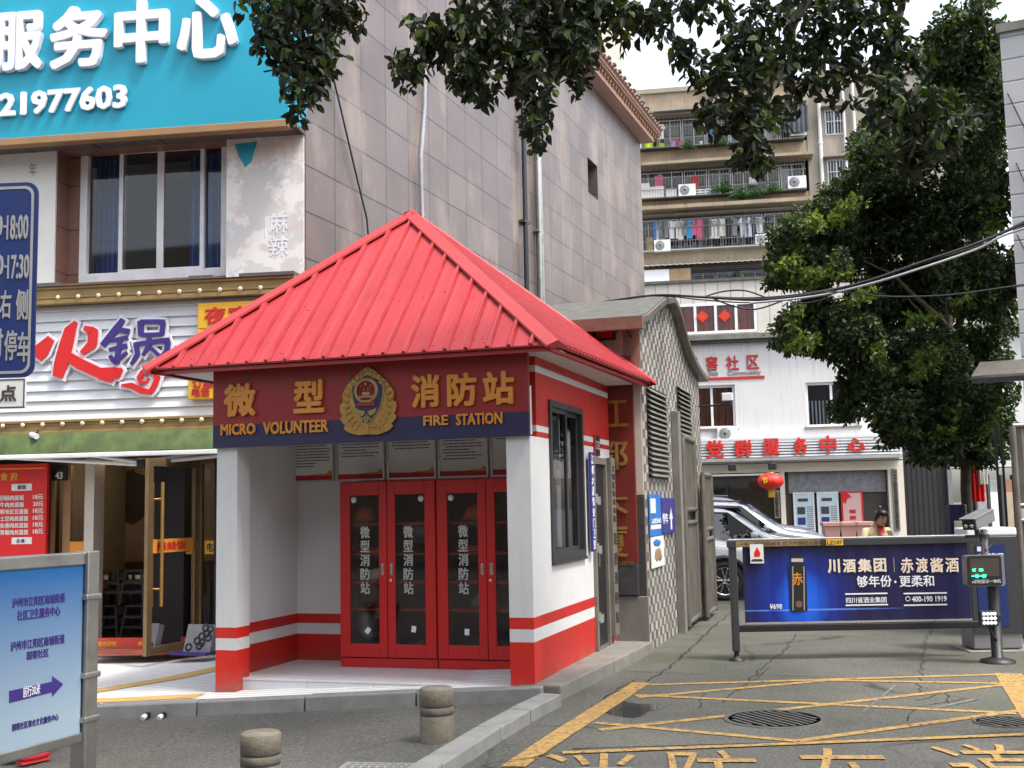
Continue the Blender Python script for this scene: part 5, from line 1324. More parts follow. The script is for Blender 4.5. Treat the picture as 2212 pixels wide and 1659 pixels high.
mb = MB(GS, 'white_plastic'); mb.box(u - .05, u + .05, -.52, -.36, w_ - .02, w_ + .10); mb.box(u - .045, u + .045, -.50, -.37, w_ - .10, w_ - .02, 'black'); part('housing', mb, T, bev=.01)
mb = MB(GS, 'black'); mb.tube([(u, .0, w_ - .08), (u, -.25, w_ - .08), (u, -.40, w_ - .06)], .016, 0, 8); part('arm', mb, T)

# ------------------------------------------------------------------ steel gate leaves
def gate(M, ln, h, lab, name='steel_gate'):
    T = thing(name, lab, 'gate', M); mb = MB(M, 'steel_brown')
    for a in (0, ln): mb.tube([(a, 0, .06), (a, 0, h)], .04, 0, 10)
    for z in (.1, h * .55, h * .62, h): mb.tube([(0, 0, z), (ln, 0, z)], .035, 0, 8)
    part('frame', mb, T)
    for z0, z1 in ((.12, h * .54), (h * .63, h - .02)):
        mb = MB(M, 'steel_brown'); n = int(ln / .1)
        for i in range(n): a, b_ = ln * i / n, ln * (i + 1) / n; mb.add([(a, -.01, z0), (a + .035, .012, z0), (b_, -.01, z0), (a, -.01, z1), (a + .035, .012, z1), (b_, -.01, z1)], [(0, 1, 4, 3), (1, 2, 5, 4)])
        part('sheet_panel', mb, T)
    return T
gate(GS.at(2.15, -.10, 0, 2), 1.25, 2.52, 'near leaf of the open brown steel gate against the mosaic wall')
gate(GS.at(3.45, -.16, 0, 1.5), 1.0, 2.05, 'far lower leaf of the open brown steel gate against the mosaic wall')
mb = MB(GS, 'concrete'); mb.box(1.92, 2.1, -.10, -.0, -.02, 2.85); T = thing('gate_post', 'rough grey post between the mosaic wall and the steel gate', 'post', GS.at(2, 0, 0)); part('shaft', mb, T, bev=.01)
A = atY(2183, 920, 13.6)
RG = Fr((A.x, A.y), 5); gate(RG.at(.02, 0, .0), 2.2, A.z, 'brown steel gate leaf at the right edge of the picture')

# ------------------------------------------------------------------ barrier with advertising panel
BR_ = Fr((2.29, 12.22), 1.0)
def bz(x, y, v=0): return BR_.q(x, y, v)
T = thing('barrier_gate', 'road barrier carrying a long dark blue advertising panel', 'barrier', BR_)
tz = bz(1600, 1165)[1]; ubx = bz(2100, 1200)[0]; lz = bz(1800, 1354)[1]
mb = MB(BR_, 'charcoal'); mb.box(-.04, .035, -.035, .035, .10, tz); P = part('end_post', mb, T, bev=.008)
mb = MB(BR_, 'black'); mb.lathe([(.028, .02), (.028, .14)], 12, (0, 0, 0)); mb.lathe([(.085, 0), (.08, .02), (.035, .045), (.03, .05)], 16, (0, 0, 0)); part('foot', mb, P)
mb = MB(BR_, 'charcoal'); mb.box(-.055, ubx + .06, -.045, .045, tz - .085, tz - .012); mb.box(-.055, ubx + .06, -.045, .045, tz - .012, tz + .004, 'silver'); TR = part('top_rail', mb, T, bev=.006)
mb = MB(BR_, 'gold_dull'); mb.box(.03, bz(1835, 1163)[0] - .32, -.049, -.046, tz - .078, tz - .02); 
mb.text('一车一杆 强闯砸车 栏下严禁行人通行', .06, bz(1780, 1163)[0] - .02, tz - .07, tz - .028, -.049, .002, .0, 'ink')
a, b_ = bz(1782, 1163)[0], bz(1818, 1163)[0]; mb.box(a, b_, -.051, -.046, tz - .08, tz - .016, 'yellow'); mb.text('LZ107', a + .01, b_ - .01, tz - .07, tz - .03, -.051, .002, .01, 'ink'); part('rail_sticker', mb, TR)
mb = MB(BR_, 'black'); mb.box(.03, ubx + .02, -.035, .035, lz - .035, lz + .035); part('bottom_rail', mb, T, bev=.008)
pu0, pu1, pz0, pz1 = bz(1606, 1250)[0], bz(2093, 1250)[0], bz(1800, 1341)[1], bz(1800, 1172)[1]
# the printed panel: navy with a blue burst behind the bottle, as printed
m, nt, b = base('ad_print', .38); v = uvn(nt)
sp = nt.nodes.new('ShaderNodeSeparateXYZ'); nt.links.new(v, sp.inputs[0])
bu = bz(1726, 1300)[0]; bzc = bz(1726, 1290)[1]
def gauss(cx_, cy_, rx, ry):
    o = []
    for i, c, r in ((0, cx_, rx), (1, cy_, ry)):
        s_ = N(nt, 'Math', operation='SUBTRACT'); nt.links.new(sp.outputs[i], s_.inputs[0]); s_.inputs[1].default_value = c
        d = N(nt, 'Math', operation='DIVIDE'); nt.links.new(s_.outputs[0], d.inputs[0]); d.inputs[1].default_value = r
        p = N(nt, 'Math', operation='POWER'); nt.links.new(d.outputs[0], p.inputs[0]); p.inputs[1].default_value = 2; o.append(p.outputs[0])
    a_ = N(nt, 'Math', operation='ADD'); nt.links.new(o[0], a_.inputs[0]); nt.links.new(o[1], a_.inputs[1])
    return ramp(nt, a_.outputs[0], 0, 1, (1, 1, 1), (0, 0, 0))
cc = mixc(nt, gauss(bu, bzc, .62, .55), (.011, .011, .055), (.006, .03, .30))
cc = mixc(nt, gauss(bu + .03, bzc - .04, .30, .34), cc, (.01, .12, .72))
cc = mixc(nt, gauss(bu + .1, pz0 + .12, 1.1, .012), cc, (.12, .25, .75))
nt.links.new(cc, b.inputs['Base Color']); MT['ad_print'] = m
mb = MB(BR_, 'ad_print'); n = 34
vs = []
for i in range(n + 1): u = pu0 + (pu1 - pu0) * i / n; dv = .004 * math.sin(i * 1.9); vs += [(u, -.02 + dv, pz0), (u, -.02 + dv, pz1)]
mb.add(vs, [(2 * i, 2 * i + 2, 2 * i + 3, 2 * i + 1) for i in range(n)]); mb.box(pu0, pu1, -.012, .0, pz0, pz1, 'fascia_navy'); PN = part('ad_panel', mb, T)
mb = MB(BR_, 'silver'); mb.box(pu0, pu1, -.03, .01, pz0 - .02, pz0 - .002)
for x in (2060, 2075): pass
part('panel_rail', mb, T)
def c8b(x, y): return (2090 + x * 710 / 2212) * .7418, (1540 + y * 340 / 1059) * .7418
mb = MB(BR_, 'ad_cream'); VV = -.0265
for t, x0, y0, x1, y1, bo in (('川', 992, 275, 1112, 400, .05), ('酒', 1132, 275, 1255, 395, .035), ('集', 1268, 272, 1398, 392, .03), ('团', 1410, 268, 1532, 390, .035)): Tbox(mb, BR_, t, x0, y0, x1, y1, VV, .002, bo, 0, c8b)
for t, x0, y0, x1, y1 in (('赤', 1655, 262, 1778, 400), ('渡', 1795, 262, 1910, 395), ('酱', 1925, 262, 2050, 395), ('酒', 2062, 262, 2190, 392)): Tbox(mb, BR_, t, x0, y0, x1, y1, VV, .002, .02, 0, c8b)
a = BR_.r(*c8b(1594, 262), *c8b(1604, 392), VV); mb.box(a[0], a[1], VV - .001, VV, a[2], a[3])
part('brand_lettering', mb, PN)
mb = MB(BR_, 'letter_white')
Tbox(mb, BR_, '够年份', 1258, 425, 1580, 525, VV, .002, .015, 0, c8b); Tbox(mb, BR_, '更柔和', 1645, 425, 1965, 522, VV, .002, .015, 0, c8b); Tbox(mb, BR_, '·', 1600, 470, 1622, 492, VV, .002, .02, 0, c8b)
Tbox(mb, BR_, '四川省酒业集团', 1162, 622, 1532, 668, VV, .002, .015, 0, c8b); Tbox(mb, BR_, '400-190 1919', 1760, 612, 2078, 658, VV, .002, .02, 0, c8b)
for x0, y0, x1 in ((1155, 588, 1540), (1160, 690, 1545), (1685, 584, 2078), (1690, 690, 2082)):
    a = BR_.r(*c8b(x0, y0 - 3), *c8b(x1, y0 + 3), VV); mb.box(a[0], a[1], VV - .001, VV, a[2], a[3])
u, w_ = BR_.q(*c8b(1725, 635), VV); mb.lathe([(.026, 0), (.026, .002), (.02, .002), (.02, 0)], 16, (u, VV, w_), 0, axis='y', caps=False)
Tbox(mb, BR_, '¥698', 470, 680, 585, 726, VV, .002, .015, 0, c8b); part('small_lettering', mb, PN)
mb = MB(BR_, 'black'); P_ = lambda pts: [BR_.q(*c8b(x, y), VV) for x, y in pts]
mb.prism(P_([(645, 335), (668, 325), (700, 318), (745, 318), (780, 325), (802, 335), (815, 742), (775, 750), (700, 750), (660, 742)]), VV - .002, VV)
mb.prism(P_([(666, 230), (765, 230), (768, 265), (668, 265)]), VV - .002, VV); mb.prism(P_([(668, 268), (775, 268), (775, 300), (668, 300)]), VV - .0022, VV, 'cream_tile'); mb.prism(P_([(690, 300), (755, 300), (755, 318), (690, 318)]), VV - .002, VV)
for x in (680, 782): mb.prism(P_([(x - 5 , 340), (x + 5, 340), (x + 8, 740), (x - 2, 740)]), VV - .0035, VV - .002, 'silver')
Tbox(mb, BR_, '赤', 672, 395, 772, 510, VV - .002, .002, .02, 'orange_letter', c8b)
u, w_ = BR_.q(*c8b(738, 683), VV); mb.lathe([(.001, .003), (.035, .003), (.035, 0)], 18, (u, VV, w_), 'terracotta', False, 'y'); part('bottle_print', mb, PN)
r = BR_.r(*c8b(290, 140), *c8b(420, 312), -.05)
T2 = thing('hanging_card', 'small white card with a red mark hanging on the left of the blue panel', 'card', BR_.at(r[0], -.05, r[2])); mb = MB(BR_, 'paper'); mb.box(r[0], r[1], -.052, -.048, r[2], r[3]); part('sheet', mb, T2)
mb = MB(BR_, 'sign_red'); um = (r[0] + r[1]) / 2; mb.prism([(um - .03, r[3] - .13), (um + .03, r[3] - .13), (um + .035, r[3] - .09), (um + .005, r[3] - .03), (um - .03, r[3] - .09)], -.054, -.052); mb.box(um - .06, um + .06, -.054, -.052, r[3] - .18, r[3] - .165, 'ink'); mb.box(um - .05, um + .05, -.054, -.052, r[2] + .03, r[2] + .045, 'ink'); part('print', mb, T2)
# machine cabinet on a concrete plinth
MC = Fr((4.72, 12.55), 1)
a, b_ = MC.q(2098, 1300)[0], MC.q(2184, 1300)[0]; z0, z1 = MC.q(2140, 1402)[1], MC.q(2140, 1140)[1]
T = thing('plinth', 'rough concrete block under the grey barrier machine', 'plinth', MC.at((a + b_) / 2, .1, 0)); mb = MB(MC, 'concrete'); mb.box(a - .08, b_ + .32, -.10, .5, 0, z0 - .01); part('block', mb, T, bev=.03)
T = thing('barrier_machine', 'grey barrier machine cabinet with a blue advertising screen', 'machine', MC.at((a + b_) / 2, .1, z0)); mb = MB(MC, 'alu'); mb.box(a, b_ + .10, .0, .36, z0, z1 - .09); part('cabinet', mb, T, bev=.015)
mb = MB(MC, 'white_plastic'); mb.box(a - .01, b_ + .11, -.01, .37, z1 - .09, z1); part('lid', mb, T, bev=.02)
mb = MB(MC, 'charcoal'); mb.box(a + .01, b_ + .105, -.014, -.0, z0 + .16, z1 - .1); part('front_frame', mb, T)
mb = MB(MC, 'ad_print2') if 'ad_print2' in MT else MB(MC, 'blue_sign')
mb.box(a + .07, b_ - .04, -.020, -.014, z0 + .24, z1 - .18)
mb.box(a + .17, b_ - .15, -.0215, -.02, z0 + .32, z0 + .85, 'blue_poster'); mb.text('川酒集团', a + .1, b_ - .06, z1 - .36, z1 - .27, -.0205, .002, .02, 'letter_white'); mb.box(a + .09, a + .16, -.0215, -.02, z1 - .25, z1 - .2, 'paper'); part('screen', mb, T)
# number plate camera on its pole with display and lamp
PC = Fr((4.80, 11.71), 1)
T = thing('camera_pole', 'dark pole with number plate camera, LED display and LED lamp at the lane edge', 'camera pole', PC)
def pc(x, y, v=0): return PC.q(x, y, v)
mb = MB(PC, 'black'); mb.lathe([(.17, 0), (.165, .03), (.075, .055), (.055, .06), (.055, pc(2140, 1240)[1])], 20, (0, 0, 0)); part('pole', mb, T)
xt = pc(2128, 1200)[0]; zt = pc(2128, 1143)[1]
mb = MB(PC, 'alu'); mb.lathe([(.035, pc(2140, 1240)[1]), (.035, zt)], 16, (xt, 0, 0)); mb.lathe([(.05, zt - .09), (.05, zt - .05)], 16, (xt, 0, 0), 'charcoal'); part('upper_tube', mb, T)
r = PC.r(2086, 1200, 2166, 1266, -.10); mb = MB(PC, 'alu'); mb.prism(rrect(r[0], r[1] + .03, r[2], r[3], .03), -.10, .02); DS = part('display_case', mb, T, bev=.006)
mb = MB(PC, 'black'); mb.prism(rrect(r[0] + .006, r[1], r[2] + .006, r[3] - .006, .025), -.106, -.1); mb.box(r[0] + .035, r[1] - .03, -.109, -.106, r[2] + .10, r[3] - .035, 'brown_wall'); part('screen', mb, DS)
mb = MB(PC, 'led')
def c9(x, y): return (2650 + x * 332 / 950) * .7418, (1380 + y * 580 / 1659) * .7418
for t, x0, y0, x1, y1 in (('↙', 522, 788, 548, 810), ('减速', 575, 788, 608, 810), ('一车一杆', 512, 838, 636, 866)): Tbox(mb, PC, t, x0, y0, x1, y1, -.1095, .002, .02, 0, c9)
part('led_text', mb, DS)
mb = MB(PC, 'letter_white'); Tbox(mb, PC, '»识别显示一体机', 515, 882, 758, 908, -.1065, .002, .0, 0, c9); part('lettering', mb, DS)
# camera housing on a bracket
cz = pc(2108, 1128)[1]; cu_ = pc(2110, 1128)[0]
mb = MB(PC, 'dark_metal'); mb.box(cu_ - .12, xt + .05, -.02, .02, zt - .085, zt - .055); mb.tube([(cu_, -.0, zt - .06), (cu_ - .01, -.0, cz - .04)], .025, 0, 8); mb.tube([(cu_ + .03, 0, zt - .09), (cu_ + .06, -.03, zt - .22), (cu_ + .14, 0, zt - .15)], .012, 'cable', 6); part('bracket', mb, T)
Lc = Matrix.Translation((cu_ + .02, .0, cz + .02)) @ Matrix.Rotation(R_(-48), 4, 'Z') @ Matrix.Rotation(R_(12), 4, 'X')
mb = MB(PC, 'alu'); mb.box(-.075, .075, -.2, .2, -.055, .06, L=Lc); mb.box(-.085, .085, -.24, .2, .06, .072, L=Lc); CB = part('camera_housing', mb, T, bev=.006)
mb = MB(PC, 'black'); mb.box(-.065, .065, -.215, -.2, -.05, .05, L=Lc)
for x in (-.03, .03): mb.lathe([(.001, .012), (.018, .012), (.022, 0)], 10, (x, -.215, -.01), 'chrome', axis='y', L=Lc)
part('lens_plate', mb, CB)
r = PC.r(2117, 1320, 2158, 1352, -.13); mb = MB(PC, 'dark_metal'); mb.box(r[0], r[1], -.13, -.07, r[2], r[3]); LP = part('lamp', mb, T, bev=.006)
mb = MB(PC, 'lamp_lens')
for i in range(4):
    for j in range(3): mb.lathe([(.001, .006), (.014, .004), (.018, 0)], 10, (r[0] + .035 + i * (r[1] - r[0] - .07) / 3, -.131, r[2] + .03 + j * (r[3] - r[2] - .06) / 2), 0, axis='y')
part('led_array', mb, LP)
mb = MB(PC, 'dark_metal'); um = (r[0] + r[1]) / 2; mb.box(um - .02, .05, -.07, .0, (r[2] + r[3]) / 2 - .02, (r[2] + r[3]) / 2 + .02); mb.tube([(um, -.08, r[2]), (um + .05, -.06, r[2] - .1), (.0, -.04, r[2] - .16)], .012, 'cable', 6); part('lamp_bracket', mb, T)
# dark intercom pillar and pale box beyond
A = gnd(2060, 1238, 0) if False else atY(2062, 1090, 16.5)
M = Matrix.Translation((A.x, 16.5, 0)); T = thing('control_post', 'dark blue control post behind the barrier', 'post', M); mb = MB(M, 'fascia_navy'); mb.box(-.11, .11, -.1, .1, 0, A.z); mb.box(.11, .135, -.1, .1, 0, A.z, 'silver'); part('body', mb, T, bev=.01)
A = atY(2086, 1125, 16.2); M = Matrix.Translation((A.x, 16.2, 0)); T = thing('meter_box', 'small cream box on a post next to the dark control post', 'box', M); mb = MB(M, 'tower_cream'); mb.box(-.13, .13, -.1, .1, A.z - .22, A.z); part('box', mb, T, bev=.01); mb = MB(M, 'dark_metal'); mb.box(-.03, .03, -.03, .03, 0, A.z - .22); part('stand', mb, T)

# ------------------------------------------------------------------ parked cars
def car(M, paint, lab, wheelbase=2.7, s=1.0):
    """A five-door SUV, nose towards +x, built from lofted cross sections."""
    T = thing('parked_car', lab, 'car', M, 'cars parked in the yard')
    #      x     zb    w_sill zbelt w_belt zroof w_roof
    S = [(-2.20, .55, .62, .95, .70, 1.00, .62), (-2.12, .42, .80, 1.02, .82, 1.16, .70), (-1.95, .30, .86, 1.05, .88, 1.42, .66), (-1.55, .24, .90, 1.05, .92, 1.60, .67), (-.8, .22, .91, 1.03, .93, 1.67, .69), (0, .22, .91, 1.00, .93, 1.66, .69),
         (.45, .22, .91, .99, .93, 1.60, .67), (.80, .22, .91, .985, .93, 1.38, .72), (1.10, .22, .91, .98, .93, 1.13, .80), (1.28, .22, .91, .97, .92, 1.035, .84), (1.7, .24, .90, .93, .90, .985, .80), (2.05, .28, .87, .86, .87, .92, .74), (2.25, .34, .78, .78, .79, .82, .66), (2.34, .42, .62, .70, .64, .72, .52)]
    n = 12; vs = []; fs = []
    for x, zb, ws, zt_, wb_, zr, wr in S:
        h = [(0, zb), (ws * .8, zb), (ws, zb + .1), (wb_ + .012, (zb + zt_) / 2 + .06), (wb_, zt_), (wr, zr - .03), (wr * .55, zr + .012), ]
        ring = h + [(0, zr + .02)] + [(-a, b_) for a, b_ in h[:0:-1]]
        vs += [(x, a, b_) for a, b_ in ring]
    n = len(h) * 2
    for i in range(len(S) - 1):
        for j in range(n): fs.append((i * n + j, (i + 1) * n + j, (i + 1) * n + (j + 1) % n, i * n + (j + 1) % n))
    fs.append(tuple(range(n))); fs.append(tuple(range((len(S) - 1) * n, len(S) * n))[::-1])
    mb = MB(M, paint); mb.add([(x * s, y * s, z * s) for x, y, z in vs], fs, 0, True)
    B = part('body', mb, T); sb_ = B.modifiers.new('smooth', 'SUBSURF'); sb_.levels = 1; sb_.render_levels = 2
    def gq(pts, o=.012): return [(x * s, (y + (o if y > 0 else -o)) * s, z * s) for x, y, z in pts]
    for sd in (1, -1):
        mb = MB(M, 'glass_car')
        for pts in ([(-1.75, .86, 1.08), (-.72, .895, 1.06), (-.72, .72, 1.57), (-1.52, .70, 1.52)], [(-.66, .895, 1.06), (.34, .89, 1.03), (.30, .715, 1.53), (-.66, .72, 1.57)], [(.40, .89, 1.03), (.98, .90, 1.02), (.42, .72, 1.48)]):
            p = gq([(x, y * sd, z) for x, y, z in pts]); mb.add(p, [tuple(range(len(p)))[::sd]])
        part('side_window', mb, T)
        mb = MB(M, 'black'); p = gq([(-1.85, .87 * sd, 1.05), (1.03, .905 * sd, 1.0), (.32, .70 * sd, 1.57), (-.75, .70 * sd, 1.61), (-1.6, .68 * sd, 1.55)], .006); mb.add(p, [tuple(range(5))[::sd]]); part('window_surround', mb, T)
        mb = MB(M, paint); L = Matrix.Translation((.80 * s, 1.02 * sd * s, 1.08 * s)); blob(mb, (.80 * s, 1.03 * sd * s, 1.10 * s), (.08 * s, .12 * s, .075 * s), 0, k=.05); mb.box(.76 * s, .84 * s, .9 * sd * s, 1.0 * sd * s, 1.03 * s, 1.06 * s, 'black'); part('mirror', mb, T)
        mb = MB(M, 'chrome'); mb.box(-.35 * s, -.12 * s, .935 * sd * s, .965 * sd * s, .92 * s, .95 * s); mb.box(.62 * s - 1.6 * s, .62 * s - 1.37 * s, .935 * sd * s, .965 * sd * s, .94 * s, .97 * s); part('handle', mb, T)
        mb = MB(M, 'lamp_lens'); p = gq([(1.80, .80 * sd, .84), (2.24, .62 * sd, .74), (2.22, .64 * sd, .66), (1.78, .88 * sd, .73)], .025); mb.add(p, [(0, 1, 2, 3)[::sd]]); part('headlight', mb, T)
        for x in (1.42, -1.36):
            mb = MB(M, 'black'); R0 = .40
            arc = [(x * s + R0 * math.cos(t) * s, .95 * sd * s, (.335 + R0 * math.sin(t)) * s) for t in (math.pi * (i / 16 * 1.16 - .08) for i in range(17))]
            mb.tube(arc, .045 * s, 0, 6); mb.lathe([(.001, 0), (R0 * s, 0), (R0 * s, .02 * s)], 28, (x * s, (.935 + .0) * sd * s, .335 * s), 0, axis='y', L=None)
            part('wheel_arch', mb, T)
            mb = MB(M, 'tyre'); c0 = (x * s, .955 * sd * s, .335 * s); q_ = -sd
            mb.lathe([(.23 * s, q_ * -.0), (.24 * s, .025 * s * -q_ * -1 * q_ * q_), (.31 * s, .03 * s * (1 if sd < 0 else -1)), (.335 * s, .0), (.335 * s, -.18 * s * (1 if sd < 0 else -1)), (.2 * s, -.18 * s * (1 if sd < 0 else -1))], 32, c0, 0, axis='y', caps=False)
            WH = part('wheel', mb, T); d_ = 1 if sd < 0 else -1
            mb = MB(M, 'rim'); mb.lathe([(.24 * s, .022 * s * d_), (.225 * s, .022 * s * d_), (.215 * s, -.03 * s * d_)], 32, c0, 0, axis='y', caps=False); mb.lathe([(.001, .012 * s * d_), (.045 * s, .01 * s * d_), (.05 * s, -.02 * s * d_)], 16, c0, 0, axis='y')
            mb.lathe([(.001, -.04 * s * d_), (.22 * s, -.04 * s * d_)], 24, c0, 'black', axis='y')
            for k in range(5):
                for off in (-.16, .16):
                    t0 = 2 * math.pi * k / 5 + .3 + off * .55; t1 = t0 + off * .9
                    y_ = c0[1] - d_ * .012 * s
                    a = Vector((c0[0] + .04 * s * math.cos(t0), y_, c0[2] + .04 * s * math.sin(t0))); b_ = Vector((c0[0] + .222 * s * math.cos(t1), y_, c0[2] + .222 * s * math.sin(t1)))
                    mb.tube([a, b_], .014 * s, 0, 6)
            part('rim', mb, WH)
    for x0, z0, x1, z1, yy0, yy1 in ((.50, 1.56, 1.05, 1.14, .60, .74),):
        mb = MB(M, 'glass_car'); p = [(x0 * s, -yy0 * s, z0 * s), (x0 * s, yy0 * s, z0 * s), (x1 * s, yy1 * s, z1 * s), (x1 * s, -yy1 * s, z1 * s)]; off = Vector((.035, 0, .045)) * s
        mb.add([Vector(v_) + off for v_ in p], [(0, 3, 2, 1)]); part('windscreen', mb, T)
    mb = MB(M, 'black'); mb.box(2.30 * s, 2.36 * s, -.5 * s, .5 * s, .48 * s, .66 * s)
    for k in range(5): mb.box(2.355 * s, 2.372 * s, -.5 * s, .5 * s, (.49 + k * .035) * s, (.50 + k * .035) * s, 'chrome')
    part('grille', mb, T)
    mb = MB(M, 'charcoal')
    for sd in (1, -1): mb.tube([(-1.4 * s, .62 * sd * s, 1.66 * s), (-.6 * s, .63 * sd * s, 1.71 * s), (.3 * s, .62 * sd * s, 1.66 * s)], .018 * s, 0, 6)
    part('roof_rails', mb, T)
    return T
def yard(x, y, deg): return Matrix.Translation((x, y, 0)) @ Matrix.Rotation(R_(deg), 4, 'Z')
car(yard(2.18, 20.6, -3), 'car_white', 'white SUV nearest the barrier with its front wheel showing', s=.98)
car(yard(3.85, 22.9, -4), 'car_white', 'white car second from the barrier with a black door mirror', s=.93)
car(yard(4.55, 25.3, -4), 'car_silver', 'silver car third from the barrier, beside the blue grey one', s=1.0)
car(yard(4.75, 27.8, -4), 'car_blue', 'blue grey SUV parked farthest from the barrier below the lantern', s=1.08)

# ================================================================== community building
def cc3(x, y): return (1960 + x * .33454) * .7418, (850 + y * .33454) * .7418
def cc4(x, y): return (1980 + x * .3255) * .7418, (1340 + y * .3255) * .7418
def RR(fr_, conv, x0, y0, x1, y1, v=0.): return fr_.r(*conv(x0, y0), *conv(x1, y1), v)
CT = thing('community_building', 'white three storey community office with a slatted shop sign and red characters', 'building', C_)
cl, cr_ = -6.5, C_.q(1952, 1000)[0]
lint = C_.q(*cc4(1400, 95))[1]; top0 = C_.q(*cc3(500, 385))[1]; topr = C_.q(1600, 606)[1]; sb0 = C_.q(*cc3(900, 1440))[1]; sb1 = C_.q(*cc3(900, 1255))[1]
w1 = RR(C_, cc3, 130, 820, 550, 1182); w2 = RR(C_, cc3, 1150, 790, 1620, 1162)
mb = MB(C_, 'comm_white')
mb.box(cl, w1[0], 0, .3, lint, top0); mb.box(w1[0], w1[1], 0, .3, w1[3], top0); mb.box(w1[0], w1[1], 0, .3, lint, w1[2]); mb.box(w1[1], w2[0], 0, .3, lint, top0); mb.box(w2[0], w2[1], 0, .3, w2[3], top0); mb.box(w2[0], w2[1], 0, .3, lint, w2[2]); mb.box(w2[1], 13, 0, .3, lint, top0)
part('middle_wall', mb, CT)
mb = MB(C_, 'ribbed_cream'); w3 = RR(C_, cc3, 12, 92, 735, 375, -.02); w4 = RR(C_, cc3, 995, 70, 1300, 320, -.02)
w3 = (w3[0], w3[1], C_.q(*cc3(400, 362))[1], C_.q(*cc3(400, 95))[1]); w4 = (w4[0], w4[1], C_.q(*cc3(1100, 320))[1], C_.q(*cc3(1100, 70))[1])
xs = [cl, w3[0], w3[1], w4[0], w4[1], 13]
for i, (a, b_) in enumerate(zip(xs, xs[1:])):
    if i == 1: mb.box(a, b_, -.02, .3, w3[3], topr); mb.box(a, b_, -.02, .3, top0, w3[2])
    elif i == 3: mb.box(a, b_, -.02, .3, w4[3], topr); mb.box(a, b_, -.02, .3, top0, w4[2])
    else: mb.box(a, b_, -.02, .3, top0, topr)
part('upper_wall', mb, CT)
mb = MB(C_, 'comm_white'); mb.box(cl, 13, -.30, .0, top0 - .14, top0 + .03, 'steel_brown'); mb.box(cl, 13, -.22, .0, top0 - .24, top0 - .14, 'dark_metal'); part('ledge', mb, CT)
mb = MB(C_, 'roof_felt'); mb.box(cl, 13, -.1, 10, topr, topr + .1); part('roof', mb, CT)
def win(fr_, r, v, n, par, mat_=('frame_white', 'glass_dark'), t=.07, cur=None, name='window'):
    mb = MB(fr_, mat_[0]); frame_rect(mb, r[0], r[1], r[2], r[3], t, v, v + .12, 0)
    for i in range(1, n): u = r[0] + (r[1] - r[0]) * i / n; mb.box(u - t * .5, u + t * .5, v, v + .1, r[2] + t, r[3] - t)
    Wn = part(name, mb, par)
    mb = MB(fr_, mat_[1]); mb.quad([(r[0] + t, v + .06, r[2] + t), (r[1] - t, v + .06, r[2] + t), (r[1] - t, v + .06, r[3] - t), (r[0] + t, v + .06, r[3] - t)]); part('pane', mb, Wn)
    if cur: mb = MB(fr_); drape(mb, r[0], r[1], v + .13, r[2], r[3], max(3, int((r[1] - r[0]) * 5)), .05, cur); part('curtain', mb, Wn)
    return Wn
MT['glass_light'] = glass('glass_light', (.93, .93, .93), .0)
mb = MB(C_, 'dark_wall'); mb.box(cl, 13, 1.2, 1.3, lint, topr); part('interior_wall', mb, CT)
Wn = win(C_, w3, -.04, 4, CT, ('frame_white', 'glass_light'), .09, 'curtain_red')
for x, y in ((255, 215), (448, 210)):
    u, w_ = C_.q(*cc3(x, y), -.06); s = C_.q(*cc3(x + 56, y), -.06)[0] - u; T = thing('paper_diamond', 'red paper diamond on the curtained window, %s one' % ('left' if x < 300 else 'right'), 'decoration', C_.at(u, -.06, w_ - s))
    mb = MB(C_, 'lantern_red'); mb.prism([(u - s, w_), (u, w_ - s), (u + s, w_), (u, w_ + s)], -.065, -.055); mb.text('福', u - s * .4, u + s * .4, w_ - s * .4, w_ + s * .4, -.066, .003, 0, 'orange_cloth'); part('sheet', mb, T)
win(C_, w4, -.04, 2, CT); win(C_, w1, .12, 2, CT, ('frame_white', 'glass_light'), .08, 'curtain_brown'); win(C_, w2, .12, 2, CT, t=.08)
mb = MB(C_, 'letter_white'); 
for k in range(14): u = w2[0] + .1 + k * (w2[1] - w2[0]) / 14; mb.box(u, u + .05, .5, .53, w2[2] + .1, w2[2] + .9)
part('blind', mb, CT)
for r in (w1, w2): mb = MB(C_, 'concrete'); mb.box(r[0] - .08, r[1] + .08, -.06, .12, r[2] - .08, r[2] - .002); part('window_sill', mb, CT)
mb = MB(C_, 'red_text')
for t, x0, y0, x1, y1 in (('国', 115, 575, 216, 668), ('窖', 285, 562, 390, 684), ('社', 458, 558, 575, 682), ('区', 640, 552, 750, 668)): Tbox(mb, C_, t, x0, y0, x1, y1, -.0, .04, .015, 0, cc3)
a = RR(C_, cc3, 150, 745, 797, 752); mb.box(a[0], a[1], -.03, 0, a[2], a[2] + .09); part('wall_lettering', mb, CT)
mb = MB(C_, 'grey_cloth'); Tbox(mb, C_, 'jiao', 303, 688, 395, 742, 0, .02, .02, 0, cc3); Tbox(mb, C_, 'Community', 472, 690, 768, 728, 0, .02, .025, 0, cc3); part('small_lettering', mb, CT)
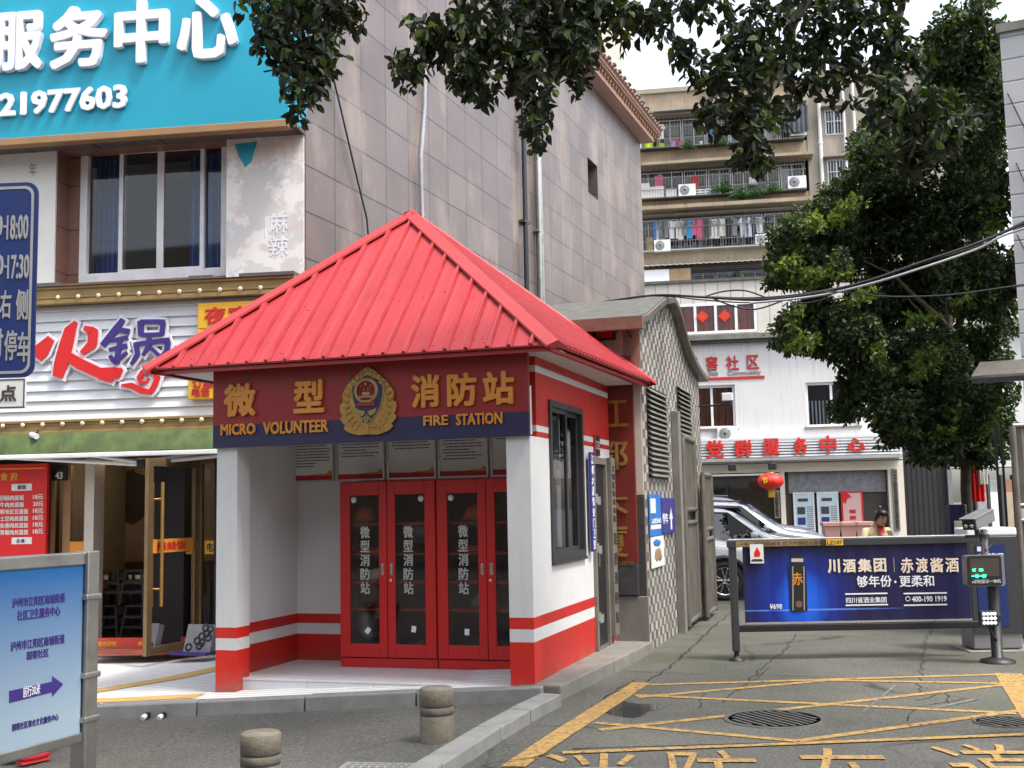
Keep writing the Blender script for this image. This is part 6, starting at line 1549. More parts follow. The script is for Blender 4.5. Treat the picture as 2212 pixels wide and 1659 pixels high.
# slatted sign
sl0, sl1 = C_.q(*cc3(200, 1350), -.5)[0], C_.q(*cc3(1990, 1350), -.5)[0]
z0, z1 = C_.q(*cc3(900, 1435), -.5)[1], C_.q(*cc3(900, 1262), -.5)[1]
T = thing('slatted_sign', 'white slatted sign strip with six large red characters on the community building', 'sign', C_.at(0, -.5, z0)); mb = MB(C_, 'slat_white'); k = z0
while k < z1: mb.box(sl0, sl1, -.5, -.42, k, k + .05); k += .095
mb.box(sl0, sl1, -.38, -.01, z0, z1, 'comm_white'); P = part('slat_panel', mb, T)
mb = MB(C_, 'silver'); mb.box(sl0, sl1, -.56, -.0, z0 - .12, z0 - .02); mb.box(sl0, sl1, -.54, -.5, z0 - .22, z0 - .18, 'dark_metal'); part('lower_rail', mb, T)
mb = MB(C_, 'red_bright')
for t, x0, y0, x1, y1 in (('党', 285, 1292, 445, 1450), ('群', 530, 1288, 690, 1440), ('服', 780, 1277, 930, 1422), ('务', 1048, 1267, 1172, 1418), ('中', 1275, 1252, 1425, 1410), ('心', 1515, 1270, 1672, 1392)): Tbox(mb, C_, t, x0, y0, x1, y1, -.50, .06, .03, 0, cc3)
part('lettering', mb, P)
def ac(fr_, u, v, w_, s, lab, grp='air conditioners'):
    T = thing('air_conditioner', lab, 'air conditioner', fr_.at(u, v, w_), grp); mb = MB(fr_, 'white_plastic'); mb.box(u, u + .85 * s, v - .32 * s, v, w_, w_ + .6 * s); part('case', mb, T, bev=.01)
    mb = MB(fr_, 'charcoal'); c = (u + .3 * s, v - .325 * s, w_ + .3 * s); mb.lathe([(.24 * s, 0), (.24 * s, .01), (.001, .01)], 20, c, 0, axis='y')
    for k in range(3): mb.lathe([((.08 + k * .06) * s, .012), ((.095 + k * .06) * s, .012)], 20, c, 'white_plastic', axis='y', caps=False)
    part('fan_grille', mb, T)
r = RR(C_, cc3, 345, 1212, 440, 1285, -.4); ac(C_, r[0] + .15, -.1, r[2] - .05, .8, 'white air conditioner above the first red character of the slatted sign')
# ground floor
xl, xc0, xc1, xr0, xr1 = [C_.q(*cc4(x, 400))[0] for x in (245, 902, 945, 1872, 2012)]
mb = MB(C_, 'tower_cream'); mb.box(cl, xr1, -.08, .3, lint, sb0 - .02); mb.box(xc0, xc1, -.08, .3, 0, lint); mb.box(xr0, xr1, -.08, .3, 0, lint); part('portal', mb, CT)
mb = MB(C_, 'brown_wall'); mb.box(xc1, xr0, .25, .35, 0, lint); part('lower_wall', mb, CT)
r = RR(C_, cc4, 965, 98, 1845, 282, .2); mb = MB(C_, 'grey_cloth'); mb.box(r[0], r[1], .18, .25, r[2], r[3]); part('shutter_box', mb, CT, bev=.01)
win(C_, (cl + 1, xc0, .05, lint - .12), .1, 3, CT, ('dark_metal', 'glass_dark'), .06, None, 'shop_window')
mb = MB(C_, 'dim_wall'); mb.box(cl, xc0 + .5, 4, 4.1, 0, lint); mb.box(-4.0, -1.9, 3.0, 3.1, .0, 2.3, 'roof_felt'); mb.box(-3.3, -2.4, 2.9, 2.95, 1.4, 2.0, 'curtain_blue'); part('interior_wall', mb, CT)
dw1 = C_.q(2042, 1000)[0]
T = thing('dark_wall', 'dark brown slatted wall at the right end of the community building', 'wall', C_.at(xr1 + 1, 0, 0)); mb = MB(C_, 'dark_wall'); mb.box(xr1 + .02, dw1, -.04, .3, 0, sb1 + .3)
k = xr1 + .1
while k < dw1: mb.box(k, k + .03, -.06, -.04, 0, sb1 + .3); k += .16
part('panel', mb, T); mb = MB(C_, 'alu'); mb.box(dw1, dw1 + .14, -.2, .0, 0, C_.q(2045, 985)[1]); part('edge_post', mb, T)
def nameplate(x0, y0, x1, y1, txt, lab, v):
    r = RR(C_, cc4, x0, y0, x1, y1, v); T = thing('name_board', lab, 'name board', C_.at(r[0], v, r[2]), 'vertical name boards'); mb = MB(C_, 'bronze_board'); mb.box(r[0], r[1], v, v + .04, r[2], r[3]); part('panel', mb, T, bev=.01)
    mb = MB(C_, 'black'); g = (r[1] - r[0]) * .2; mb.text_v(txt, r[0] + g, r[1] - g, r[2] + .06, r[3] - .06, v - .0, .01, .025, 0, .14); part('lettering', mb, T)
nameplate(1892, 78, 1975, 632, '泸州市江阳区南城街道国窖社区居民委员会', 'tall grey name board with black characters on the right pillar', -.14)
nameplate(838, 270, 898, 520, '中共江阳区国窖社区委员会', 'pale vertical name board on the middle pillar behind the red lantern', -.16)
for i, (x0, x1, y0, m) in enumerate(((1010, 1212, 290, 'board_blue'), (1222, 1428, 285, 'board_blue'), (1438, 1650, 280, 'board_red'))):
    MT.setdefault('board_blue', mat('board_blue', (.50, .62, .70), .5, var=.08)); MT.setdefault('board_red', mat('board_red', (.66, .42, .40), .5, var=.06))
    r = RR(C_, cc4, x0, y0, x1, 590, .1); r = (r[0], r[1], r[2] - .9, r[3])
    T = thing('bulletin_board', ('left pale blue bulletin board with a row of photos', 'right pale blue bulletin board with photos and text', 'pink bulletin board with a red ribbon corner')[i], 'bulletin board', C_.at(r[0], .1, r[2])); mb = MB(C_, m); mb.box(r[0], r[1], .1, .16, r[2], r[3])
    frame_rect(mb, r[0], r[1], r[2], r[3], .05, .085, .1, 'sign_red' if i == 2 else 'white_plastic'); P = part('panel', mb, T)
    mb = MB(C_); random.seed(20 + i); wd = r[1] - r[0]
    if i < 2:
        mb.box(r[0] + .15, r[1] - .2, .09, .1, r[3] - .30, r[3] - .2, 'ink')
        for k in range(6): mb.box(r[0] + .12, r[0] + wd * .55, .09, .1, r[3] - .72 - k * .34, r[3] - .48 - k * .34, ('ink', 'blue_banner', 'grey_cloth', 'black')[k % 4])
        for k in range(30): mb.box(r[0] + wd * .62, r[0] + wd * .62 + random.uniform(.2, wd * .3), .092, .1, r[3] - .5 - k * .07, r[3] - .47 - k * .07, 'grey_cloth')
    else:
        mb.prism([(r[0] + .05, r[3] - .05), (r[1] - .5, r[3] - .05), (r[0] + wd * .5, r[3] - .2), (r[0] + wd * .3, r[3] - .22), (r[0] + wd * .2, r[3] - .4), (r[0] + .05, r[3] - .32)], .085, .1, 'sign_red')
        for k in range(2): mb.box(r[0] + .25, r[1] - .25, .09, .1, r[3] - .72 - k * .2, r[3] - .6 - k * .2, 'red_text')
        for k in range(11):
            x = r[0] + .2
            while x < r[1] - .3: l = random.uniform(.08, .22); mb.box(x, x + l, .092, .1, r[3] - 1.1 - k * .13, r[3] - 1.06 - k * .13, 'grey_cloth'); x += l + random.uniform(.06, .3)
    part('print', mb, T)
for x, y in ((470, 62), (828, 52)):
    u, w_ = C_.q(*cc4(x, y), -.7); T = thing('spot_lamp', 'black sign spot lamp below the slatted sign, %s of two' % ('left' if x < 600 else 'right'), 'lamp', C_.at(u, -.7, w_)); mb = MB(C_, 'black'); mb.box(u - .14, u + .12, -.85, -.6, w_ - .12, w_ + .1); part('head', mb, T, bev=.03); mb = MB(C_, 'dark_metal'); mb.tube([(u, -.7, w_ + .1), (u, -.5, w_ + .22)], .03); part('arm', mb, T)
# lantern
LV = -3.2
lu, lw = C_.q(*cc4(812, 187), LV); rx = C_.q(*cc4(928, 187), LV)[0] - lu; rz = rx * .66
T = thing('red_lantern', 'round red lantern with gold character and yellow tassel', 'lantern', C_.at(lu, LV, lw - rz)); mb = MB(C_, 'lantern_red'); nn = 14
vs = []; fs = []; seg = 56
for i in range(nn + 1):
    ph = math.pi * (.08 + .84 * i / nn)
    for j in range(seg): t = 2 * math.pi * j / seg; q_ = rx * math.sin(ph) * (1 + .03 * abs(math.cos(7 * t))); vs.append((lu + q_ * math.cos(t), LV + q_ * math.sin(t), lw - rz * math.cos(ph)))
for i in range(nn):
    for j in range(seg): fs.append((i * seg + j, i * seg + (j + 1) % seg, (i + 1) * seg + (j + 1) % seg, (i + 1) * seg + j))
mb.add(vs, fs, 0, True); part('shade', mb, T)
mb = MB(C_, 'gold'); 
for z in (-1, 1): mb.lathe([(.001, 0), (rx * .3, 0), (rx * .3, rx * .08), (.001, rx * .08)], 16, (lu, LV, lw + z * rz * .98 - .02), 0)
part('cap', mb, T)
mb = MB(C_, 'yellow'); random.seed(1)
for k in range(26): t = random.uniform(0, 6.28); q_ = rx * .25 * random.random() ** .5; mb.tube([(lu + q_ * math.cos(t), LV + q_ * math.sin(t), lw - rz), (lu + q_ * 1.1 * math.cos(t), LV + q_ * 1.1 * math.sin(t), lw - rz - rx * .62)], .012, 0, 4)
part('tassel', mb, T)
mb = MB(C_, 'yellow'); mb.text('节', lu - rx * .72, lu - rx * .28, lw - rz * .3, lw + rz * .5, LV - rx * .93, .03, .04, 0, L=None); part('lettering', mb, T)
mb = MB(C_, 'dark_metal'); mb.tube([(lu, LV, lw + rz), (lu, LV, lw + rz + .35)], .01, 0, 5); mb.tube([(lu, LV, lw + rz + .35), (lu, -.3, z0 - .12)], .02, 0, 6); part('hanger', mb, T)
# planters on a low wall
PL = Fr((8.0, 29.5), 6); zt = PL.q(*cc4(1500, 552))[1]
T = thing('planter_wall', 'low concrete wall carrying pink flower pots', 'wall', PL); mb = MB(PL, 'concrete'); ua, ub = PL.q(*cc4(1270, 600))[0], PL.q(*cc4(1760, 600))[0]; mb.box(ua - .1, ub + .5, -.2, .4, 0, zt - .52); part('block', mb, T, bev=.02)
for i, x in enumerate((1358, 1503, 1642)):
    u = PL.q(*cc4(x, 600))[0]; rr_ = .23; T = thing('flower_pot', ('leftmost pink square flower pot behind the barrier', 'middle pink square flower pot behind the barrier', 'rightmost pink square flower pot, next to the woman')[i], 'flower pot', PL.at(u, .1, zt - .52), 'pink flower pots'); mb = MB(PL, 'planter_pink')
    c = (u, .1, zt - .52)
    def sq(r_, h): return [(u + sx * r_, .1 + sy * r_, c[2] + h) for sx, sy in ((-1, -1), (1, -1), (1, 1), (-1, 1))]
    R4 = [sq(.155, 0), sq(.21, .42), sq(.235, .42), sq(.24, .52), sq(.205, .52), sq(.19, .44)]
    vs = [p for r_ in R4 for p in r_]; fs = [(4 * k + j, 4 * k + (j + 1) % 4, 4 * k + 4 + (j + 1) % 4, 4 * k + 4 + j) for k in range(5) for j in range(4)] + [(3, 2, 1, 0), (20, 21, 22, 23)]
    mb.add(vs, fs); part('pot', mb, T, bev=.015); mb = MB(PL, 'bark'); mb.box(u - .19, u + .19, -.09, .29, zt - .1, zt - .085); part('soil', mb, T)

# ================================================================== apartment block
def b7(x, y): return (1820 + x * .30741) * .7418, (250 + y * .30741) * .7418
def b8(x, y): return (1820 + x * .30741) * .7418, (550 + y * .30741) * .7418
AT = thing('apartment_block', 'grimy old apartment block with caged balconies above the community office', 'building', B_)
def bq(conv, x, y, v=0): return B_.q(*conv(x, y), v)
al, ar_ = -7., 14.
bL, bR = bq(b7, 105, 900)[0], bq(b7, 1745, 900)[0]
Zf = []          # (opening bottom, opening top, overhang z)
zA0, zA1 = bq(b7, 300, 612)[1], bq(b7, 300, 300)[1]
zB0, zB1 = bq(b7, 300, 1085)[1], bq(b7, 300, 790)[1]
zC0, zC1 = bq(b8, 300, 600)[1], bq(b8, 300, 265)[1]
zD0, zD1 = bq(b8, 300, 915)[1], bq(b8, 300, 790)[1]
zT = bq(b7, 200, 82)[1]
rooms = [(zA0, zA1), (zB0, zB1), (zC0, zC1), (zD0, zD1)]
mb = MB(B_, 'res_wall'); z = zT
for k, (a, b_) in enumerate(rooms): mb.box(al, bR, 0, .25, b_, z - .002 if k == 0 else z); z = a
mb.box(al, bR, 0, .25, 6, z)
part('spandrel_wall', mb, AT)
smw = [(bq(b7, 1900, 470), bq(b7, 2065, 215)), (bq(b7, 1900, 950), bq(b7, 2090, 690))]
mb = MB(B_, 'res_grey'); u0_, u1_ = smw[0][0][0], smw[0][1][0]
zz = [6, smw[1][0][1], smw[1][1][1], smw[0][0][1], smw[0][1][1], zT + .6]
mb.box(bR, u0_, -.05, .25, 6, zT + .6); mb.box(u1_, ar_, -.05, .25, 6, zT + .6)
for a, b_ in ((0, 1), (2, 3), (4, 5)): mb.box(u0_, u1_, -.05, .25, zz[a], zz[b_])
part('stair_wall', mb, AT)
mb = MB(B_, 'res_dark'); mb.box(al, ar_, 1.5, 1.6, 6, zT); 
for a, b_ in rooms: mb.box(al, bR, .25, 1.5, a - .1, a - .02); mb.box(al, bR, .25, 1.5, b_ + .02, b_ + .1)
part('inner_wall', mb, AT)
mb = MB(B_, 'res_grey'); mb.box(al, ar_, -.15, 8, zT, zT + .25); part('parapet', mb, AT)
# overhanging slabs
mb = MB(B_, 'res_wall'); mb.box(bL - .1, bR, -.75, -.0, zA1 + .1, zA1 + .28, 'res_grey'); mb.box(bL - .1, bR + .2, -.9, -.0, zB1 + .02, zB1 + .18); mb.box(bL - .1, bR, -1.0, -.0, zC1 + .18, zC1 + .38)
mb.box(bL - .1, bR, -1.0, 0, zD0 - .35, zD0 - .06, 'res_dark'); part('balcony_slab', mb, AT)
mb = MB(B_, 'silver'); n = 60; vs = []
for i in range(n + 1): u = bL - .1 + (bR + .1 - bL) * i / n; vs += [(u, -1.1, zD1 + .12 + (.04 if i % 2 else 0)), (u, 0, zD1 + .42 + (.04 if i % 2 else 0))]
mb.add(vs, [(2 * i, 2 * i + 2, 2 * i + 3, 2 * i + 1) for i in range(n)]); part('corrugated_awning', mb, AT)
# window frames, and cages
for k, ((z0, z1), nwin) in enumerate(zip(rooms, (7, 7, 8, 6))):
    rt = bR - (.2 if k < 3 else 1.0)
    for i in range(nwin):
        a, b_ = bL + (rt - bL) * i / nwin, bL + (rt - bL) * (i + 1) / nwin
        mb = MB(B_, 'frame_white'); frame_rect(mb, a + .03, b_ - .03, z0 + .15, z1 - .1, .05, .35, .42, 0); mb.box((a + b_) / 2 - .02, (a + b_) / 2 + .02, .35, .42, z0 + .2, z1 - .15); Wn = part('window', mb, AT)
        mb = MB(B_, 'glass_dark'); mb.quad([(a + .05, .38, z0 + .2), (b_ - .05, .38, z0 + .2), (b_ - .05, .38, z1 - .15), (a + .05, .38, z1 - .15)]); part('pane', mb, Wn)
        random.seed(k * 31 + i)
        if random.random() < .7: mb = MB(B_); drape(mb, a + .05, a + .05 + (b_ - a) * random.uniform(.3, .9), .62, z0 + .2, z1 - .15, 5, .04, random.choice(('cream_cloth', 'grey_cloth', 'leafy', 'curtain_blue', 'paper')) if False else random.choice(('dim_wall', 'grey_cloth', 'green_awning', 'curtain_blue', 'paper'))); part('curtain', mb, Wn)
    mb = MB(B_, 'steel_brown' if k != 3 else 'dark_metal'); u = bL
    vb = -.55 if k != 3 else -.9
    while u < rt: mb.box(u, u + .016, vb, vb + .02, z0 - .02, z1 - .05); u += .15
    for z in (z0, z0 + .45, (z0 + z1) / 2 + .2, z1 - .06): mb.box(bL, rt, vb - .005, vb + .025, z, z + .03)
    mb.box(bL, rt, vb, 0, z0 - .05, z0 - .02, 'silver' if k == 2 else 'dark_metal'); part('cage', mb, AT)
mb = MB(B_, 'white_plastic'); mb.box(bL, bq(b8, 425, 850)[0], -.94, -.915, zD0 + .02, zD1 - .05); mb.box(bq(b8, 430, 850)[0], bq(b8, 625, 850)[0], -.94, -.915, zD0 + .02, zD1 - .05, 'wood_table'); part('balcony_screen', mb, AT)
for (p0, p1) in smw:
    win(B_, (u0_, u1_, p0[1], p1[1]), .05, 2, AT, t=.08); mb = MB(B_, 'silver'); u = u0_
    while u < u1_: mb.box(u, u + .02, -.12, -.1, p0[1], p1[1]); u += .16
    for z in (p0[1], (p0[1] + p1[1]) / 2, p1[1] - .03): mb.box(u0_, u1_, -.12, -.1, z, z + .03)
    part('window_grille', mb, AT); mb = MB(B_, 'res_grey'); mb.box(u0_ - .2, u1_ + .2, -.5, -.05, p1[1] + .05, p1[1] + .13); part('window_canopy', mb, AT)
mb = MB(B_, 'ribbed_cream'); mb.box(al, ar_, -.9, -.65, 6, zD0 - .36); part('clad_wall', mb, AT)
for i, (x, m, rr_) in enumerate(((1860, 'pipe_white', .10), (2095, 'pipe_white', .07), (2190, 'pipe_white', .08))):
    u = bq(b7, x, 700, -.2)[0]; T = thing('downpipe', ('thick white downpipe left of the stair windows', 'thinner white downpipe right of the stair windows', 'white downpipe farthest right beside the tree crown')[i], 'downpipe', B_.at(u, -.2, 6)); mb = MB(B_, m); mb.tube([(u, -.22, 6), (u, -.22, zT - (.6 if i == 0 else 1.2)), (u - .02, -.22, zT + .3)], rr_, 0, 10); part('pipe', mb, T)
    mb = MB(B_, m); 
    for z in (9, 12, 15, 18, 21): mb.lathe([(rr_ * 1.3, 0), (rr_ * 1.3, .12)], 10, (u, -.22, z), 0)
    part('collar', mb, T)
# awning cloth and units
u0t, w1t = bq(b7, 1500, 205, -.6); u1t, w0t = bq(b7, 1745, 435, -.6); T = thing('tarpaulin', 'blue grey tarpaulin awning over a top floor window', 'tarpaulin', B_.at(u0t, -.6, w0t)); mb = MB(B_); drape(mb, u0t, u1t, -.7, w0t, w1t, 5, .05, 'curtain_tarp' if 'curtain_tarp' in MT else 'res_dark'); part('cloth', mb, T)
for x, y, cv, s, lab in ((1565, 492, b7, 1.0, 'air conditioner below the tarpaulin on the top floor'), (510, 1062, b7, 1.1, 'air conditioner in the left middle of the third floor balcony'), (1540, 992, b7, 1.15, 'air conditioner at the right end of the third floor balcony'), (280, 605, b8, 1.05, 'air conditioner at the left end of the laundry balcony'), (1235, 545, b8, 1.0, 'air conditioner at the right of the laundry balcony beside the tree')):
    u, w_ = bq(cv, x, y, -.2); ac(B_, u, -.22, w_, s, lab, 'air conditioners on the apartment balconies')
# laundry
def garment(u, v, w1_, kind, m, wd, ln, lab):
    mb = MB(B_); random.seed(int(u * 1000) % 1009); k = random.uniform(-.03, .03)
    if kind == 'shirt': P = [(-.5, -.32), (-.36, -.05), (-.14, 0), (.14, 0), (.36, -.05), (.5, -.32), (.36, -.38), (.29, -.22), (.27, -1), (-.27, -1), (-.29, -.22), (-.36, -.38)]
    elif kind == 'trousers': P = [(-.28, 0), (.28, 0), (.34, -1), (.08, -1), (0, -.3), (-.08, -1), (-.34, -1)]
    else: P = [(-.4, 0), (.4, 0), (.42, -1), (-.42 + k, -.96)]
    mb.prism([(u + a * wd, w1_ + b_ * ln) for a, b_ in P], v - .02, v + .02, m); mb.tube([(u, v, w1_), (u, v, w1_ + .08)], .012, 'dark_metal', 4)
    return solo(kind, mb, lab, 'laundry', 'laundry on the balconies', at=B_.P(u, v, w1_ - ln))
random.seed(12)
cols = [('grey', 'grey_cloth', 'grey'), ('white', 'paper', 'white'), ('dark blue', 'dark_cloth', 'dark'), ('pale blue', 'slat_white', 'pale'), ('black', 'black', 'black')]
spec = [(300, 'trousers', 'blue_poster'), (325, 'trousers', 'slat_white'), (350, 'shirt', 'grey_cloth'), (378, 'shirt', 'grey_cloth'), (440, 'shirt', 'slat_white'), (500, 'shirt', 'paper'), (522, 'shirt', 'paper'), (558, 'shirt', 'grey_cloth'), (605, 'shirt', 'cyan_cloth'), (655, 'shirt', 'pink_cloth'), (700, 'shirt', 'pink_cloth'), (762, 'trousers', 'charcoal'), (790, 'shirt', 'grey_cloth'), (820, 'shirt', 'paper'), (862, 'shirt', 'paper'), (905, 'towel', 'paper'), (950, 'trousers', 'charcoal'), (985, 'shirt', 'dark_cloth'), (1025, 'shirt', 'grey_cloth'), (1115, 'shirt', 'slat_white'), (1135, 'trousers', 'blue_banner'), (1170, 'shirt', 'slat_white'), (1215, 'shirt', 'dark_cloth'), (1240, 'shirt', 'slat_white'), (1275, 'shirt', 'paper'), (1320, 'shirt', 'dark_cloth'), (1350, 'trousers', 'black')]
mk('cyan_cloth', (.02, .30, .58), .8); mk('pink_cloth', (.62, .10, .22), .8)
cn = {'blue_poster': 'bright blue', 'slat_white': 'pale blue', 'grey_cloth': 'grey', 'paper': 'white', 'cyan_cloth': 'cyan', 'pink_cloth': 'pink', 'charcoal': 'charcoal', 'dark_cloth': 'navy', 'blue_banner': 'denim blue', 'black': 'black'}
ordn = ('first', 'second', 'third', 'fourth', 'fifth', 'sixth'); cnt = {}; tot = {}
for x, k, m in spec: tot[(k, m)] = tot.get((k, m), 0) + 1
for x, k, m in spec:
    u, w_ = bq(b8, x, 318 - (x - 300) * .045, -.3); i = cnt.get((k, m), 0); cnt[(k, m)] = i + 1
    lab = '%s %s hanging on the laundry balcony' % (cn[m], k) if tot[(k, m)] == 1 else '%s %s from the left among the %s ones on the laundry balcony' % (ordn[i], k, cn[m])
    garment(u, -.46, w_, k, m, random.uniform(.46, .62), random.uniform(.75, 1.15), lab)
for x, m, k, lab in ((265, 'blue_banner', 'towel', 'dark blue towel on the top balcony'), (300, 'paper', 'shirt', 'first white shirt on the top balcony'), (340, 'paper', 'shirt', 'second white shirt on the top balcony'), (800, 'blue_poster', 'shirt', 'blue shirt on the top balcony, right of the plants')):
    u, w_ = bq(b7, x, 365, -.3); garment(u, -.3, w_, k, m, .5, .85, lab)
for x, y, m, k, lab in ((320, 850, 'pink_cloth', 'towel', 'rosy cloth on the third floor balcony'), (655, 850, 'red_cloth', 'towel', 'dark red cloth on the third floor balcony')):
    u, w_ = bq(b7, x, y, -.3); garment(u, -.3, w_, k, m, .55, .8, lab)
# pots, buckets and boxes on the trays
mk('lime', (.45, .70, .02), .5); mk('lilac', (.48, .30, .62), .5)
for x, y, w_, h, m, nm, lab in ((220, 605, .65, .62, 'lime', 'plastic_tub', 'tall lime green tub on the top balcony'), (345, 602, .4, .2, 'lime', 'plastic_tub', 'low lime green tub on the top balcony'), (455, 598, .38, .3, 'lilac', 'plastic_tub', 'lilac tub on the top balcony'), (520, 595, .36, .3, 'pink_cloth', 'plastic_tub', 'pink tub on the top balcony'), (135, 608, .3, .25, 'paper', 'storage_box', 'small white box at the left end of the top balcony'), (720, 575, .2, .2, 'paper', 'flower_pot', 'white flower pot on the top balcony'), (840, 570, .2, .2, 'red_cloth', 'flower_pot', 'red flower pot on the top balcony'),
                          (175, 1085, .75, .85, 'paper', 'storage_box', 'tall cream box on the third floor balcony'), (305, 1088, .8, .62, 'paper', 'storage_box', 'wide cream box on the third floor balcony'), (440, 1085, .6, .45, 'slat_white', 'storage_box', 'blue and white box on the third floor balcony'), (740, 1050, .9, .35, 'letter_white', 'plastic_crate', 'white openwork crate tilted on the third floor balcony'), (1215, 945, .4, .45, 'letter_white', 'plastic_crate', 'small white crate hanging among the plants'), (240, 585, .35, .7, 'wood_table', 'wooden_board', 'tan board standing at the left of the laundry balcony')):
    cv = b8 if nm == 'wooden_board' else b7
    u, z = bq(cv, x, y, -.3); z0 = z if nm == 'wooden_board' else (zA0 if y < 700 else zB0 if y > 1000 else z); mb = MB(B_)
    if nm == 'plastic_crate':
        for k in range(3): mb.box(u - w_ / 2, u + w_ / 2, -.5, -.2, z0 + k * h * .4, z0 + k * h * .4 + .07, m)
        for k in range(4): a = u - w_ / 2 + (w_ - .06) * k / 3; mb.box(a, a + .06, -.5, -.2, z0, z0 + h * .85, m)
    elif nm in ('plastic_tub', 'flower_pot'): mb.lathe([(w_ * .36, 0), (w_ * .48, h), (w_ * .52, h), (w_ * .52, h + .03), (w_ * .44, h + .03), (w_ * .42, h - .05), (.001, h - .06)], 16, (u, -.32, z0), m)
    else: mb.box(u - w_ / 2, u + w_ / 2, -.48, -.15, z0, z0 + h, m); mb.box(u - w_ / 2 - .01, u + w_ / 2 + .01, -.49, -.14, z0 + h, z0 + h + .04, m)
    solo(nm, mb, lab, nm.replace('_', ' '), at=B_.P(u, -.32, z0), bev=.01)
# ================================================================== foliage
def leaf(vs, fs, p, d, nrm, ln, wd):
    """One folded leaf of six points from stalk p along d."""
    s = d.cross(nrm).normalized() * wd; n0 = len(vs); k = nrm * (wd * .35)
    vs += [p, p + d * (ln * .4) + s + k, p + d * (ln * .75) + s * .75 + k, p + d * ln - nrm * ln * .06, p + d * (ln * .75) - s * .75 + k, p + d * (ln * .4) - s + k]
    fs += [(n0, n0 + 1, n0 + 2, n0 + 3), (n0, n0 + 3, n0 + 4, n0 + 5)]
def rv(): 
    while True:
        v = Vector((random.uniform(-1, 1), random.uniform(-1, 1), random.uniform(-1, 1)))
        if .05 < v.length < 1: return v.normalized()
def pot_plant(p, r, n, lab, size=.16):
    vs, fs = [], []
    for i in range(n):
        d = rv(); d.z = abs(d.z) * .8 - .25; q_ = p + Vector((d.x * r * random.random(), d.y * .3 * r, (abs(d.z)) * r * 1.6 * random.random())); leaf(vs, fs, q_, (d + rv() * .6).normalized(), rv(), size, size * .3)
    mb = MB(None); mb.add(vs, fs, 'leaf_pot'); solo('balcony_plant', mb, lab, 'plant', 'plants on the apartment balconies', at=p)
random.seed(21)
for x, y, r, n, lab in ((600, 590, .5, 120, 'bushy plant spilling over the top balcony edge'), (930, 560, .5, 100, 'plant at the right of the top balcony'), (935, 1000, .75, 260, 'tall climbing plant in the middle of the third floor balcony'), (1100, 1060, .7, 260, 'trailing plant hanging over the third floor balcony edge'), (1240, 1040, .5, 140, 'smaller trailing plant on the third floor balcony'), (1400, 1010, .65, 200, 'spreading plant beside the right air conditioner of the third floor'), (1050, 845, .35, 60, 'pale plant on the lowest caged balcony')):
    cv = b8 if y == 845 else b7; u, z = bq(cv, x, y, -.5); pot_plant(B_.P(u, -.62, z), r, n, lab)

# ------------------------------------------------------------------ trees
def tree_mesh(blobs, ln, wd, per, droop, m, seed, conv=None, sprig=7):
    """Sprigs of leaves spread through the volume of overlapping clumps."""
    random.seed(seed); vs, fs = [], []
    for c, r, n in blobs:
        for _ in range(n):
            d = rv(); q_ = random.random() ** .45; p = c + Vector((d.x * r[0], d.y * r[1], d.z * r[2])) * q_
            tw = (d * .6 + rv() * .8 + Vector((0, 0, -droop))).normalized()
            for k in range(sprig):
                base_ = p - tw * (ln * .45 * k) * .6
                dd = (tw * .7 + rv() * .9 + Vector((0, 0, -droop * .6))).normalized()
                leaf(vs, fs, base_, dd, (Vector((0, 0, .7)) + rv() * .8).normalized(), ln * random.uniform(.7, 1.15), wd)
    mb = MB(None); mb.add(vs, fs, m); return mb
def px_ball(x, y, rx, ry, Y, n, dep=None):
    c = atY(x, y, Y); k = Y / FOC
    return c, (rx * k, dep or max(.25, rx * k * .8), ry * k), n
def limb(mb, pts, r0, r1):
    P = []
    for a, b_ in zip(pts, pts[1:]):
        for k in range(5): P.append(Vector(a).lerp(Vector(b_), k / 5))
    P.append(Vector(pts[-1])); n = len(P); random.seed(len(P))
    P = [p + (rv() * .02 if 0 < i < n - 1 else Vector()) for i, p in enumerate(P)]
    mb.tube(P, r0, 0, 8, rr=[r0 + (r1 - r0) * i / (n - 1) for i in range(n)])
# overhanging tree: trunk off to the right, limbs above the picture, sprigs hanging into it
NEAR = [(690, 40, 95, 80, 8.6), (665, 120, 70, 80, 8.4), (640, 205, 52, 48, 8.3), (700, 150, 35, 60, 8.5), (556, 62, 44, 40, 8.0), (600, 110, 26, 60, 8.2), (742, 20, 60, 40, 8.8), (610, 10, 60, 40, 8.3),
        (1060, 75, 140, 70, 8.1), (935, 85, 80, 55, 8.0), (868, 138, 46, 30, 7.9), (1210, 80, 110, 95, 8.2), (1160, 215, 34, 60, 8.0), (1156, 282, 18, 26, 7.9), (1300, 50, 110, 60, 8.3), (1400, 35, 80, 50, 8.4), (1045, 185, 32, 45, 8.0), (995, 160, 60, 36, 8.0), (1240, 150, 45, 50, 8.2), (1130, 150, 70, 60, 8.1), (1150, 10, 230, 40, 8.2),
        (1620, 80, 110, 95, 8.6), (1600, 175, 105, 62, 8.4), (1560, 250, 70, 40, 8.3), (1640, 255, 66, 60, 8.3), (1625, 320, 36, 40, 8.0), (1648, 350, 20, 20, 7.9), (1478, 128, 30, 24, 8.4), (1520, 170, 44, 40, 8.4), (1790, 70, 150, 95, 8.8), (1880, 170, 110, 90, 8.9), (1965, 240, 100, 80, 7.9), (2040, 285, 75, 60, 8.0), (1985, 335, 80, 40, 7.9), (1745, 180, 80, 50, 8.7), (1850, 15, 220, 45, 8.9), (1500, 15, 90, 30, 8.1), (1930, 120, 90, 70, 8.9), (1690, 140, 90, 60, 8.7)]
blobs = [px_ball(x, y, rx, ry, Y, int(7 + rx * ry * (.0038 if x > 1440 and y < 200 else .0055)), .5) for x, y, rx, ry, Y in NEAR]
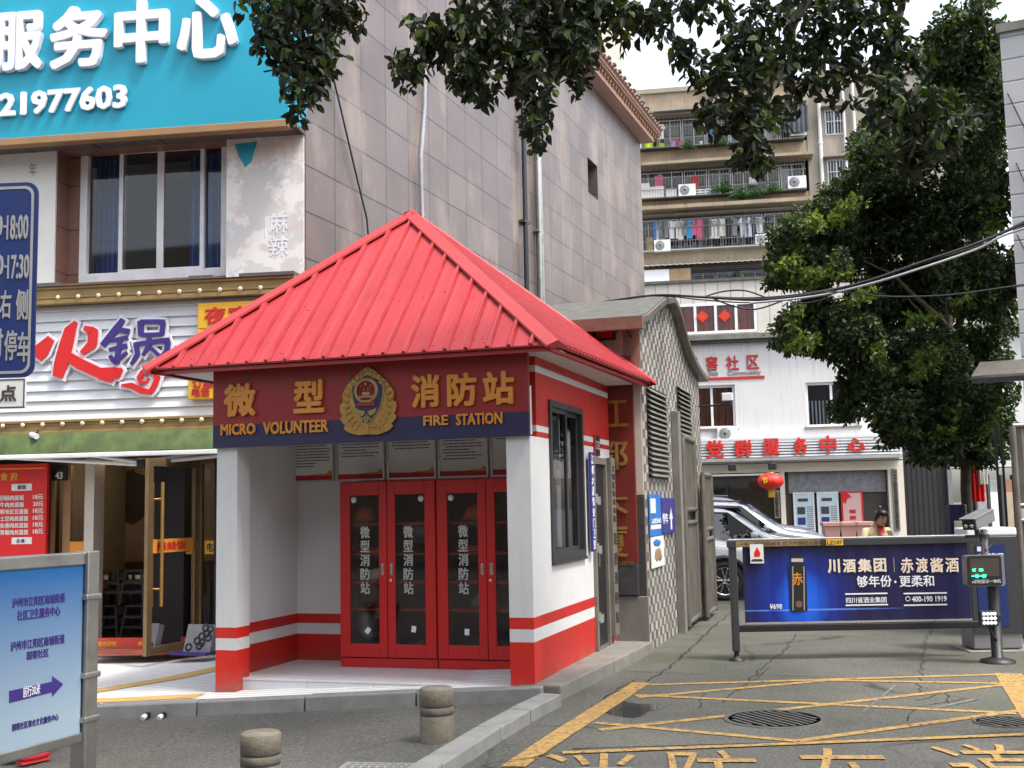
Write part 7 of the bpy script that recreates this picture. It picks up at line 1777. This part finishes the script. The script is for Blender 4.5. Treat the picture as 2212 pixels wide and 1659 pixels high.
# foliage of the same tree above and behind the picture, which shades the forecourt
random.seed(5)
UP = [((random.uniform(-5.5, 5.5), random.uniform(1.5, 9.5), random.uniform(6.6, 8.8))) for _ in range(70)]
def roof_shade(p):                                 # keep the kiosk roof in the open light, as in the photograph
    q_ = Vector(p) - SUN * ((p[2] - 3.8) / SUN.z); L_ = K.M.inverted() @ q_
    return -4.6 < L_.x < 1.4 and -1.0 < L_.y < 4.2
blobs2 = [(Vector(p), (.9, .9, .45), 26) for p in UP if not (-.9 < (p[2] - CH) / max(p[1], .1) < .50) and not roof_shade(p)]
T = thing('overhanging_tree', 'dark leafy branches of a street tree hanging into the top of the picture', 'tree', (4.9, 7.2, 0))
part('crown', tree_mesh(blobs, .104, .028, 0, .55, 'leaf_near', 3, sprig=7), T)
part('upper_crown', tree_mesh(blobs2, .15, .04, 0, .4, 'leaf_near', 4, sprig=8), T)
mb = MB(None, 'bark'); limb(mb, [(4.9, 7.2, -.1), (4.85, 7.3, 2.5), (4.7, 7.5, 5.0), (4.3, 7.7, 6.6)], .24, .15); part('trunk', mb, T)
mb = MB(None, 'bark')
for P in ([(4.4, 7.65, 6.3), (3.2, 8.3, 6.9), (1.6, 8.8, 6.8), (.3, 8.2, 6.0), (-.2, 8.1, 5.2)], [(1.6, 8.8, 6.8), (0, 8.9, 7.0), (-1.4, 8.6, 6.3), (-1.6, 8.5, 5.4)], [(3.2, 8.3, 6.9), (2.6, 8.6, 6.1), (2.2, 8.6, 5.2), (1.95, 8.4, 4.6)], [(3.2, 8.3, 6.9), (3.3, 8.9, 5.9), (3.0, 8.95, 5.0)], [(4.3, 7.7, 6.6), (3, 6, 7.6), (0, 4.5, 7.8)], [(.3, 8.2, 6.0), (.45, 8.2, 5.1), (.22, 8.0, 4.5)], [(-1.4, 8.6, 6.3), (-1.9, 8.3, 5.4)]): limb(mb, P, .07, .012)
part('limbs', mb, T)
# big tree at the right, beyond the gate
FAR = [(2050, 180, 70, 60), (2120, 300, 50, 90), (2010, 240, 50, 40), (1955, 300, 60, 50), (1890, 335, 50, 60), (1905, 410, 50, 50), (1865, 300, 26, 40), (2150, 130, 30, 80), (2020, 120, 40, 50), (2083, 955, 74, 50), (2020, 985, 50, 26), (2132, 985, 38, 28), (1960, 900, 60, 70), (2040, 930, 60, 50), (2150, 850, 30, 80), (1900, 830, 50, 50), (1700, 560, 50, 30), (1690, 600, 34, 24), (1780, 745, 44, 30), (1700, 700, 40, 24), (2160, 640, 24, 120), (1873, 431, 62, 55), (1773, 492, 80, 62), (1712, 532, 52, 40), (1700, 505, 40, 26), (1733, 585, 55, 40), (1813, 552, 66, 60), (1914, 512, 100, 90), (2035, 472, 100, 100), (2135, 431, 50, 90), (1773, 690, 50, 40), (1752, 655, 34, 26), (1725, 740, 42, 26), (1690, 742, 24, 9), (1833, 733, 72, 60), (1914, 653, 84, 80), (2014, 633, 100, 90), (2115, 613, 70, 90), (1868, 814, 55, 50), (1833, 880, 34, 36), (1934, 894, 54, 54), (1994, 794, 100, 90), (2105, 774, 76, 80), (2075, 880, 76, 70), (2135, 930, 44, 50), (2014, 965, 44, 34), (1934, 950, 26, 24), (2095, 983, 36, 32), (2085, 110, 70, 80), (2140, 210, 36, 90), (2060, 300, 90, 70), (1980, 340, 60, 50), (2105, 30, 40, 30), (2030, 60, 30, 30), (1930, 420, 60, 44), (2100, 380, 70, 80), (1846, 380, 24, 36), (1800, 412, 34, 24), (1862, 660, 40, 60), (1790, 580, 40, 40)]
random.seed(9); blobs = []
for x, y, rx, ry in FAR: blobs.append(px_ball(x, y, rx, ry, random.uniform(18.5, 21.5), int(8 + rx * ry * (.11 if y > 560 else .085)), .9))
tx, ty = atY(2083, 1090, 20).x, 20.
T = thing('street_tree', 'tall dense evergreen tree filling the right side beyond the barrier', 'tree', (tx, ty, 0))
part('crown', tree_mesh(blobs, .115, .029, 0, .35, 'leaf_tree', 6, sprig=6), T)
LIT = [(1735, 600, 46, 26), (1700, 575, 40, 18), (1790, 600, 46, 20), (1712, 690, 16, 40), (1732, 740, 36, 22), (1760, 420 + 60, 60, 22), (1830, 450, 40, 22), (1985, 800, 26, 30), (2010, 770, 40, 20), (2130, 925, 30, 24), (2070, 890, 26, 20), (2040, 930, 26, 20), (1860, 640, 30, 20), (1990, 690, 40, 14), (2150, 470, 24, 40), (1955, 930, 20, 20), (2100, 650, 50, 20), (1900, 770, 20, 30)]  # clumps of the crown coloured lighter as if the sun caught them
part('sunlit_leaves', tree_mesh([px_ball(x, y, rx * 1.1, ry * 1.1, 18.3, int(4 + rx * ry * .03), .5) for x, y, rx, ry in LIT], .12, .030, 0, .3, 'leaf_sunlit', 16, sprig=5), T, 'yellow green leaves coloured as sunlit')
mb = MB(None, 'bark'); limb(mb, [(tx, ty, 0), (tx + .05, ty, 2.2), (tx - .1, ty, 4.5), (tx + .1, ty, 7), (tx + .15, ty, 9.5)], .10, .04); part('trunk', mb, T)
mb = MB(None, 'bark')
for x, y in ((1800, 530), (1870, 760), (1960, 640), (2050, 420), (1900, 450), (2000, 860), (2110, 880), (1780, 700)):
    e_ = atY(x, y, 20); s_ = Vector((tx, ty, max(2.2, e_.z - 1.6))); limb(mb, [s_, s_.lerp(e_, .5) + Vector((0, 0, .25)), e_], .05, .01)
part('limbs', mb, T)
# ------------------------------------------------------------------ right hand edge
RB_ = Fr((atY(2192, 560, 15.4).x, 15.4), 27)
T = thing('side_building', 'pale grey panelled building corner at the right edge', 'building', RB_); mb = MB(RB_, 'siding_grey')
ht = RB_.q(2175, 70)[1]; mb.box(0, 7, 0, 3.4, 0, ht); part('wall', mb, T); mb = MB(RB_, 'concrete'); mb.box(-.04, 7.1, -.06, 3.5, ht, ht + .12); part('parapet', mb, T)
mb = MB(RB_, 'cable')
for x0, z0, x1, z1 in ((.05, 7.2, .5, 5.9), (.1, 6.2, .5, 4.9), (.05, 5.2, .6, 3.7)): mb.tube([(x0, -.02, z0), (x1, -.02, z1)], .008, 0, 5)
part('surface_wire', mb, T)
CA = Fr((atY(2160, 800, 14.2).x, 14.2), 26); zc = CA.q(2165, 822)[1]
T = thing('canopy', 'small dark sheet canopy at the right edge below the cables', 'canopy', CA.at(0, 0, zc)); mb = MB(CA, 'steel_brown'); mb.add([(-.30, -.5, zc), (2, -.5, zc), (2, 1.2, zc + .35), (-.30, 1.2, zc + .35), (-.30, -.5, zc + .03), (2, -.5, zc + .03), (2, 1.2, zc + .38), (-.30, 1.2, zc + .38)], [(3, 2, 1, 0), (4, 5, 6, 7), (0, 1, 5, 4), (3, 0, 4, 7)]); part('sheet', mb, T)
mb = MB(CA, 'dark_metal')
for u in (-.25, .5, 1.2):
    mb.tube([(u, -.45, zc - .03), (u, 1.15, zc + .3)], .03, 0, 6)
mb.box(-.3, 2, -.5, -.45, zc - .06, zc); part('bracket', mb, T)
# notice fence beyond the machine
NF = Fr((atY(2105, 1090, 23).x, 23), -38)
T = thing('notice_fence', 'row of white and red notice panels between dark posts behind the barrier machine', 'fence', NF)
for i in range(7):
    mb = MB(NF, 'dark_metal'); mb.box(i * .5, i * .5 + .07, -.03, .05, 0, 2.1); part('post', mb, T)
    if i < 6:
        mb = MB(NF, 'white_plastic'); mb.box(i * .5 + .09, i * .5 + .48, 0, .03, .5, 1.75, ('grey_cloth', 'paper', 'dim_wall')[i % 3]); mb.box(i * .5 + .09, i * .5 + .48, 0, .031, 1.75, 2.0, ('curtain_red', 'grey_cloth', 'curtain_brown', 'grey_cloth', 'curtain_red', 'curtain_brown')[i]); part('notice_panel', mb, T)
p0 = atY(2096, 1012, 21.5); T = thing('red_flag', 'red and white cloth hanging below the tree behind the machine', 'flag', p0); mb = MB(Matrix.Translation(p0)); drape(mb, -.02, .24, 0, -.62, .05, 3, .03, 'sign_red'); drape(mb, .10, .30, -.03, -.3, .08, 3, .03, 'paper'); part('cloth', mb, T)
mb = MB(Matrix.Translation(p0), 'dark_metal'); mb.tube([(-.06, .0, .06), (.34, .0, .10)], .012, 0, 6); mb.tube([(.3, .02, .1), (.3, .02, -p0.z)], .02, 0, 6); part('pole', mb, T)
mb = MB(None, 'dark_metal')
T = thing('wall_pipes', 'dark vertical pipes left of the right gate leaf', 'pipes', atY(2172, 1300, 14.6) * Vector((1, 1, 0)) if False else Vector((atY(2170, 1200, 14.6).x, 14.6, 0)))
for i, x in enumerate((2160, 2173)):
    X = atY(x, 1100, 14.6).x; mb.tube([(X, 14.6, 0), (X, 14.6, 2.6)], .016, 0, 8)
part('pipe', mb, T)
# ------------------------------------------------------------------ cables across the lane
def cab(pts, r, m, par, name='wire'):
    P = [atY(x, y, Y) for x, y, Y in pts]; Q_ = []
    for i in range(len(P) - 1):
        a = P[max(i - 1, 0)]; b_ = P[i]; c = P[i + 1]; d = P[min(i + 2, len(P) - 1)]
        for k in range(6):
            t = k / 6; Q_.append(.5 * ((2 * b_) + (c - a) * t + (2 * a - 5 * b_ + 4 * c - d) * t * t + (3 * b_ - a - 3 * c + d) * t ** 3))
    Q_.append(P[-1]); mb = MB(None, m); mb.tube(Q_, r, 0, 6); return part(name, mb, par)
T = thing('cable_bundle', 'thick sagging bundle of black cables over the lane', 'cables', atY(1700, 645, 13.6))
main = [(1190, 662, 15.2), (1261, 658, 14.8), (1411, 638, 14.4), (1519, 642, 14.0), (1626, 647, 13.7), (1734, 638, 13.4), (1863, 610, 13.1), (1992, 566, 12.9), (2121, 522, 12.7), (2230, 474, 12.5)]
for i, (dy, r) in enumerate(((0, .015), (4, .011), (-4, .009), (7, .008))): cab([(x, y + dy * (.4 + .6 * math.sin(x * .011 + i)), Y + .03 * i) for x, y, Y in main], r, 'cable', T)
T = thing('grey_cable', 'pale grey cable lashed along the black bundle', 'cable', atY(1990, 570, 12.8)); cab([(1620, 655, 13.6), (1760, 640, 13.3), (1880, 613, 13.0), (2000, 576, 12.8), (2110, 538, 12.7), (2165, 510, 12.6), (2230, 488, 12.5)], .014, 'cable_grey', T)
T = thing('slack_cable', 'single slack cable below the bundle on the right', 'cable', atY(1950, 640, 12.9)); cab([(1780, 630, 13.2), (1840, 632, 13.1), (1906, 640, 13.0), (2000, 640, 12.9), (2078, 634, 12.8), (2230, 612, 12.6)], .009, 'cable', T)
T = thing('looped_cable', 'thin cable loops hanging from the bundle near the gatehouse', 'cable', atY(1600, 650, 13.9))
cab([(1519, 642, 14), (1560, 630, 14), (1610, 628, 13.9), (1660, 645, 13.8)], .010, 'cable', T); cab([(1530, 640, 14), (1580, 660, 13.9), (1632, 668, 13.9), (1690, 650, 13.8)], .010, 'cable', T); cab([(1690, 645, 13.7), (1740, 655, 13.6), (1800, 640, 13.4)], .008, 'cable', T)
# ------------------------------------------------------------------ people
def skin_part(name, par, M, pts, edges, m, sub=2, root=0):
    bm = bmesh.new(); lay = bm.verts.layers.skin.verify()
    V = []
    for x, y, z, r in pts:
        v = bm.verts.new((x, y, z)); v[lay].radius = (r, r) if not isinstance(r, tuple) else r; V.append(v)
    V[root][lay].use_root = True
    for a, b_ in edges: bm.edges.new((V[a], V[b_]))
    me = bpy.data.meshes.new('s'); bm.to_mesh(me); bm.free()
    o = bpy.data.objects.new('s', me); col.objects.link(o)
    k = o.modifiers.new('skin', 'SKIN'); k.use_smooth_shade = True; k.branch_smoothing = .6
    u_ = o.modifiers.new('sub', 'SUBSURF'); u_.levels = sub
    em = bpy.data.meshes.new_from_object(o.evaluated_get(bpy.context.evaluated_depsgraph_get()))
    mb = MB(M); mb.add([tuple(v.co) for v in em.vertices], [tuple(p.vertices) for p in em.polygons], m, True)
    bpy.data.objects.remove(o); bpy.data.meshes.remove(em); bpy.data.meshes.remove(me)
    return part(name, mb, par)
def head(par, M, c, tilt, hair_long=False, face=True):
    """Head with nose, eyes, brows, mouth and ears; faces -y, tilted down by tilt degrees."""
    H = M @ Matrix.Translation(c) @ Matrix.Rotation(R_(tilt), 4, 'X')
    mb = MB(H); n = 18; vs = []; fs = []
    prof = [(0, -.118, .012), (-.012, -.108, .042), (-.012, -.085, .058), (-.006, -.05, .068), (0, -.01, .074), (.004, .03, .077), (.006, .065, .072), (.008, .095, .052), (.008, .112, .012)]
    for yo, z, r in prof:
        for j in range(n):
            t = 2 * math.pi * j / n; vs.append((r * math.cos(t), yo + r * 1.18 * math.sin(t) * (1.0 if math.sin(t) < 0 else 1.12), z))
    for i in range(len(prof) - 1):
        for j in range(n): fs.append((i * n + j, i * n + (j + 1) % n, (i + 1) * n + (j + 1) % n, (i + 1) * n + j))
    mb.add(vs, fs, 'skin', True); mb.add(vs[:n], [tuple(range(n))[::-1]], 'skin')
    mb.add([(0, -.084, .012), (-.012, -.084, -.03), (.012, -.084, -.03), (0, -.108, -.026)], [(0, 1, 3), (0, 3, 2), (1, 2, 3)], 'skin')
    for s in (1, -1):
        mb.add([(s * .074, .0, -.015), (s * .086, .008, .022), (s * .083, .016, -.03), (s * .078, .02, .0)], [(0, 1, 3), (0, 3, 2), (1, 2, 3)], 'skin')
        mb.box(s * .030 - .014, s * .030 + .014, -.0865, -.080, .006, .014, 'paper'); mb.box(s * .030 - .006, s * .030 + .006, -.0875, -.08, .005, .015, 'black'); mb.box(s * .030 - .017, s * .030 + .017, -.087, -.080, .026, .031, 'hair')
    mb.box(-.02, .02, -.0875, -.078, -.058, -.051, 'red_cloth')
    P = part('head', mb, par); mb = MB(H); vs = []; fs = []
    for i in range(8):
        ph = math.pi * .5 * i / 7
        for j in range(n):
            t = 2 * math.pi * j / n; back = math.sin(t) > -.35; z0 = -.05 if back else .055
            if hair_long and math.sin(t) > .2: z0 = -.09
            r = .086 * math.cos(ph) ** .5; vs.append((r * math.cos(t), .008 + r * 1.22 * math.sin(t), z0 + (.122 - z0) * math.sin(ph)))
    for i in range(7):
        for j in range(n): fs.append((i * n + j, i * n + (j + 1) % n, (i + 1) * n + (j + 1) % n, (i + 1) * n + j))
    mb.add(vs, fs, 'hair', True)
    if hair_long: blob(mb, (.0, .075, .105), (.036, .036, .036), 'hair', k=.08)
    part('hair', mb, par); return H
def hand(par, M, wrist, palm_dir, up, m='skin', curl=.6, side=1):
    """Palm, four unequal bent fingers and a thumb leaving the side of the palm."""
    w_ = Vector(wrist); d = Vector(palm_dir).normalized(); n_ = Vector(up).normalized(); s = d.cross(n_).normalized() * side; n_ = n_.normalized()
    pts = [(*w_, (.022, .016)), (*(w_ + d * .04), (.034, .014)), (*(w_ + d * .085), (.036, .012))]; ed = [(0, 1), (1, 2)]
    for k, (off, ln) in enumerate(((-.027, .062), (-.009, .072), (.009, .068), (.027, .052))):
        b0 = w_ + d * .085 + s * off; i0 = len(pts)
        p1 = b0 + d * ln * .45; d2 = (d * math.cos(curl) - n_ * math.sin(curl)); p2 = p1 + d2 * ln * .35; d3 = (d * math.cos(curl * 2) - n_ * math.sin(curl * 2)); p3 = p2 + d3 * ln * .28
        pts += [(*b0, .009), (*p1, .0085), (*p2, .008), (*p3, .0065)]; ed += [(2, i0), (i0, i0 + 1), (i0 + 1, i0 + 2), (i0 + 2, i0 + 3)]
    i0 = len(pts); t0 = w_ + d * .03 - s * .03; t1 = t0 + (d * .6 - s * .7 - n_ * .3).normalized() * .035; t2 = t1 + (d * .9 - n_ * .4).normalized() * .028
    pts += [(*t0, .011), (*t1, .010), (*t2, .008)]; ed += [(1, i0), (i0, i0 + 1), (i0 + 1, i0 + 2)]
    return skin_part('hand', par, M, pts, ed, m, 1)
# woman bent over her phone behind the barrier
p = gnd(1893, 1400); p = atY(1891, 1120, 16.3)
PM = Matrix.Translation((p.x, 16.3, 0)) @ Matrix.Rotation(R_(14), 4, 'Z')
T = thing('person', 'woman in a cream jacket with tied black hair bent over her phone behind the barrier', 'person', PM)
hz_ = p.z
sh_ = hz_ - .085
skin_part('body', T, PM, [(0, .06, .86, .13), (0, .04, 1.02, .115), (0, -.01, sh_ - .10, .13), (0, -.05, sh_ + .0, .06), (0, -.10, sh_ + .04, .05), (.10, .05, .80, .10), (.11, .04, .46, .065), (.11, .07, .08, .045), (-.10, .05, .80, .10), (-.11, .04, .46, .065), (-.11, .07, .08, .045)],
          [(0, 1), (1, 2), (2, 3), (3, 4), (0, 5), (5, 6), (6, 7), (0, 8), (8, 9), (9, 10)], 'skin')
skin_part('jacket', T, PM, [(0, .06, .82, .165), (0, .04, 1.0, .15), (0, -.005, sh_ - .09, .15), (0, -.035, sh_ - .01, .085), (.175, -.01, sh_ - .07, .068), (.23, -.03, sh_ - .29, .058), (.12, -.24, sh_ - .23, .045), (-.175, -.01, sh_ - .07, .068), (-.235, -.04, sh_ - .29, .058), (-.10, -.25, sh_ - .22, .045)],
          [(0, 1), (1, 2), (2, 3), (2, 4), (4, 5), (5, 6), (2, 7), (7, 8), (8, 9)], 'cream_cloth')
skin_part('trousers', T, PM, [(0, .06, .84, .15), (.10, .05, .78, .115), (.11, .04, .46, .085), (.11, .07, .10, .07), (-.10, .05, .78, .115), (-.11, .04, .46, .085), (-.11, .07, .10, .07)], [(0, 1), (1, 2), (2, 3), (0, 4), (4, 5), (5, 6)], 'dark_cloth')
mb = MB(PM); mb.add([(-.05, -.10, sh_ + .03), (.05, -.10, sh_ + .03), (.045, -.165, sh_ - .12), (-.045, -.165, sh_ - .12)], [(0, 3, 2, 1)], 'red_cloth'); part('blouse', mb, T)
for s in (1, -1):
    mb = MB(PM); blob(mb, (s * .11, .0, .045), (.05, .13, .045), 'black', k=.05); part('shoe', mb, T)
head(T, PM, (0, -.15, sh_ + .105), 24, True)
hand(T, PM, (.11, -.26, sh_ - .215), (-.55, -.6, .35), (-.3, .5, .8), side=1); hand(T, PM, (-.09, -.27, sh_ - .205), (.6, -.5, .3), (.3, .5, .8), side=-1)
Lp = Matrix.Translation((.02, -.335, sh_ - .145)) @ Matrix.Rotation(R_(-35), 4, 'X'); ph = PM @ Lp
T2 = thing('phone', 'black phone held in both hands by the woman in cream', 'phone', ph); mb = MB(ph, 'black'); mb.box(-.038, .038, -.004, .004, -.075, .08); part('case', mb, T2, bev=.004)
# seated person behind the direction board, only the red shoes show
A = gnd(88, 1642, hz(-3.3)); zg = A.z
PM = Matrix.Translation((A.x - .05, A.y + .1, zg)) @ Matrix.Rotation(R_(-35), 4, 'Z')
T = thing('person', 'squatting person hidden behind the direction board, only the red shoes showing', 'person', PM)
skin_part('body', T, PM, [(0, .22, .24, .13), (0, .20, .42, .12), (0, .10, .62, .13), (0, .05, .72, .06), (0, .02, .78, .05), (.10, .0, .46, .085), (.10, -.24, .44, .07), (.10, -.06, .10, .042), (-.10, .0, .46, .085), (-.10, -.24, .44, .07), (-.10, -.06, .10, .042), (.18, .08, .60, .05), (.17, -.16, .50, .042), (.05, -.30, .52, .032), (-.18, .08, .60, .05), (-.17, -.16, .50, .042), (-.05, -.30, .52, .032)],
          [(0, 1), (1, 2), (2, 3), (3, 4), (0, 5), (5, 6), (6, 7), (0, 8), (8, 9), (9, 10), (2, 11), (11, 12), (12, 13), (2, 14), (14, 15), (15, 16)], 'skin')
skin_part('clothes', T, PM, [(0, .22, .24, .155), (0, .20, .42, .145), (0, .10, .61, .15), (.10, .0, .46, .105), (.10, -.23, .43, .085), (.10, -.10, .22, .06), (-.10, .0, .46, .105), (-.10, -.23, .43, .085), (-.10, -.10, .22, .06), (.18, .08, .60, .066), (.17, -.12, .51, .056), (-.18, .08, .60, .066), (-.17, -.12, .51, .056)],
          [(0, 1), (1, 2), (0, 3), (3, 4), (4, 5), (0, 6), (6, 7), (7, 8), (2, 9), (9, 10), (2, 11), (11, 12)], 'dark_cloth')
head(T, PM, (0, -.0, .90), 20)
hand(T, PM, (.05, -.30, .52), (-.6, -.6, 0), (0, 0, 1)); hand(T, PM, (-.05, -.30, .52), (.6, -.6, 0), (0, 0, 1), side=-1)
for s in (1, -1):
    mb = MB(PM); blob(mb, (s * .10, -.11, .045), (.048, .135, .042), 'shoe_red', k=.05); blob(mb, (s * .10, -.03, .075), (.036, .05, .02), 'black', k=.05); mb.box(s * .10 - .045, s * .10 + .045, -.23, .01, .0, .014, 'red_cloth'); part('shoe', mb, T)
# ------------------------------------------------------------------ unseen far side of the street, sized to dim front skylight and fill reflections
T = thing('added_opposite_building', 'plain building across the street behind the viewer, added for reflections and to dim the sky', 'building', (0, -11, 0))
OB = Fr((0, -11), 180); mb = MB(OB, 'res_wall'); mb.box(-26, 26, 0, 8, -.3, 12); part('wall', mb, T)  # wall of the added unseen building
mb = MB(OB, 'dark_metal')
for k in range(3):
    for j in range(14): mb.box(-20.5 + j * 3, -18.6 + j * 3, -.03, .1, 3.6 + k * 2.9, 5.2 + k * 2.9)
part('window_rows', mb, T)
mb = MB(OB, 'slat_white'); mb.box(-22, 22, -.6, 0, 2.7, 3.3); part('added_shop_sign', mb, T)
